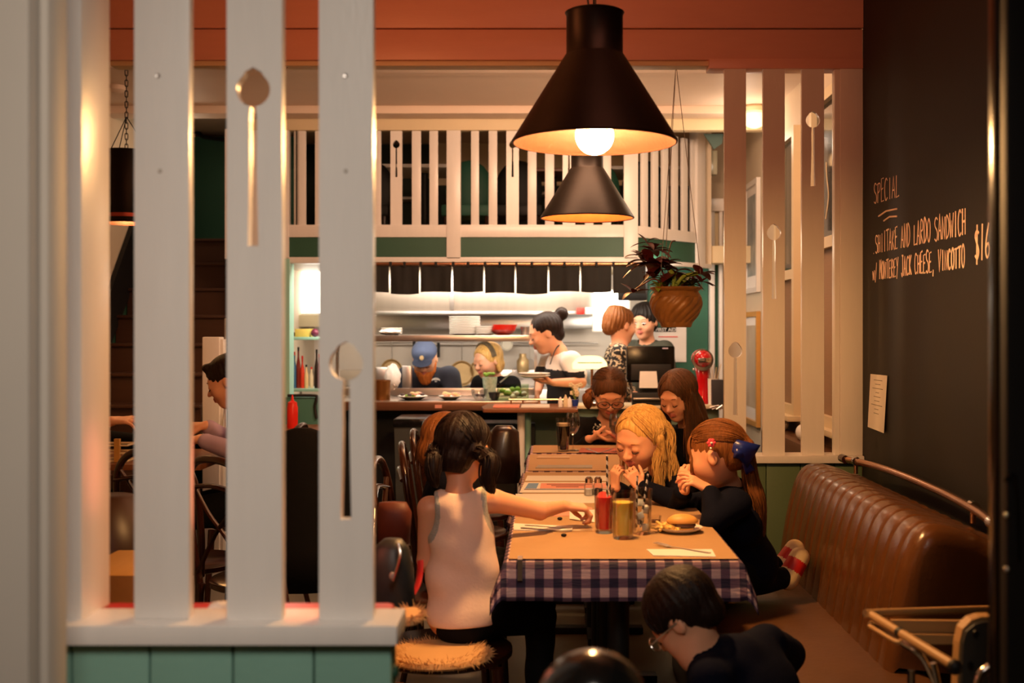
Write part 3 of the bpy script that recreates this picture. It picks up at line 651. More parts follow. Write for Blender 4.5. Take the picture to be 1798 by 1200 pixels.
# left kitchen shelves with bottles
ks = thing('kitchen_side_shelf', 'mint kitchen side shelf with bottles, seen left of the spoon slat', 'shelf', (X(540,7.9),7.9,.9))
for py in (592,682): MB().box((-1.70,7.62,Z(py+5,7.7)),(X(574,7.9),8.0,Z(py,7.7))).build('shelf_board', mint, ks, bevel=.003)
zb1 = Z(682,7.7)
bcols = [(516,(60,110,150),62),(523,(120,40,30),70),(530,(210,60,40),55),(537,(225,200,150),40),(546,(230,220,190),36),(555,(40,22,16),66),(560,(120,20,20),58)]
for i,(px,c,hh) in enumerate(bcols):
    h = hh*7.72/FP; x = X(px+2,7.72)
    t = thing('sauce_bottle', ['blue labelled','brown tall','red','cream squeeze','pale short','dark brown','deep red'][i]+' bottle on the mint kitchen shelf', 'bottle', (x,7.7,zb1), 'bottles on the kitchen shelf')
    MB().lathe([(.0135,zb1),(.0145,zb1+.01),(.0145,zb1+h*.58),(.006,zb1+h*.78),(.006,zb1+h)], c=(x,7.7,0), n=14).build('bottle_body', mat('bottle_'+str(i),c,.2), t)
    MB().lathe([(.007,zb1+h*.93),(.007,zb1+h*1.03)], c=(x,7.7,0), n=12).build('cap', black_matte if i%2 else red_plastic, t)
zb2 = Z(592,7.7)
tag(MB().box((X(520,7.7),7.66,zb2),(X(545,7.7),7.8,zb2+.055)).build('carton', mat('yellow_box',(200,180,90),.6),None,bevel=.004),'small yellow carton on the upper kitchen shelf','box')
ob = MB(); ob.ball((X(553,7.68),7.68,zb2+.028),.028); tag(ob.build('red_onion', mat('onion',(110,40,70),.3)),'red onion at the front of the upper kitchen shelf','onion')
ob = MB(); ob.ball((X(514,7.68),7.68,zb2+.018),.018); tag(ob.build('shallot', mat('shallot',(90,60,50),.4)),'small brown shallot at the left end of the upper kitchen shelf','onion')
# things on the pass
zc = Z(705,YP)
t = thing('stock_pot', 'bronze coloured stock pot on the pass beside the spoon slat','pot',(X(668,7.35),7.35,zc))
MB().lathe([(.001,zc),(.062,zc),(.066,zc+.125),(.069,zc+.128),(.063,zc+.128),(.06,zc+.006),(.001,zc+.006)],c=(X(668,7.35),7.35,0),n=28).build('pot_body', mat('bronze_pot',(130,84,40),.3,.7),t)
MB().tube(smoothpath([(X(668,7.35)+.066,7.35,zc+.1),(X(668,7.35)+.09,7.35,zc+.095),(X(668,7.35)+.09,7.35,zc+.07),(X(668,7.35)+.066,7.35,zc+.065)]),.004,6).build('pot_handle', steel,t)
def tray(px,Y,w,label,seed,cols):
    x=X(px,Y); t=thing('food_plate',label,'plate',(x,Y,zc),'plated dishes on the pass')
    MB().lathe([(.001,zc),(w*.5,zc),(w,zc+.022),(w,zc+.026),(w*.55,zc+.008),(.001,zc+.008)],c=(x,Y,0),n=28).build('plate',ceramic,t)
    rr=random.Random(seed)
    for k in range(16):
        a=rr.uniform(0,6.28); d=rr.uniform(0,w*.75); m=cols[k%len(cols)]
        MB().ball((x+d*math.cos(a),Y+d*math.sin(a)*.6,zc+.026+rr.uniform(0,.018)),(.016,.012,.009),8,6).build('morsel',m,t)
pinkf=mat('ham_pink',(215,160,140),.5); greenf=mat('salad_green',(110,150,50),.5); tanf=mat('bread_tan',(220,190,140),.6); dkf=mat('olive_dark',(60,40,40),.4)
tray(725,7.36,.098,'wide white platter of salad on the pass',1,[pinkf,tanf,greenf,dkf])
tray(790,7.36,.075,'smaller white plate of pale food beside the wide platter',2,[tanf,pinkf])
gb=thing('glass_bowl','clear glass bowl with leaves in front of the blond cook','bowl',(X(842,7.35),7.35,zc))
MB().lathe([(.001,zc+.002),(.03,zc+.002),(.05,zc+.03),(.055,zc+.07),(.052,zc+.07),(.047,zc+.032),(.028,zc+.008),(.001,zc+.008)],c=(X(842,7.35),7.35,0),n=24).build('bowl_wall',glass,gb)
for k in range(6): MB().ball((X(842,7.35)+random.uniform(-.025,.025),7.35+random.uniform(-.02,.02),zc+.03),(.014,.014,.01),8,6).build('leaf',dkf,gb)
bowl(X(868,7.32),7.32,zc,.04,.05,black_matte,'small black bowl on the pass right of the glass bowl')
gt=thing('salad_tub','translucent tub of green salad on the pass','tub',(X(905,7.35),7.35,zc))
frost=thin_glass('frosted_plastic',(.86,.93,.84),.6)
tb=MB(); x=X(905,7.35); tb.box((x-.115,7.28,zc),(x+.085,7.42,zc+.006)); tb.box((x-.115,7.28,zc),(x-.110,7.42,zc+.10)); tb.box((x+.08,7.28,zc),(x+.085,7.42,zc+.10)); tb.box((x-.115,7.28,zc),(x+.085,7.284,zc+.10)); tb.box((x-.115,7.416,zc),(x+.085,7.42,zc+.10)); tb.build('tub_wall',frost,gt,False)
for k in range(16): MB().ball((x+random.uniform(-.09,.06),7.34+random.uniform(-.03,.03),zc+random.uniform(.02,.07)),(.02,.014,.016),8,6).build('salad_leaf',greenf if k%3 else ceramic,gt)
hb=thing('herb_box','printed paper tub of green herbs standing behind the glass bowl','tub',(X(860,7.5),7.5,zc))
MB().lathe([(.035,zc),(.05,zc+.14),(.047,zc+.14),(.033,zc+.004)],c=(X(860,7.5),7.5,0),n=20).build('paper_tub',mat('pale_green_print',(226,230,220),.6,rgb2=(80,150,110),vscale=45),hb)
for k in range(8): MB().ball((X(860,7.5)+random.uniform(-.035,.035),7.5,zc+.15+random.uniform(0,.015)),(.014,.012,.01),8,6).build('herb',greenf,hb)
ut=MB(); ut.tube([P(878,672,7.4),P(898,655,7.4)],.005,6); tag(ut.build('tongs',steel),'steel tongs leaning in the salad tub','tongs')
# kitchen steel container behind the cloth
tag(MB().box((X(706,8.0),8.0,zc+.0),(X(722,8.0),8.06,Z(643,8.0))).build('steel_container',steel,None,bevel=.003),'tall steel container left of the bearded cook','container')
tag(MB().box((X(655,8.2),8.15,zc),(X(682,8.2),8.3,Z(645,8.2))).build('steel_appliance',steel,None,bevel=.006),'square steel appliance behind the stock pot','appliance')
# ------------------------------------------------ noren curtain on a copper tube
cr = tag(MB().tube([(X(640,YK-.08),YK-.08,Z(464,YK-.08)),(X(1166,YK-.08),YK-.08,Z(464,YK-.08))],.013,10).build('curtain_rod', brass),'copper curtain rod above the kitchen pass','rod')
nx=[625,684,737,794,850,905,963,1019,1075,1135]
nr=thing('noren_curtain','short black split curtain hanging from the copper rod above the pass','curtain',(-.3,YK-.08,1.7))
Yc=YK-.08
for i in range(len(nx)-1):
    a,b=nx[i],nx[i+1]; xa,xb=X(a+1.2,Yc),X(b-1.2,Yc); mb=MB(); n=14; mrows=8; vs=[];fs=[]
    for s in (0,1):
        for r in range(mrows+1):
            v=r/mrows; z=Z(467,Yc)*(1-v)+Z(514+2*math.sin(i*1.7),Yc)*v
            for k in range(n+1):
                u=k/n; pinch=.008*v; x=xa+pinch*.2+(xb-xa-pinch*.4)*u; y=Yc+.012*math.sin(u*7+i*2)*v+.003*math.sin(u*19+i)+(.003*s)
                vs.append((x,y,z-.006*math.sin(u*PI)*v*(1 if i%2 else -.5)))
    R=(n+1)
    for s in (0,1):
        o0=s*(mrows+1)*R
        for r in range(mrows):
            for k in range(n): q=(o0+r*R+k,o0+r*R+k+1,o0+(r+1)*R+k+1,o0+(r+1)*R+k); fs.append(q if s==0 else q[::-1])
    mb.add(vs,fs); mb.build('curtain_panel',noren,nr,smooth='all')
    for xx in (a+2,(a+b)/2):
        MB().box((X(xx,Yc)-.009,Yc-.016,Z(469,Yc)),(X(xx,Yc)+.009,Yc+.016,Z(460,Yc))).build('curtain_loop',noren,nr,bevel=.003)
MB().box((X(1085,7.5),7.46,Z(528,7.5)),(X(1136,7.5),7.52,Z(470,7.5))).build('side_curtain',noren,nr,bevel=.01)
# ------------------------------------------------ stairs at the left
stt = thing('staircase','dark wooden staircase rising behind the left slats','stairs',(-2.4,6.0,0)); stt['kind']='structure'
for k in range(11):
    y=5.95+.2*k; MB().box((-2.78,y,.18*k),(-2.05,y+.02,.18*(k+1)-.02)).build('riser',stair_wood,stt,False)
    MB().box((-2.78,y-.025,.18*(k+1)-.02),(-2.05,y+.22,.18*(k+1))).build('tread',stair_wood,stt,bevel=.006)
def strg(off,w): return [(5.9,off+.12),(8.0,off+2.15+.12),(8.0,off+2.15+.12-w),(5.9,off+.12-w)]
mb=MB(); mb.prism([(5.8,.0),(5.8,.02),(7.2,1.56),(7.9,2.35),(8.1,2.35),(8.1,2.10),(5.95,0)],lambda u,v,s:Vector((-2.795+.03*s,u,v))); mb.build('stringer',black_matte,stt,False)
mb=MB(); mb.prism([(4.9,0),(5.8,0),(7.2,1.48),(7.95,2.3),(9.5,2.3),(9.5,0)],lambda u,v,s:Vector((-2.80+.012*s,u,v))); struct(mb.build('trim_stair_green',dark_green,None,False))
wallbox('wall_stair_right',(-2.04,7.42,0),(-2.0,10.3,1.95),cream_wall)
wallbox('wall_stair_top',(-2.8,8.95,1.9),(-1.98,9.0,Z(240,8.95)),wall_green)
mb=MB(); pts=[(330,232),(348,233),(356,240),(372,243),(398,246)]
mb.tube(smoothpath([P(a,b,8.93) for a,b in [(300,232)]+pts],5),.016,6); tag(mb.build('wavy_moulding',black_matte),'black wavy moulding along the top of the green stair wall','moulding')
nw=thing('newel_post','white newel post at the foot of the stairs beside the man in lilac','post',(X(375,6.0),6.0,0))
MB().box((X(358,6.0),5.97,0),(X(388,6.0),6.06,Z(592,6.0))).build('post_shaft',white_paint,nw,bevel=.006)
MB().box((X(388,6.0),5.99,0),(X(393,6.0),6.05,Z(596,6.0))).build('post_batten',white_paint,nw,bevel=.003)
MB().tube([P(396,560,6.3),P(396,640,6.1),P(396,760,5.95)],.006,6).build('metal_strip',steel,nw)
# ================================================================== pendant lamps
def pendant(px, rim_py, Y, label, lit=True):
    c = P(px, rim_py, Y); R = .222; s = 1.0
    t = thing('pendant_lamp', label, 'lamp', c, 'conical pendant lamps over the long table row')
    z = c.z; x, y = c.x, c.y; rn = .077
    MB().lathe([(R,z),(R+.004,z+.002),(rn+.004,z+.235),(rn,z+.24),(rn,z+.345),(rn+.004,z+.352),(rn-.004,z+.356),(rn-.008,z+.352)], c=(x,y,0), n=64, caps=False).build('lamp_shade', shade_out, t)
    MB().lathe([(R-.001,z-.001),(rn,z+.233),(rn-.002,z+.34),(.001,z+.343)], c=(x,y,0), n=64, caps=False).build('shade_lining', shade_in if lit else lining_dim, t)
    MB().tube([Vector((x+R*math.cos(a),y+R*math.sin(a),z)) for a in [2*PI*k/64 for k in range(64)]], .0035, 6, closed=True).build('shade_rim', shade_in, t)
    MB().lathe([(.001,z+.349),(rn-.006,z+.349),(rn-.006,z+.352)], c=(x,y,0), n=40).build('shade_top', shade_out, t)
    MB().lathe([(.02,z+.06),(.022,z+.13),(.015,z+.16),(.004,z+.343)], c=(x,y,0), n=20).build('lamp_holder', black_matte, t)
    if lit: MB().ball((x,y,z+.018), .052, 24, 16).build('bulb', bulb_m, t)
    else: MB().ball((x,y,z+.062), .042, 24, 16).build('bulb', bulb_dim, t)
    return t, c
def chain(px, Y, z0, z1, t, link=.030):
    me = None; n = int((z1-z0)/(link*.78)); x = X(px,Y)
    a = [Vector((.0075*math.cos(q), 0, (link/2-.0075)*(1 if math.sin(q)>=0 else -1)+.0075*math.sin(q))) for q in [2*PI*k/12 for k in range(12)]]
    me = MB().tube(a, .0024, 5, closed=True).mesh('chain_link', black_matte, smooth=True)
    for k in range(n):
        o = link_mesh('chain_link', me, t); o.location = Vector((x,Y,z0+k*link*.78))-org(t); o.rotation_euler = (0,0,(PI/2)*(k%2)+.3)
t1, c1 = pendant(1044, 250, 3.10, 'large dark bronze conical pendant lamp with a glowing bulb over the near table')
lamps = t1
MB().tube(smoothpath([(c1.x-.012,c1.y,c1.z+.35),(c1.x-.02,c1.y,c1.z+.42),(c1.x-.01,c1.y,c1.z+.6),(c1.x,c1.y,2.86)]), .003, 6).build('flex', black_matte, t1)
chain(1044, 3.10, c1.z+.36, 2.86, t1)
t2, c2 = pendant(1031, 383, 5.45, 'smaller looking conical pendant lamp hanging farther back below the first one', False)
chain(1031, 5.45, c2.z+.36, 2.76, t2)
# third, drum shaped lamp at the left
c3 = P(222, 392, 6.0); z3 = c3.z
t3 = thing('drum_pendant_lamp', 'dark drum shaped pendant lamp on a chain between post and first slat at the left', 'lamp', c3)
MB().lathe([(.122,z3),(.124,z3+.004),(.118,z3+.37),(.114,z3+.38)], c=(c3.x,6.0,0), n=40, caps=False).build('lamp_shade', shade_out, t3)
MB().lathe([(.121,z3-.001),(.113,z3+.372),(.001,z3+.374)], c=(c3.x,6.0,0), n=40, caps=False).build('shade_lining', shade_in, t3)
MB().lathe([(.122,z3-.002),(.1245,z3+.04),(.1245,z3+.045)], c=(c3.x,6.0,0), n=40, caps=False).build('shade_band', mat('copper_band',(150,60,40),.4,.5), t3)
MB().ball((c3.x,6.0,z3+.07), .035).build('bulb', bulb_dim, t3)
for k in range(3):
    a = 2*PI*k/3+.2; MB().tube([(c3.x,6.0,z3+.56),(c3.x+.115*math.cos(a),6.0+.115*math.sin(a),z3+.38)], .0025, 5).build('shade_wire', black_matte, t3)
chain(222, 6.0, z3+.40, 2.76, t3, .036)
# ceiling fittings
tag(MB().lathe([(.05,2.76),(.052,2.735),(.03,2.72)], c=(X(205,6.6),6.6,0), n=20).build('smoke_detector', ceil_m), 'small round detector on the ceiling at the far left', 'detector')
hk = MB().tube(smoothpath([P(503,104,YB+.05),P(503,112,YB+.05),P(506,116,YB+.05),P(503,119,YB+.05),P(500,116,YB+.05)]), .0025, 6); tag(hk.build('ceiling_hook', brass), 'small brass hook under the beam at the left', 'hook')
# ================================================================== hanging plant
PY = 4.86; pcx = P(1187,540,PY)
ht = thing('hanging_plant', 'bronze swirled pot of dark red plant hanging on three wires from the beam', 'plant', (pcx.x,PY,Z(577,PY)))
zz = Z(575,PY); k_ = PY/FP
prof = [(.001,0),(.062,0),(.066,.006),(.070,.018),(.098,.055),(.113,.098),(.108,.128),(.098,.146),(.094,.153),(.110,.164),(.112,.170),(.106,.172),(.088,.150),(.08,.14),(.001,.14)]
pr2 = smoothpath([Vector((a,0,b)) for a,b in prof[3:8]],9)
prof = prof[:3]+[(q.x,q.z) for q in pr2]+prof[8:]
mbp = MB(); mbp.lathe(prof, c=(0,0,0), n=140)
out=[]
for v in mbp.v:
    r = math.hypot(v[0],v[1]); a = math.atan2(v[1],v[0]); h = v[2]
    if .02 < h < .13 and r > .06: s = 1-.045*abs(math.cos(8*(a-h*9)))**4 
    else: s = 1
    out.append((pcx.x+v[0]*s, PY+v[1]*s, zz+h))
mbp.v = out; mbp.build('pot', pot_m, ht)
MB().lathe([(.001,zz+.150),(.09,zz+.150)], c=(pcx.x,PY,0), n=24, caps=False).build('soil', soil, ht)
top = P(1187,113,PY-.06)
for k,(px,py) in enumerate(((1158,508),(1233,506),(1166,502))):
    q = P(px,py,PY+(.03 if k==2 else -.02)); MB().tube([top, q, q+Vector((0,0,-.012))], .0014, 5).build('hanger_wire', steel, ht)
MB().tube(smoothpath([top+Vector((0,0,.035)),top+Vector((.006,0,.012)),top+Vector((0,0,-.006)),top+Vector((-.006,0,.006))]),.002,6).build('hanger_hook', black_matte, ht)
def leaf(parent, base, d, L, w, m, droop=.3, nm='leaf'):
    d = Vector(d).normalized(); side = d.cross(Vector((0,0,1)));
    if side.length < .1: side = Vector((1,0,0))
    side.normalize(); up = side.cross(d).normalized(); vs=[]; fs=[]; n=7
    for i in range(n+1):
        t=i/n; ww=w*math.sin(PI*min(1,t*.92+.08))**.8*(1 if i<n else 0); p=Vector(base)+d*(L*t)+Vector((0,0,-droop*L*t*t))
        for s,hh in ((-1,.25),(0,0),(1,.25)): vs.append(p+side*(ww*s)+up*(ww*hh*abs(s)))
    for i in range(n):
        for k in range(2): a=i*3+k; fs.append((a,a+1,a+4,a+3))
    m0=len(vs); vs2=[v+up*-.0008 for v in vs]; 
    mb=MB(); mb.add(vs,fs); mb.add(vs2,[f[::-1] for f in fs]); return mb.build(nm,m,parent)
stems = [([(1182,503),(1183,485),(1176,475)],0,leaf_green,.009),([(1186,503),(1200,486),(1225,480)],0,leaf_green,.0085),([(1172,503),(1160,470),(1145,452)],.01,leaf_red,.004),([(1178,505),(1172,465),(1178,428),(1186,423)],.01,leaf_red,.0025),([(1165,505),(1150,490),(1128,500),(1110,512)],-.05,leaf_red,.003)]
for pts,dy,m,r in stems: MB().tube(smoothpath([P(a,b,PY+dy) for a,b in pts],5), r, 8).build('stem', m, ht)
rl_ = random.Random(4)
def cluster(px,py,n,L,w,m,dy=0,dirs=None):
    for k in range(n):
        a = 2*PI*k/n+rl_.uniform(-.3,.3); el = rl_.uniform(-.2,.8)
        leaf(ht, P(px,py,PY+dy), (math.cos(a)*math.cos(el), math.sin(a)*math.cos(el)*.7, math.sin(el)), L*rl_.uniform(.8,1.2), w, m, rl_.uniform(.1,.6))
for args in ((1141,462,12,.115,.024,leaf_red),(1146,440,9,.09,.019,leaf_red),(1136,426,5,.07,.014,leaf_red),(1126,450,5,.08,.016,leaf_red),
 (1160,470,8,.10,.028,leaf_red),(1185,478,7,.115,.026,leaf_red,.02),(1230,482,7,.065,.022,leaf_red),(1112,514,5,.07,.018,leaf_red,-.05),(1148,488,6,.08,.02,leaf_red,-.02),
 (1170,498,10,.075,.020,leaf_green,.02),(1205,496,10,.07,.018,leaf_green,.03),(1216,500,9,.06,.016,mat('dark_leaf',(50,44,20),.5),-.02),(1232,495,6,.06,.013,leaf_red,-.02),(1158,505,7,.05,.015,leaf_green,-.04)):
    cluster(*args)
# ================================================================== dining tables
def gingham():
    m = bpy.data.materials.new('gingham_cloth'); m.use_nodes = True; N = m.node_tree.nodes; L = m.node_tree.links; b = N['Principled BSDF']
    uv = N.new('ShaderNodeUVMap'); sp = N.new('ShaderNodeSeparateXYZ'); L.new(uv.outputs[0], sp.inputs[0]); outs = []
    for k in range(2):
        a = N.new('ShaderNodeMath'); a.operation = 'FRACT'; mu = N.new('ShaderNodeMath'); mu.operation = 'MULTIPLY'; mu.inputs[1].default_value = 1/.0475
        L.new(sp.outputs[k], mu.inputs[0]); L.new(mu.outputs[0], a.inputs[0]); g = N.new('ShaderNodeMath'); g.operation = 'GREATER_THAN'; g.inputs[1].default_value = .5
        L.new(a.outputs[0], g.inputs[0]); outs.append(g)
    s = N.new('ShaderNodeMath'); s.operation = 'ADD'; L.new(outs[0].outputs[0], s.inputs[0]); L.new(outs[1].outputs[0], s.inputs[1])
    h = N.new('ShaderNodeMath'); h.operation = 'MULTIPLY'; h.inputs[1].default_value = .5; L.new(s.outputs[0], h.inputs[0])
    r = N.new('ShaderNodeValToRGB'); r.color_ramp.interpolation = 'CONSTANT'; e = r.color_ramp.elements
    e[0].position = 0; e[0].color = (*s2l((222,188,184)),1); e[1].position = .4; e[1].color = (*s2l((112,84,104)),1); x = e.new(.9); x.color = (*s2l((36,28,58)),1)
    L.new(h.outputs[0], r.inputs[0]); L.new(r.outputs[0], b.inputs['Base Color']); b.inputs['Roughness'].default_value = .75
    nz = N.new('ShaderNodeTexNoise'); nz.inputs['Scale'].default_value = 18; bp = N.new('ShaderNodeBump'); bp.inputs['Strength'].default_value = .3; bp.inputs['Distance'].default_value = .01
    L.new(nz.outputs['Fac'], bp.inputs['Height']); L.new(bp.outputs[0], b.inputs['Normal']); return m
GING = gingham()
def tablecloth(x0, x1, y0, y1, z, drop, parent, flare=.12, seed=0):
    W_, D_ = x1-x0, y1-y0; st = .0119; nu = int((W_+2*drop)/st); nv = int((D_+2*drop)/(st*1.6)); vs = []; uvs = []
    for j in range(nv+1):
        v = -drop+(D_+2*drop)*j/nv
        for i in range(nu+1):
            u = -drop+(W_+2*drop)*i/nu
            ex = max(-u, u-W_, 0); ey = max(-v, v-D_, 0); e = math.hypot(ex, ey)
            x = x0+min(max(u,0),W_); y = y0+min(max(v,0),D_)
            sx = -1 if u < 0 else 1; sy = -1 if v < 0 else 1
            wav = .35*math.sin((u*1.0+v*1.3)*19+seed)+.25*math.sin((u-v)*31+seed*2)
            rr = .008; fl = flare*(1+wav*.8)
            if ex and ey: fl = .33
            x += sx*(ex*fl+(rr if ex>0 else 0)); y += sy*(ey*fl+(rr if ey>0 else 0))
            zz_ = z-max(0, e-rr*.4)*(.98 if not (ex and ey) else .9)
            vs.append((x,y,zz_)); uvs.append((u,v))
    n = nu+1; fs = [(j*n+i,j*n+i+1,(j+1)*n+i+1,(j+1)*n+i) for j in range(nv) for i in range(nu)]
    o0 = org(parent); me = bpy.data.meshes.new('tablecloth'); me.from_pydata([(a-o0.x,b-o0.y,c-o0.z) for a,b,c in vs], [], fs)
    ul = me.uv_layers.new(name='UVMap')
    for p in me.polygons:
        p.use_smooth = True
        for li in p.loop_indices: ul.data[li].uv = uvs[me.loops[li].vertex_index]
    me.materials.append(GING); o = link_mesh('tablecloth', me, parent)
    sd = o.modifiers.new('thick','SOLIDIFY'); sd.thickness = .0015; return o
ZT = .755
TX0, TX1 = -.102, .494
rows = [(2.92,3.985,'near dining table under blue and white checked cloth, where the children sit'),(4.03,4.70,'second dining table of the row, behind the near table'),(4.74,5.38,'third dining table of the row'),(5.43,5.80,'farthest dining table of the row, in front of the woman with glasses')]
CL = ['blue and white checked cloth on the near table','checked cloth on the second table of the row','checked cloth on the third table of the row','checked cloth on the farthest table of the row']
PAPERS = ['brown kraft paper overlay on the near table','brown paper overlay on the second table, under the pink menus','brown paper overlay on the third table','brown paper overlay on the farthest table of the row']
for i,(y0,y1,lab) in enumerate(rows):
    xa, xb = TX0+.01*i, TX1
    t = thing('dining_table', lab, 'table', ((xa+xb)/2,(y0+y1)/2,0), 'tables of the long row')
    MB().box((xa+.004,y0+.004,ZT-.028),(xb-.004,y1-.004,ZT-.003)).build('tabletop', table_wood, t, bevel=.004)
    for yy in ((y0+.2,y1-.2) if i==0 else ((y0+y1)/2,)):
        cx = (xa+xb)/2
        MB().lathe([(.03,.03),(.03,ZT-.03)], c=(cx,yy,0), n=16).build('leg', black_matte, t)
        MB().box((cx-.22,yy-.03,0),(cx+.22,yy+.03,.03)).box((cx-.03,yy-.22,0),(cx+.03,yy+.22,.03)).build('foot', black_matte, t, bevel=.005)
    cl = tablecloth(xa, xb, y0, y1, ZT+.001, .105 if i==0 else .05, None, seed=i); tag(cl, CL[i], 'tablecloth', 'checked tablecloths')
    mb = MB(); mb.box((xa+.004,y0+.004,ZT+.0035),(xb-.002,y1-(.02 if i!=1 else .01),ZT+.0050)); tag(mb.build('paper_cover', kraft, None, False), PAPERS[i], 'paper', 'paper table covers')
tz = ZT+.0052
cg = MB(); q = P(913,993,2.905); cg.box((q.x-.006,2.893,ZT-.045),(q.x+.006,2.899,ZT+.006)).box((q.x-.006,2.893,ZT+.006),(q.x+.006,2.94,ZT+.009))
tag(cg.build('tablecloth_clip', steel), 'steel cloth clip at the left front edge of the near table', 'clip')
def T(px, py): Y = (EYE-tz)*FP/(py-VY); return Vector((X(px,Y), Y, tz))
def flatsheet(name, pts, m, label, cat, th=.0008, dz=0.0, grp=None, parent=None):
    q = [T(a,b) for a,b in pts]; mb = MB()
    mb.prism([(p.x,p.y) for p in q], lambda u,v,s: Vector((u,v,tz+dz+th*(1-s)))); o = mb.build(name, m, parent, False)
    if parent is None: tag(o, label, cat, grp)
    return o
# glasses of the children
def tumbler(px, py, r, h, label, liquid=None, level=.8, ice=False, straws=(), fruit=None, grp='tall tumblers on the near table'):
    c = T(px,py); x,y = c.x,c.y; t = thing('tumbler', label, 'glass', c, grp); z = tz
    MB().lathe([(.001,z),(r*.82,z),(r*.86,z+.006),(r,z+h),(r-.0022,z+h),(r*.86-.0022,z+.012),(.001,z+.012)], c=(x,y,0), n=32).build('glass_wall', glass, t)
    if liquid:
        MB().lathe([(.001,z+.0125),(r*.86-.003,z+.0125),(r*.86+(r*.14)*level-.003,z+h*level),(.001,z+h*level)], c=(x,y,0), n=28).build('drink', liquid, t)
    for k in range(ice if ice else 0):
        a=k*2.1; M_ = Matrix.Translation((x+.010*math.cos(a),y+.010*math.sin(a),z+.02+k*.017)) @ Matrix.Rotation(k*.7,4,'X') @ Matrix.Rotation(k,4,'Z')
        MB().bbox((0,0,0),(.019,.019,.019),M_).build('ice_cube', mat('ice',(215,220,220),.08), t, bevel=.003)
    if fruit: MB().lathe([(.001,-.002),(r*.62,-.002),(r*.62,.002),(.001,.002)], c=(x-.004,y-r*.3,z+h*.8), n=20, M=Matrix.Rotation(PI/2-.2,3,'X')).build('fruit_slice', fruit, t)
    for (pa,pya),(pb,pyb) in straws:
        a = Vector((x+(pa-px)*y/FP, y-.005, z+.02)); b = P(pb,pyb,y-.02)
        sw = MB().tube([a,b], .0031, 10).build('straw', STRAW, t)
    return t
def straw_mat():
    m = mat('striped_straw',(235,225,215),.6); m = m.copy(); m.name='straw_stripes'; N=m.node_tree.nodes; L=m.node_tree.links; b=N['Principled BSDF']
    tc=N.new('ShaderNodeTexCoord'); wv=N.new('ShaderNodeTexWave'); wv.wave_type='BANDS'; wv.bands_direction='DIAGONAL'; wv.inputs['Scale'].default_value=28
    r=N.new('ShaderNodeValToRGB'); r.color_ramp.interpolation='CONSTANT'; r.color_ramp.elements[0].color=(.02,.02,.02,1); r.color_ramp.elements[1].position=.5; r.color_ramp.elements[1].color=(.85,.8,.75,1)
    L.new(tc.outputs['Object'],wv.inputs[0]); L.new(wv.outputs['Fac'],r.inputs[0]); L.new(r.outputs[0],b.inputs['Base Color']); return m
STRAW = straw_mat()
red_drink = mat('pink_lemonade',(255,60,56),.05,trans=.0,sss=.3); yel_drink = mat('yellow_juice',(255,226,105),.08,trans=0,sss=.4); water=thin_glass('water',(.93,.94,.95),.5); citrus=mat('grapefruit_slice',(240,90,70),.4)
tumbler(1061,936,.030,.128,'tall tumbler of red drink with ice, left of the juice',red_drink,.82,2,[((1066,0),(1066,800))],citrus)
tumbler(1094,946,.0335,.132,'tall tumbler of cloudy yellow juice, in front of the other two',yel_drink,.78)
tumbler(1127,938,.0305,.130,'tall tumbler of iced water with two striped straws',None,.6,5,[((1117,0),(1119,836)),((1124,0),(1138,833))])
tumbler(1150,925,.020,.032,'small glass ramekin of dark sauce beside the burger plate',mat('brown_sauce',(70,24,12),.2),.6,grp='small glassware on the near table')
# plate with burger and fries
c = T(1193,934); bpz = tz
pt = thing('burger_plate','white plate with rim at the right side of the near table','plate',c)
MB().lathe([(.001,bpz),(.045,bpz),(.066,bpz+.012),(.067,bpz+.015),(.046,bpz+.005),(.001,bpz+.005)],c=(c.x,c.y,0),n=36).build('plate_body',ceramic,pt)
bt = thing('burger','toasted burger bun with filling on the white plate','burger',(c.x+.012,c.y,bpz+.01))
mb=MB(); mb.ball((c.x+.008,c.y-.002,bpz+.030),(.046,.028,.022),20,12); mb.v=[(v[0],v[1],max(v[2],bpz+.026)) for v in mb.v]; mb.build('bun_top',orange_food,bt)
MB().lathe([(.001,-.004),(.034,-.004),(.036,0),(.034,.004),(.001,.004)],c=(c.x+.012,c.y,bpz+.020),n=24).build('filling',mat('patty',(60,24,14),.6,bump=.5),bt)
MB().lathe([(.001,-.004),(.033,-.004),(.034,.003),(.001,.004)],c=(c.x+.010,c.y,bpz+.011),n=24).build('bun_base',orange_food,bt)
rr=random.Random(9)
for k in range(34):
    a=rr.uniform(PI*.75,PI*1.6); d=rr.uniform(.01,.05); x=c.x-.012+d*math.cos(a); y=c.y+d*math.sin(a)*.6; z=bpz+.009+rr.uniform(0,.012); th=rr.uniform(0,PI); L_=rr.uniform(.02,.032)
    o=MB().bbox((0,0,0),(2*L_,.007,.007),Matrix.Translation((x,y,z)) @ Matrix.Rotation(th,4,'Z') @ Matrix.Rotation(rr.uniform(-.2,.2),4,'Y')).build('french_fry',fries_m,None,bevel=.001)
    tag(o,'golden french fry heaped beside the burger','fries','fries on the burger plate')
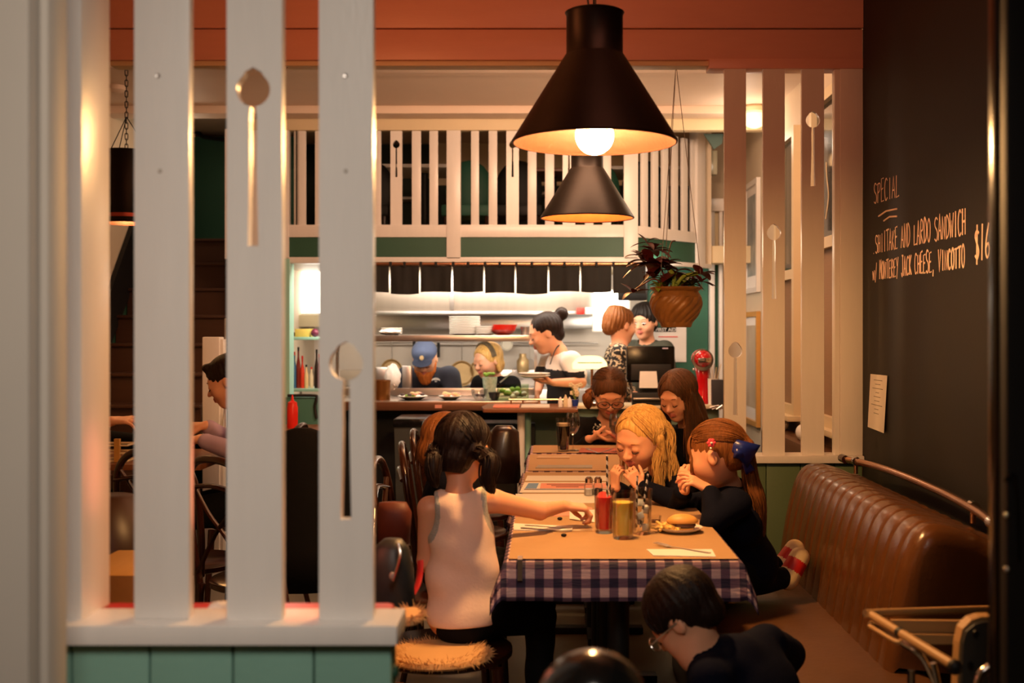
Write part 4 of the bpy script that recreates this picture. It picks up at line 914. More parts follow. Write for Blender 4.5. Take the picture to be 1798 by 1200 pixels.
# napkins and cutlery
flatsheet('napkin',[(1135,966),(1250,966),(1257,979),(1147,977)],paper,'white paper napkin under a fork on the near table','napkin',.002)
def fork(pa,pb,label,dz=.004,grp='cutlery on the near table'):
    a=T(*pa)+Vector((0,0,dz)); b=T(*pb)+Vector((0,0,dz)); d=(b-a).normalized(); s=Vector((-d.y,d.x,0)); L_=(b-a).length
    t=thing('fork',label,'fork',a,grp)
    MB().tube([b,a+d*L_*.32],[.0042,.0026],8,flat=.4).build('handle',steel,t)
    mb=MB(); mb.tube([a+d*L_*.32,a+d*L_*.22],[.003,.009],8,flat=.25)
    for k in (-1.5,-.5,.5,1.5): mb.tube([a+d*L_*.23+s*(k*.0052),a+s*(k*.0055)+Vector((0,0,.004))],[.0018,.001],5)
    mb.build('tines',steel,t)
fork((1150,958),(1247,974),'steel fork lying across the white napkin on the near table')
fork((1005,931),(922,925),'steel fork on the folded napkin at the left of the near table')
flatsheet('napkin',[(902,921),(1006,926),(1004,934),(902,932)],paper,'white folded napkin under knife and fork at the left of the near table','napkin',.003)
kn=MB(); kn.tube([T(915,930)+Vector((0,0,.005)),T(985,935)+Vector((0,0,.005)),T(1040,933)+Vector((0,0,.004))],[.006,.004,.003],8,flat=.3); tag(kn.build('knife',steel),'steel knife along the folded napkin on the near table','knife')
for k,(px,py,lab) in enumerate(((990,943,'single black olive on the bare kraft paper'),(983,914,'black olive lying near the pink menu'))):
    o=MB().ball(T(px,py)+Vector((0,0,.005)),(.008,.006,.005),12,8).build('olive',black_matte); tag(o,lab,'olive')
# menus and sheets
flatsheet('menu',[(905,895),(1010,886),(1040,893),(1040,906),(905,908)],pink_paper,'pink menu sheet under the girl’s outstretched hand on the near table'.replace('’',"'"),'menu',.0012)
flatsheet('menu',[(1000,899),(1044,897),(1044,919),(1000,913)],paper,'white crumpled sheet beside the red drink','paper',.0012,.002)
flatsheet('menu',[(905,868),(1072,868),(1072,884),(912,884)],paper,'large white sheet at the near end of the second table','paper',.001)
mn=thing('menu','pink and white menu with a blue printed box on the second table','menu',T(980,855))
def fs(name,pts,m,dz,th=.0006): return flatsheet(name,pts,m,'','',th,dz,None,mn)
fs('menu_sheet',[(921,848),(1068,848),(1074,866),(912,866)],paper,.001); fs('blue_box',[(928,850),(946,850),(942,859),(922,859)],blue_print,.0018); fs('pink_field',[(950,850),(1066,850),(1070,859),(948,859)],pink_paper,.0018); fs('blue_edge',[(921,860),(1070,860),(1071,861.2),(920,861.2)],mat('navy_ink',(60,66,110),.7),.0018)
flatsheet('menu',[(926,836),(1068,836),(1068,845),(922,845)],paper,'white sheet behind the pink and white menu on the second table','paper',.001)
for k in range(3): fs('print_line',[(960+8*k,851.5+2.4*k),(1040-12*k,851.5+2.4*k),(1040-12*k,852.5+2.4*k),(960+8*k,852.5+2.4*k)],menu_print,.0026)
flatsheet('menu',[(945,818),(1040,818),(1040,823),(940,823)],mat('grey_menu',(150,140,128),.6),'grey clipboard sheet on the third table','menu',.003)
flatsheet('menu',[(1020,788),(1085,788),(1088,797),(1016,795)],mat('red_menu',(170,90,70),.7),'reddish menu in front of the woman with glasses','menu',.003)
flatsheet('napkin',[(946,802),(1000,802),(1000,806),(942,806)],mat('tan_napkin',(180,150,120),.8),'folded tan napkin on the third table','napkin',.004)
for k,(pa,pb,lab) in enumerate((((1030,790),(1050,797),'keys and fork heap on the farthest table'),((1048,799),(1075,790),'slanted fork at the right of the farthest table'))): fork(pa,pb,lab,grp='cutlery on the farthest table')
# salt and pepper
for px,lab in ((1034,'glass salt shaker, left one of the pair on the second table'),(1050,'glass pepper shaker, right one of the pair on the second table')):
    c=T(px,871); t=thing('salt_shaker',lab,'shaker',c,'shakers on the second table')
    MB().lathe([(.001,tz),(.017,tz),(.017,tz+.035),(.013,tz+.046),(.001,tz+.046)],c=(c.x,c.y,0),n=8).build('shaker_glass',glass,t)
    MB().lathe([(.001,tz+.003),(.0145,tz+.003),(.0145,tz+.025),(.001,tz+.025)],c=(c.x,c.y,0),n=8).build('contents',ceramic if px<1040 else soil,t)
    MB().lathe([(.014,tz+.0465),(.014,tz+.06),(.008,tz+.067),(.001,tz+.068)],c=(c.x,c.y,0),n=16).build('shaker_cap',chrome,t)
# candle glass near shakers
cgl=T(1056,868)
# pint of stout and wine glasses on the farthest table
c=T(989,793); c.y-=.0; t=thing('pint_glass','tall glass of black stout with a cream head on the farthest table','glass',c)
x,y=c.x,c.y
MB().lathe([(.001,tz),(.026,tz),(.034,tz+.10),(.036,tz+.16),(.034,tz+.16),(.032,tz+.10),(.024,tz+.008),(.001,tz+.008)],c=(x,y,0),n=28).build('glass_wall',glass,t)
MB().lathe([(.001,tz+.009),(.0235,tz+.009),(.0312,tz+.10),(.0322,tz+.122),(.001,tz+.122)],c=(x,y,0),n=24).build('stout',mat('stout',(14,7,5),.1),t)
MB().lathe([(.001,tz+.1225),(.0322,tz+.1225),(.033,tz+.136),(.001,tz+.136)],c=(x,y,0),n=24).build('foam',mat('foam',(225,200,165),.7),t)
def wineglass(px,py,label,wine=None):
    c=T(px,py); x,y=c.x,c.y; t=thing('wine_glass',label,'glass',c,'wine glasses on the farthest table')
    MB().lathe([(.001,tz),(.032,tz),(.03,tz+.003),(.004,tz+.008),(.003,tz+.075),(.02,tz+.09),(.034,tz+.12),(.033,tz+.165),(.028,tz+.185),(.027,tz+.185),(.032,tz+.165),(.033,tz+.122),(.019,tz+.093),(.001,tz+.085)],c=(x,y,0),n=28).build('glass_bowl',glass,t)
    if wine: MB().lathe([(.001,tz+.0865),(.018,tz+.093),(.0315,tz+.12),(.0315,tz+.13),(.001,tz+.13)],c=(x,y,0),n=24).build('wine',wine,t)
wineglass(1006,792,'empty looking wine glass right of the stout'); wineglass(1082,795,'wine glass with dark red wine by the woman with glasses',mat('red_wine',(60,6,10),.1))
# ================================================================== bentwood chairs (face +X in their own frame)
def chair_proto():
    t = thing('bentwood_chair','x','chair',(0,0,0),'dark bentwood chairs')
    MB().lathe([(.001,.445),(.185,.445),(.195,.45),(.195,.466),(.186,.472),(.001,.466)],n=32).build('seat',dark_wood,t)
    for sx,sy in ((.15,.15),(.15,-.15)): MB().tube([(sx*1.15,sy*1.15,0),(sx,sy,.45)],[.012,.016],10).build('leg',dark_wood,t)
    for sy in (-1,1): MB().tube(smoothpath([(-.22,sy*.19,0),(-.17,sy*.165,.25),(-.155,sy*.16,.45)],4),[.012]*8+[.016],10).build('leg',dark_wood,t)
    hp=[(-.155,-.17,.45),(-.175,-.185,.62),(-.20,-.175,.80),(-.215,-.11,.885),(-.22,0,.905),(-.215,.11,.885),(-.20,.175,.80),(-.175,.185,.62),(-.155,.17,.45)]
    MB().tube(smoothpath(hp,5),.0135,10).build('back_hoop',dark_wood,t)
    mb=MB()
    for s in (-1,1): mb.tube(smoothpath([(-.165,-s*.165,.49),(-.19,-s*.03,.64),(-.20,s*.06,.72),(-.205,s*.155,.83)],5),.0095,8,flat=.6)
    mb.build('back_cross',dark_wood,t)
    MB().tube(smoothpath([(-.205,-.175,.79),(-.222,0,.815),(-.205,.175,.79)],5),.017,8,flat=.5).build('back_rail',dark_wood,t)
    MB().tube([Vector((.145*math.cos(a),.145*math.sin(a),.26)) for a in [2*PI*k/28 for k in range(28)]],.009,8,closed=True).build('stretcher_ring',dark_wood,t)
    return t
cp = chair_proto()
spots = [(-.29,3.16,.06,'dark bentwood chair under the girl in the pale top'),
 (-.36,3.86,-.0,'dark bentwood chair of the child behind the girl, by the second table'),
 (-.34,4.40,.10,'dark bentwood chair left of the second table with its back showing copper light'),
 (-.36,4.95,.05,'dark bentwood chair beside the third table'),
 (-.36,5.50,-.05,'dark bentwood chair beside the farthest table, under the folded garment'),
 (-.44,2.66,.35,'dark bentwood chair with hanging backpack, right of the spoon slat'),
 (-1.36,4.35,1.2,'dark bentwood chair with crossed back behind the second slat gap'),
 (-1.00,4.05,.9,'bentwood chair draped with a black coat behind the third slat gap'),
 (-2.1,4.6,.4,'dark bentwood chair seen between post and first slat'),
 (-1.35,5.25,PI,'bentwood chair on which the man in lilac sits'),
 (-.72,4.75,.3,'bentwood chair with glossy red-brown back just right of the spoon slat'),
 (-2.50,5.45,0,'bentwood chair of the guest whose hand shows beside the post')]
for i,(x,y,a,lab) in enumerate(spots):
    if i==0: cp.location=(x,y,0); cp.rotation_euler=(0,0,a); cp['label']=lab
    else: copy_tree(cp,(x,y,0),a,lab)
# sheepskin on the girl's chair: base pad plus hair tufts
def sheepskin(c, rx, ry, z, label, n=2600, edge=.05):
    mb=MB(); mb.lathe([(.001,z),(rx,z),(rx*1.05,z+.006),(rx*.98,z+.018),(.001,z+.022)],n=30); mb.v=[(c[0]+v[0],c[1]+v[1]*ry/rx,v[2]) for v in mb.v]
    t=thing('sheepskin',label,'sheepskin',(c[0],c[1],z)); mb.build('hide',fur_m,t)
    f=MB(); r_=random.Random(3)
    for k in range(n):
        a=r_.uniform(0,2*PI); q=math.sqrt(r_.uniform(.35,1)); p=Vector((c[0]+rx*1.02*q*math.cos(a),c[1]+ry*1.02*q*math.sin(a),z+.014))
        d=Vector((math.cos(a)*.9,math.sin(a)*.9,r_.uniform(-1.0,.9)))+Vector((r_.uniform(-.5,.5),r_.uniform(-.5,.5),0)); d.normalize(); L_=r_.uniform(.012,.028)
        s=d.orthogonal().normalized()*.0016; f.add([p-s,p+s,p+d*L_],[(0,1,2)])
    o=f.build('fleece',fur_m,t,False); o['kind']='stuff'; return t
sheepskin((-.29,3.05),.135,.12,.468,'fluffy tan sheepskin on the chair under the girl in the pale top')
sheepskin((-.290,2.40),.026,.045,.735,'tuft of tan sheepskin over the chair back beside the white sill',420)
# black coat on chair
def drape(name, pts, m, label, cat, folds=.012, n=24, rows_=18, parent=None, grp=None):
    """pts: rows of (x,y,z) centre + half width vector, swept into a closed soft body"""
    vs=[];fs=[]; R=len(pts)
    for i,(c,hx,hy) in enumerate(pts):
        for k in range(n):
            a=2*PI*k/n; f=1+folds*10*math.sin(5*a+i*.25)*.12+folds*6*math.sin(9*a+1+i*.1)*.1
            vs.append((c[0]+hx*math.cos(a)*f,c[1]+hy*math.sin(a)*f,c[2]))
    for i in range(R-1):
        for k in range(n): k2=(k+1)%n; fs.append((i*n+k,i*n+k2,(i+1)*n+k2,(i+1)*n+k))
    fs.append(tuple(range(n-1,-1,-1))); fs.append(tuple((R-1)*n+k for k in range(n)))
    mb=MB(); mb.add(vs,fs); o=mb.build(name,m,parent,smooth='all')
    if parent is None: tag(o,label,cat,grp)
    return o
c0=P(530,748,4.0)
drape('coat',[((c0.x+.0,3.92,.46),.17,.10),((c0.x,3.93,.60),.165,.09),((c0.x,3.95,.80),.15,.07),((c0.x,3.96,.93),.13,.055),((c0.x+.01,3.96,.985),.09,.04),((c0.x+.01,3.96,1.005),.03,.02)],black_cloth,'black coat draped over a chair behind the third slat gap','coat')
c0=P(885,760,5.42)
drape('folded_garment',[((c0.x-.02,5.42,.62),.10,.06),((c0.x-.02,5.42,.75),.095,.055),((c0.x,5.42,.86),.07,.04),((c0.x+.0,5.42,.89),.04,.03)],mat('dark_brown_leather',(34,18,14),.3,coat=.4),'dark glossy garment hung on the chair beside the farthest table','coat')
# backpack on near chair
bpk=thing('backpack','dark grey backpack hanging on the chair right of the spoon slat','backpack',P(685,1010,2.5))
cb=P(684,1015,2.5)
drape('bag_body',[((cb.x,2.52,.715),.045,.04),((cb.x,2.52,.73),.054,.045),((cb.x,2.52,.82),.050,.045),((cb.x,2.52,.865),.04,.035),((cb.x+.004,2.52,.885),.02,.018)],mat('charcoal_nylon',(44,46,46),.45,var=.5,vscale=30),'','',parent=bpk)
MB().tube(smoothpath([P(700,955,2.44),P(703,975,2.43),P(697,1000,2.43),P(690,1020,2.43)]),.004,8).build('zip',steel,bpk)
MB().ball(P(689,1012,2.43),(.007,.005,.009),10,8).build('buckle',mat('grey_buckle',(150,140,130),.3),bpk)
MB().tube(smoothpath([P(712,1060,2.52),P(730,1035,2.55),P(737,1010,2.58),P(738,985,2.6)]),.008,8,flat=.4).build('red_strap',red_vinyl,bpk)
rs_=drape('red_jacket',[((P(690,905,2.9).x,2.92,.80),.040,.03),((P(690,890,2.9).x,2.92,.88),.045,.03),((P(688,880,2.9).x,2.92,.905),.035,.02)],mat('rust_cloth',(92,38,22),.6),'rust coloured jacket over the chair right of the spoon slat','jacket')
# brown leather chair / tan box / red topped bench behind the left partition
o=drape('leather_armchair',[((P(190,0,3.2).x,3.2,.0),.16,.16),((P(190,0,3.2).x,3.2,.4),.16,.16),((P(192,0,3.2).x,3.2,.75),.11,.12),((P(188,0,3.2).x,3.2,.88),.07,.08)],mat('dark_leather',(50,26,14),.45),'rounded dark brown leather chair back behind the post at far left','chair')
o=MB().box((X(120,2.6),2.6,.0),(X(262,2.6),2.9,Z(1011,2.6))).build('wooden_ledge',tan_wood,None,bevel=.004); tag(o,'light wooden ledge low between the post and the first slat','ledge')
rv=thing('red_bench','red vinyl padded bench back just behind the sill of the left partition','bench',(-.6,2.0,0))
MB().box((-1.0,1.93,.70),(-.27,2.04,.862)).build('padded_top',red_vinyl,rv,bevel=.012)
MB().box((-.98,1.95,0),(-.29,2.02,.70)).build('bench_back',dark_wood,rv)
crumple(P(602,1066,1.98),(.03,.02,.010),paper,'napkin','crumpled white napkin behind the sill at the third slat','napkin',8)
crumple(P(392,1066,1.98),(.025,.02,.009),paper,'napkin','crumpled white napkin behind the sill at the second slat','napkin',9)
# left dining table with menu rack
lt=thing('dining_table','dining table of the man in lilac behind the first two slats','table',(-1.85,5.3,0))
MB().box((-2.3,5.0,.728),(-1.52,5.65,.755)).build('tabletop',table_wood,lt,bevel=.004); MB().lathe([(.2,0),(.2,.02),(.03,.03),(.03,.728)],c=(-1.86,5.3,0),n=20).build('pedestal',black_matte,lt)
rk=thing('condiment_rack','cream wire rack standing on the left table beside the post','rack',P(215,800,5.2))
for k in range(3):
    z=.76+.035*k; MB().tube([(P(186,0,5.2).x,5.08,z),(P(240,0,5.2).x,5.08,z),(P(240,0,5.2).x,5.2,z),(P(186,0,5.2).x,5.2,z)],.005,6,closed=True).build('wire_ring',cream_paint,rk)
MB().box((P(219,0,5.2).x,5.07,.757),(P(228,0,5.2).x,5.09,.86)).build('rack_post',tan_wood,rk)
# squeeze bottle + table near kitchen on the left
bt2=thing('dining_table','dark table holding the red sauce bottle, left of the kitchen','table',(X(515,6.5),6.5,0))
zt2=Z(752,6.5); MB().box((X(470,6.5),6.35,zt2-.025),(X(572,6.5),6.75,zt2)).build('tabletop',table_wood,bt2,bevel=.004); MB().lathe([(.18,0),(.18,.02),(.03,.03),(.03,zt2-.025)],c=(X(520,6.5),6.55,0),n=20).build('pedestal',black_matte,bt2)
q=Vector((X(513.5,6.5),6.5,zt2)); s=6.5/FP
sq=thing('squeeze_bottle','red plastic squeeze bottle with pointed nozzle','bottle',q)
MB().lathe([(.001,zt2),(9*s,zt2),(9.5*s,zt2+2*s),(9.5*s,zt2+36*s),(8*s,zt2+42*s)],c=(q.x,q.y,0),n=20).build('bottle_body',red_plastic,sq)
MB().lathe([(8.3*s,zt2+42*s),(8*s,zt2+45*s),(3*s,zt2+48*s),(1*s,zt2+58*s),(.001,zt2+58.5*s)],c=(q.x,q.y,0),n=18).build('nozzle',red_plastic,sq)
hs=MB(); hs.tube(smoothpath([P(505,695,6.99),P(552,695,6.99),P(556,700,6.99),P(553,715,6.99),P(556,735,6.99)],5),.009,8); tag(hs.build('black_hose_rail',black_matte),'black bent rail in front of the teal cabinet at the kitchen left','rail')
tag(MB().box((X(498,7.0),7.0,0),(X(572,7.0),7.15,Z(698,7.0))).build('cabinet',mat('teal_cabinet',(60,110,100),.5),None,bevel=.01),'teal cabinet below the kitchen side shelf','cabinet')
# ================================================================== bin, station counter, bar ledge
bn=thing('rubbish_bin','tall dark grey rubbish bin with black liner under the pass','bin',(X(722,6.6),6.75,0))
x0,x1=X(692,6.6),X(766,6.6); zt3=Z(742,6.6)
mb=MB(); mb.prism([(x0+.02,0),(x1-.02,0),(x1,zt3),(x0,zt3)],lambda u,v,s_:Vector((u,6.6+.35*s_,v))); mb.build('bin_body',bin_m,bn,False)
MB().box((x0-.006,6.59,zt3-.03),(x1+.006,6.96,zt3+.02)).build('bin_liner',liner_m,bn,bevel=.012)
tag(MB().box((X(745,6.9),6.9,0),(X(940,6.9),7.15,.78)).build('storage_cupboard',black_matte,None,bevel=.01),'dark cupboard under the pass right of the bin','cupboard')
lg=thing('bar_ledge','rounded brown bar ledge with pink menus on a pale post, right of the pass','counter',(X(920,6.5),6.5,0))
zl=Z(718,6.5); mb=MB(); ol=[(X(842,6.5)+.02,6.5),(X(1015,6.5),6.5),(X(1015,6.5),6.95),(X(850,6.5),6.95),(X(842,6.5),6.7)]
mb.prism(ol,lambda u,v,s_:Vector((u,v,zl-.024*s_))); mb.build('ledge_top',table_wood,lg,False,.006)
MB().lathe([(.022,.02),(.022,zl-.024)],c=(X(915,6.6),6.6,0),n=16).build('post',white_paint,lg); MB().lathe([(.018,.02),(.018,zl-.024)],c=(X(927,6.7),6.7,0),n=16).build('post',mint,lg); MB().lathe([(.16,0),(.15,.02)],c=(X(921,6.6),6.65,0),n=24).build('foot',black_matte,lg)
for k,(a,b) in enumerate(((866,912),(915,965))):
    o=MB().box((X(a,6.6),6.56,zl+.0005),(X(b,6.6),6.75,zl+.010)).build('menu',pink_paper if k==0 else paper,None,bevel=.002); tag(o,['pink menu lying at the left of the bar ledge','white menu with pink print at the right of the bar ledge'][k],'menu','menus on the bar ledge')
rl2=thing('brass_ledge_rail','thin brass rail above the bar ledge','rail',(X(900,6.8),6.85,zl))
MB().tube([(X(893,6.8),6.85,zl+.03),(X(1003,6.8),6.85,zl+.03)],.006,8).build('rail_bar',brass,rl2)
for px in (897,918,1000): MB().tube([(X(px,6.8),6.85,zl),(X(px,6.8),6.85,zl+.036)],.005,8).build('rail_stud',brass,rl2)
sc=thing('waiter_station','green panelled waiter station counter behind the seated women','counter',(X(1100,7.0),7.0,0))
zs2=Z(712,7.0)
MB().box((X(930,7.0),7.0,0),(X(1262,7.0),7.26,zs2-.02)).build('counter_body',mat('dim_green',(92,112,96),.5),sc,False)
MB().box((X(985,7.0),6.96,zs2-.02),(X(1268,7.0),7.28,zs2)).build('counter_top',cream_paint,sc,bevel=.004)
# POS screen
YS=7.05; po=thing('till_screen','black till monitor seen from behind with a white docket hanging below','monitor',(X(1140,YS),YS,zs2))
MB().box((X(1100,YS),YS,Z(672,YS)),(X(1185,YS),YS+.05,Z(608,YS))).build('monitor_back',black_paint,po,bevel=.01)
MB().box((X(1108,YS),YS-.01,Z(668,YS)),(X(1178,YS),YS,Z(640,YS))).build('monitor_hump',black_matte,po,bevel=.004)
MB().box((X(1122,YS),YS+.02,zs2),(X(1158,YS),YS+.09,Z(665,YS))).build('monitor_stand',black_matte,po,bevel=.01)
MB().box((X(1118,YS)-.02,YS-.02,zs2),(X(1160,YS)+.02,YS+.14,zs2+.03)).build('monitor_foot',black_matte,po,bevel=.01)
MB().box((X(1163,YS),YS-.003,Z(613,YS)),(X(1173,YS),YS,Z(611,YS))).build('badge',mat('pale_badge',(200,190,215),.4),po)
mb=MB(); mb.prism([(X(1121,YS),Z(681,YS)),(X(1154,YS),Z(681,YS)),(X(1152,YS),Z(652,YS)),(X(1123,YS),Z(652,YS))],lambda u,v,s_:Vector((u,YS-.03+.001*s_-.02*(1-(v-Z(681,YS))/.1),v))); tag(mb.build('receipt',paper,None,False),'white till docket hanging in front of the black monitor','receipt')
pn2=thing('receipt_printer','black receipt printer and keyboard below the till monitor','printer',(X(1140,6.98),7.0,zs2))
MB().box((X(1110,6.98),6.98,zs2),(X(1180,6.98),7.04,Z(690,6.98))).build('printer_body',black_matte,pn2,bevel=.006)
MB().box((X(1112,6.98),6.965,Z(703,6.98)),(X(1178,6.98),6.98,Z(699,6.98))).build('printer_slot',steel,pn2,bevel=.002)
cb_=thing('wire_tangle','tangle of silver cutlery and cables left of the till','cable',(X(1095,7.0),7.0,zs2)); cbl=MB(); r5=random.Random(12)
for k in range(16):
    a=P(r5.uniform(1078,1112),r5.uniform(665,712),7.0); b=P(r5.uniform(1078,1112),r5.uniform(665,712),7.03); m_=(a+b)/2+Vector((r5.uniform(-.03,.03),0,r5.uniform(-.03,.05))); cbl.tube(smoothpath([a,m_,b],5),.003,5)
cbl.build('cables',steel,cb_)
# banker's lamp
bl=thing('desk_lamp','lit banker desk lamp with a pale yellow glass shade','lamp',(X(1035,6.95),6.98,zs2)); YL2=6.95
mb=MB(); n=24; vs=[];fs=[]; xa,xb=X(1006,YL2),X(1066,YL2); prof=[(1,0),(.96,.35),(.8,.65),(.5,.9),(0,1.0)]
za,zb_=Z(648,YL2),Z(625,YL2)
for s_ in range(2):
    for i in range(13):
        u=i/12
        for j in range(9):
            th=PI*j/8; w=.055*(1-.12*abs(2*u-1)**3)-.003*s_; hgt=(zb_-za)*(1-.55*abs(2*u-1)**4)-.003*s_
            vs.append((xa+(xb-xa)*u,YL2+.03-w*math.cos(th),za+hgt*math.sin(th)))
for s_ in range(2):
    b0=s_*13*9
    for i in range(12):
        for j in range(8): q_=(b0+i*9+j,b0+i*9+j+1,b0+(i+1)*9+j+1,b0+(i+1)*9+j); fs.append(q_ if s_==0 else q_[::-1])
mb.add(vs,fs); mb.build('lamp_shade',lamp_glass,bl,smooth='all')
MB().tube([(X(1014,YL2),YL2-.026,Z(637,YL2)),(X(1057,YL2),YL2-.026,Z(637,YL2))],.003,6).build('shade_bar',mat('lamp_green',(60,90,40),.4),bl)
MB().lathe([(.05,zs2),(.05,zs2+.015),(.008,zs2+.02),(.008,zb_)],c=(X(1040,YL2),YL2+.05,0),n=20).build('lamp_stem',brass,bl)
tag(MB().lathe([(.001,Z(668,7.3)),(.05,Z(668,7.3)),(.05,Z(663,7.3))],c=(X(1000,7.3),7.4,0),n=20).build('dish',ceramic) ,'x','plate') if False else None
# condiments on the ledge and flowers
zf=zl
for k,(px,m) in enumerate(((984,paper),(993,cream_paint),(1000,paper))):
    x=X(px,6.65); h=.05+.012*(k==1); t=thing('condiment_jar',['left white condiment jar by the flowers','middle cream condiment bottle by the flowers','right white condiment jar by the flowers'][k],'jar',(x,6.65,zf),'condiments by the flowers')
    MB().lathe([(.001,zf),(.013,zf),(.013,zf+h*.8),(.006,zf+h),(.001,zf+h)],c=(x,6.65,0),n=12).build('jar_body',m,t); MB().lathe([(.007,zf+h*.9),(.004,zf+h*1.15),(.001,zf+h*1.15)],c=(x,6.65,0),n=10).build('jar_lid',m,t)
fx=X(1010,6.7); fl=thing('flower_vase','small blue pot with cream blossoms on the ledge','vase',(fx,6.7,zf))
MB().lathe([(.001,zf),(.016,zf),(.022,zf+.04),(.02,zf+.04),(.001,zf+.036)],c=(fx,6.7,0),n=16).build('pot',mat('blue_glaze',(40,60,140),.25),fl)
r6=random.Random(5)
for k in range(9):
    p=Vector((fx+r6.uniform(-.028,.034),6.7+r6.uniform(-.02,.02),zf+.07+r6.uniform(0,.06))); MB().tube([(fx,6.7,zf+.035),p],.0015,5).build('stem',leaf_green,fl)
    f=MB()
    for j in range(5): a=2*PI*j/5; f.ball(p+Vector((.008*math.cos(a),-.002,.008*math.sin(a))),(.007,.003,.007),8,6)
    f.build('blossom',cream_paint,fl)
# red stand mixer
YM=7.15; mx_=thing('stand_mixer','glossy red stand mixer with chrome band on the waiter station','mixer',(X(1230,YM),YM,zs2)); sM=YM/FP
def mz(py): return Z(py,YM)
MB().ball((X(1232,YM),YM,mz(630)),(18*sM,.13,17*sM),24,16).build('mixer_head',red_enamel,mx_)
MB().lathe([(.052,-.001),(.0665,-.001),(.0665,.008),(.052,.008)],c=(X(1232,YM),YM-.055,mz(632)),n=28,M=Matrix.Rotation(PI/2,3,'X')).build('chrome_band',chrome,mx_)
MB().box((X(1221,YM),YM-.135,mz(636)),(X(1243,YM),YM-.12,mz(628))).build('badge',chrome,mx_,bevel=.003)
drape('mixer_column',[((X(1234,YM),YM+.02,zs2),15*sM,.08),((X(1234,YM),YM+.02,zs2+.03),12*sM,.06),((X(1235,YM),YM+.02,mz(665)),11*sM,.055),((X(1234,YM),YM+.01,mz(640)),15*sM,.07)],red_enamel,'','',0,parent=mx_)
MB().ball((X(1216,YM),YM-.05,mz(648)),(.008,.008,.008),10,8).build('speed_knob',chrome,mx_)
MB().lathe([(.02,zs2+.02),(.055,zs2+.06),(.06,zs2+.13),(.056,zs2+.13),(.05,zs2+.06),(.018,zs2+.024)],c=(X(1236,7.0),7.03,0),n=24).build('mixing_bowl',steel,mx_) if False else None
ur=thing('utensil_jar','white utensil jar with whisks right of the mixer','jar',(X(1256,7.05),7.05,zs2))
MB().lathe([(.03,zs2),(.034,zs2+.16),(.03,zs2+.16),(.027,zs2+.01)],c=(X(1252,7.1),7.1,0),n=18).build('jar_body',ceramic,ur)
for k in range(6): MB().tube([(X(1250+k,7.1),7.1,zs2+.1),(X(1246+k*4,7.1),7.1,zs2+.23+.01*(k%3))],.003,5).build('utensil',cream_paint if k%2 else steel,ur)
tag(MB().box((X(1250,6.99),6.98,zs2),(X(1270,6.99),7.03,Z(667,6.99))).build('dark_canister',mat('slate',(52,54,58),.5),None,bevel=.006),'dark slate canister on the station beside the mixer','canister')
for k in range(5):
    o=MB().tube([P(1246+k*4,716+(k%2)*3,6.95),P(1262+k*2,712+(k%3)*4,6.95)],.004,6).build('spoon',steel); o.location.z+=.0; tag(o,'loose steel cutlery at the right end of the station','cutlery','cutlery on the station')
# ================================================================== booth bench along the blackboard wall
bb=thing('booth_bench','channelled brown leather booth bench along the blackboard wall','bench',(1.0,3.6,0))
MB().box((.50,2.75,0),(1.16,4.55,.34)).build('bench_base',dark_wood,bb,bevel=.008)
MB().box((.44,2.75,.34),(1.0,4.56,.45)).build('seat_cushion',leather_seat,bb,bevel=.035)
def channelled(y0,y1,n,parent):
    """backrest with vertical channels: rounded profile swept along Y with a pinch at every seam"""
    prof=[(.89,.43),(.91,.55),(.93,.66),(.95,.745),(.972,.795),(1.0,.822),(1.04,.828),(1.10,.815),(1.16,.79),(1.20,.75),(1.20,.40)]
    pr=[Vector((a,0,b)) for a,b in prof]; pr=[Vector((v.x,0,v.z)) for v in smoothpath(pr,3)]
    cx,cz=1.04,.62; ns=n*10; vs=[];fs=[]; m=len(pr)
    for i in range(ns+1):
        y=y0+(y1-y0)*i/ns; ph=(i%10)/10; pin=abs(math.sin(PI*ph)) if 0<i<ns else 0
        g=.007*(pin**.35)
        if (i//10) in (4,) and ph==0: g=-.010
        rd=0
        e=min(i,ns-i)/6
        if e<1: rd=.045*(1-math.sqrt(max(0,1-(1-e)**2)))
        for v in pr:
            d=Vector((v.x-cx,0,v.z-cz)); L_=d.length; d.normalize(); k=g*(1 if v.z>.45 else .3)-rd
            vs.append((v.x+d.x*k,y,v.z+d.z*k))
    for i in range(ns):
        for k in range(m-1): a=i*m+k; fs.append((a,a+1,a+m+1,a+m))
    fs.append(tuple(range(m))); fs.append(tuple(ns*m+k for k in reversed(range(m))))
    mb=MB(); mb.add(vs,fs); return mb.build('backrest',leather,parent,smooth=True)
channelled(2.97,4.42,15,bb)
MB().box((1.0,3.04,.36),(1.25,4.5,.60)).build('backrest_frame',dark_wood,bb,False)
br=thing('bench_rail','bent copper coloured tube rail behind the leather bench','rail',(1.19,3.7,.85))
MB().tube(smoothpath([(1.155,4.42,.845),(1.20,4.2,.848),(1.215,3.9,.850),(1.215,3.5,.848),(1.19,3.15,.846),(1.165,2.98,.842)],6),.0125,12).build('rail_tube',brass,br)
MB().tube([(1.155,4.40,.845),(1.155,4.46,.845)],.016,12).build('end_cap',dark_wood,br); MB().tube([(1.17,3.0,.842),(1.165,2.94,.841)],.017,12).build('end_cap',chrome,br)
for (x,y) in ((1.175,4.33),(1.205,3.22)):
    MB().tube([(x,y,.80),(x,y,.85)],.008,10).build('rail_bracket',brass,br); MB().tube([(x,y-.012,.847),(x,y+.012,.849)],.0165,12).build('rail_clamp',chrome,br)
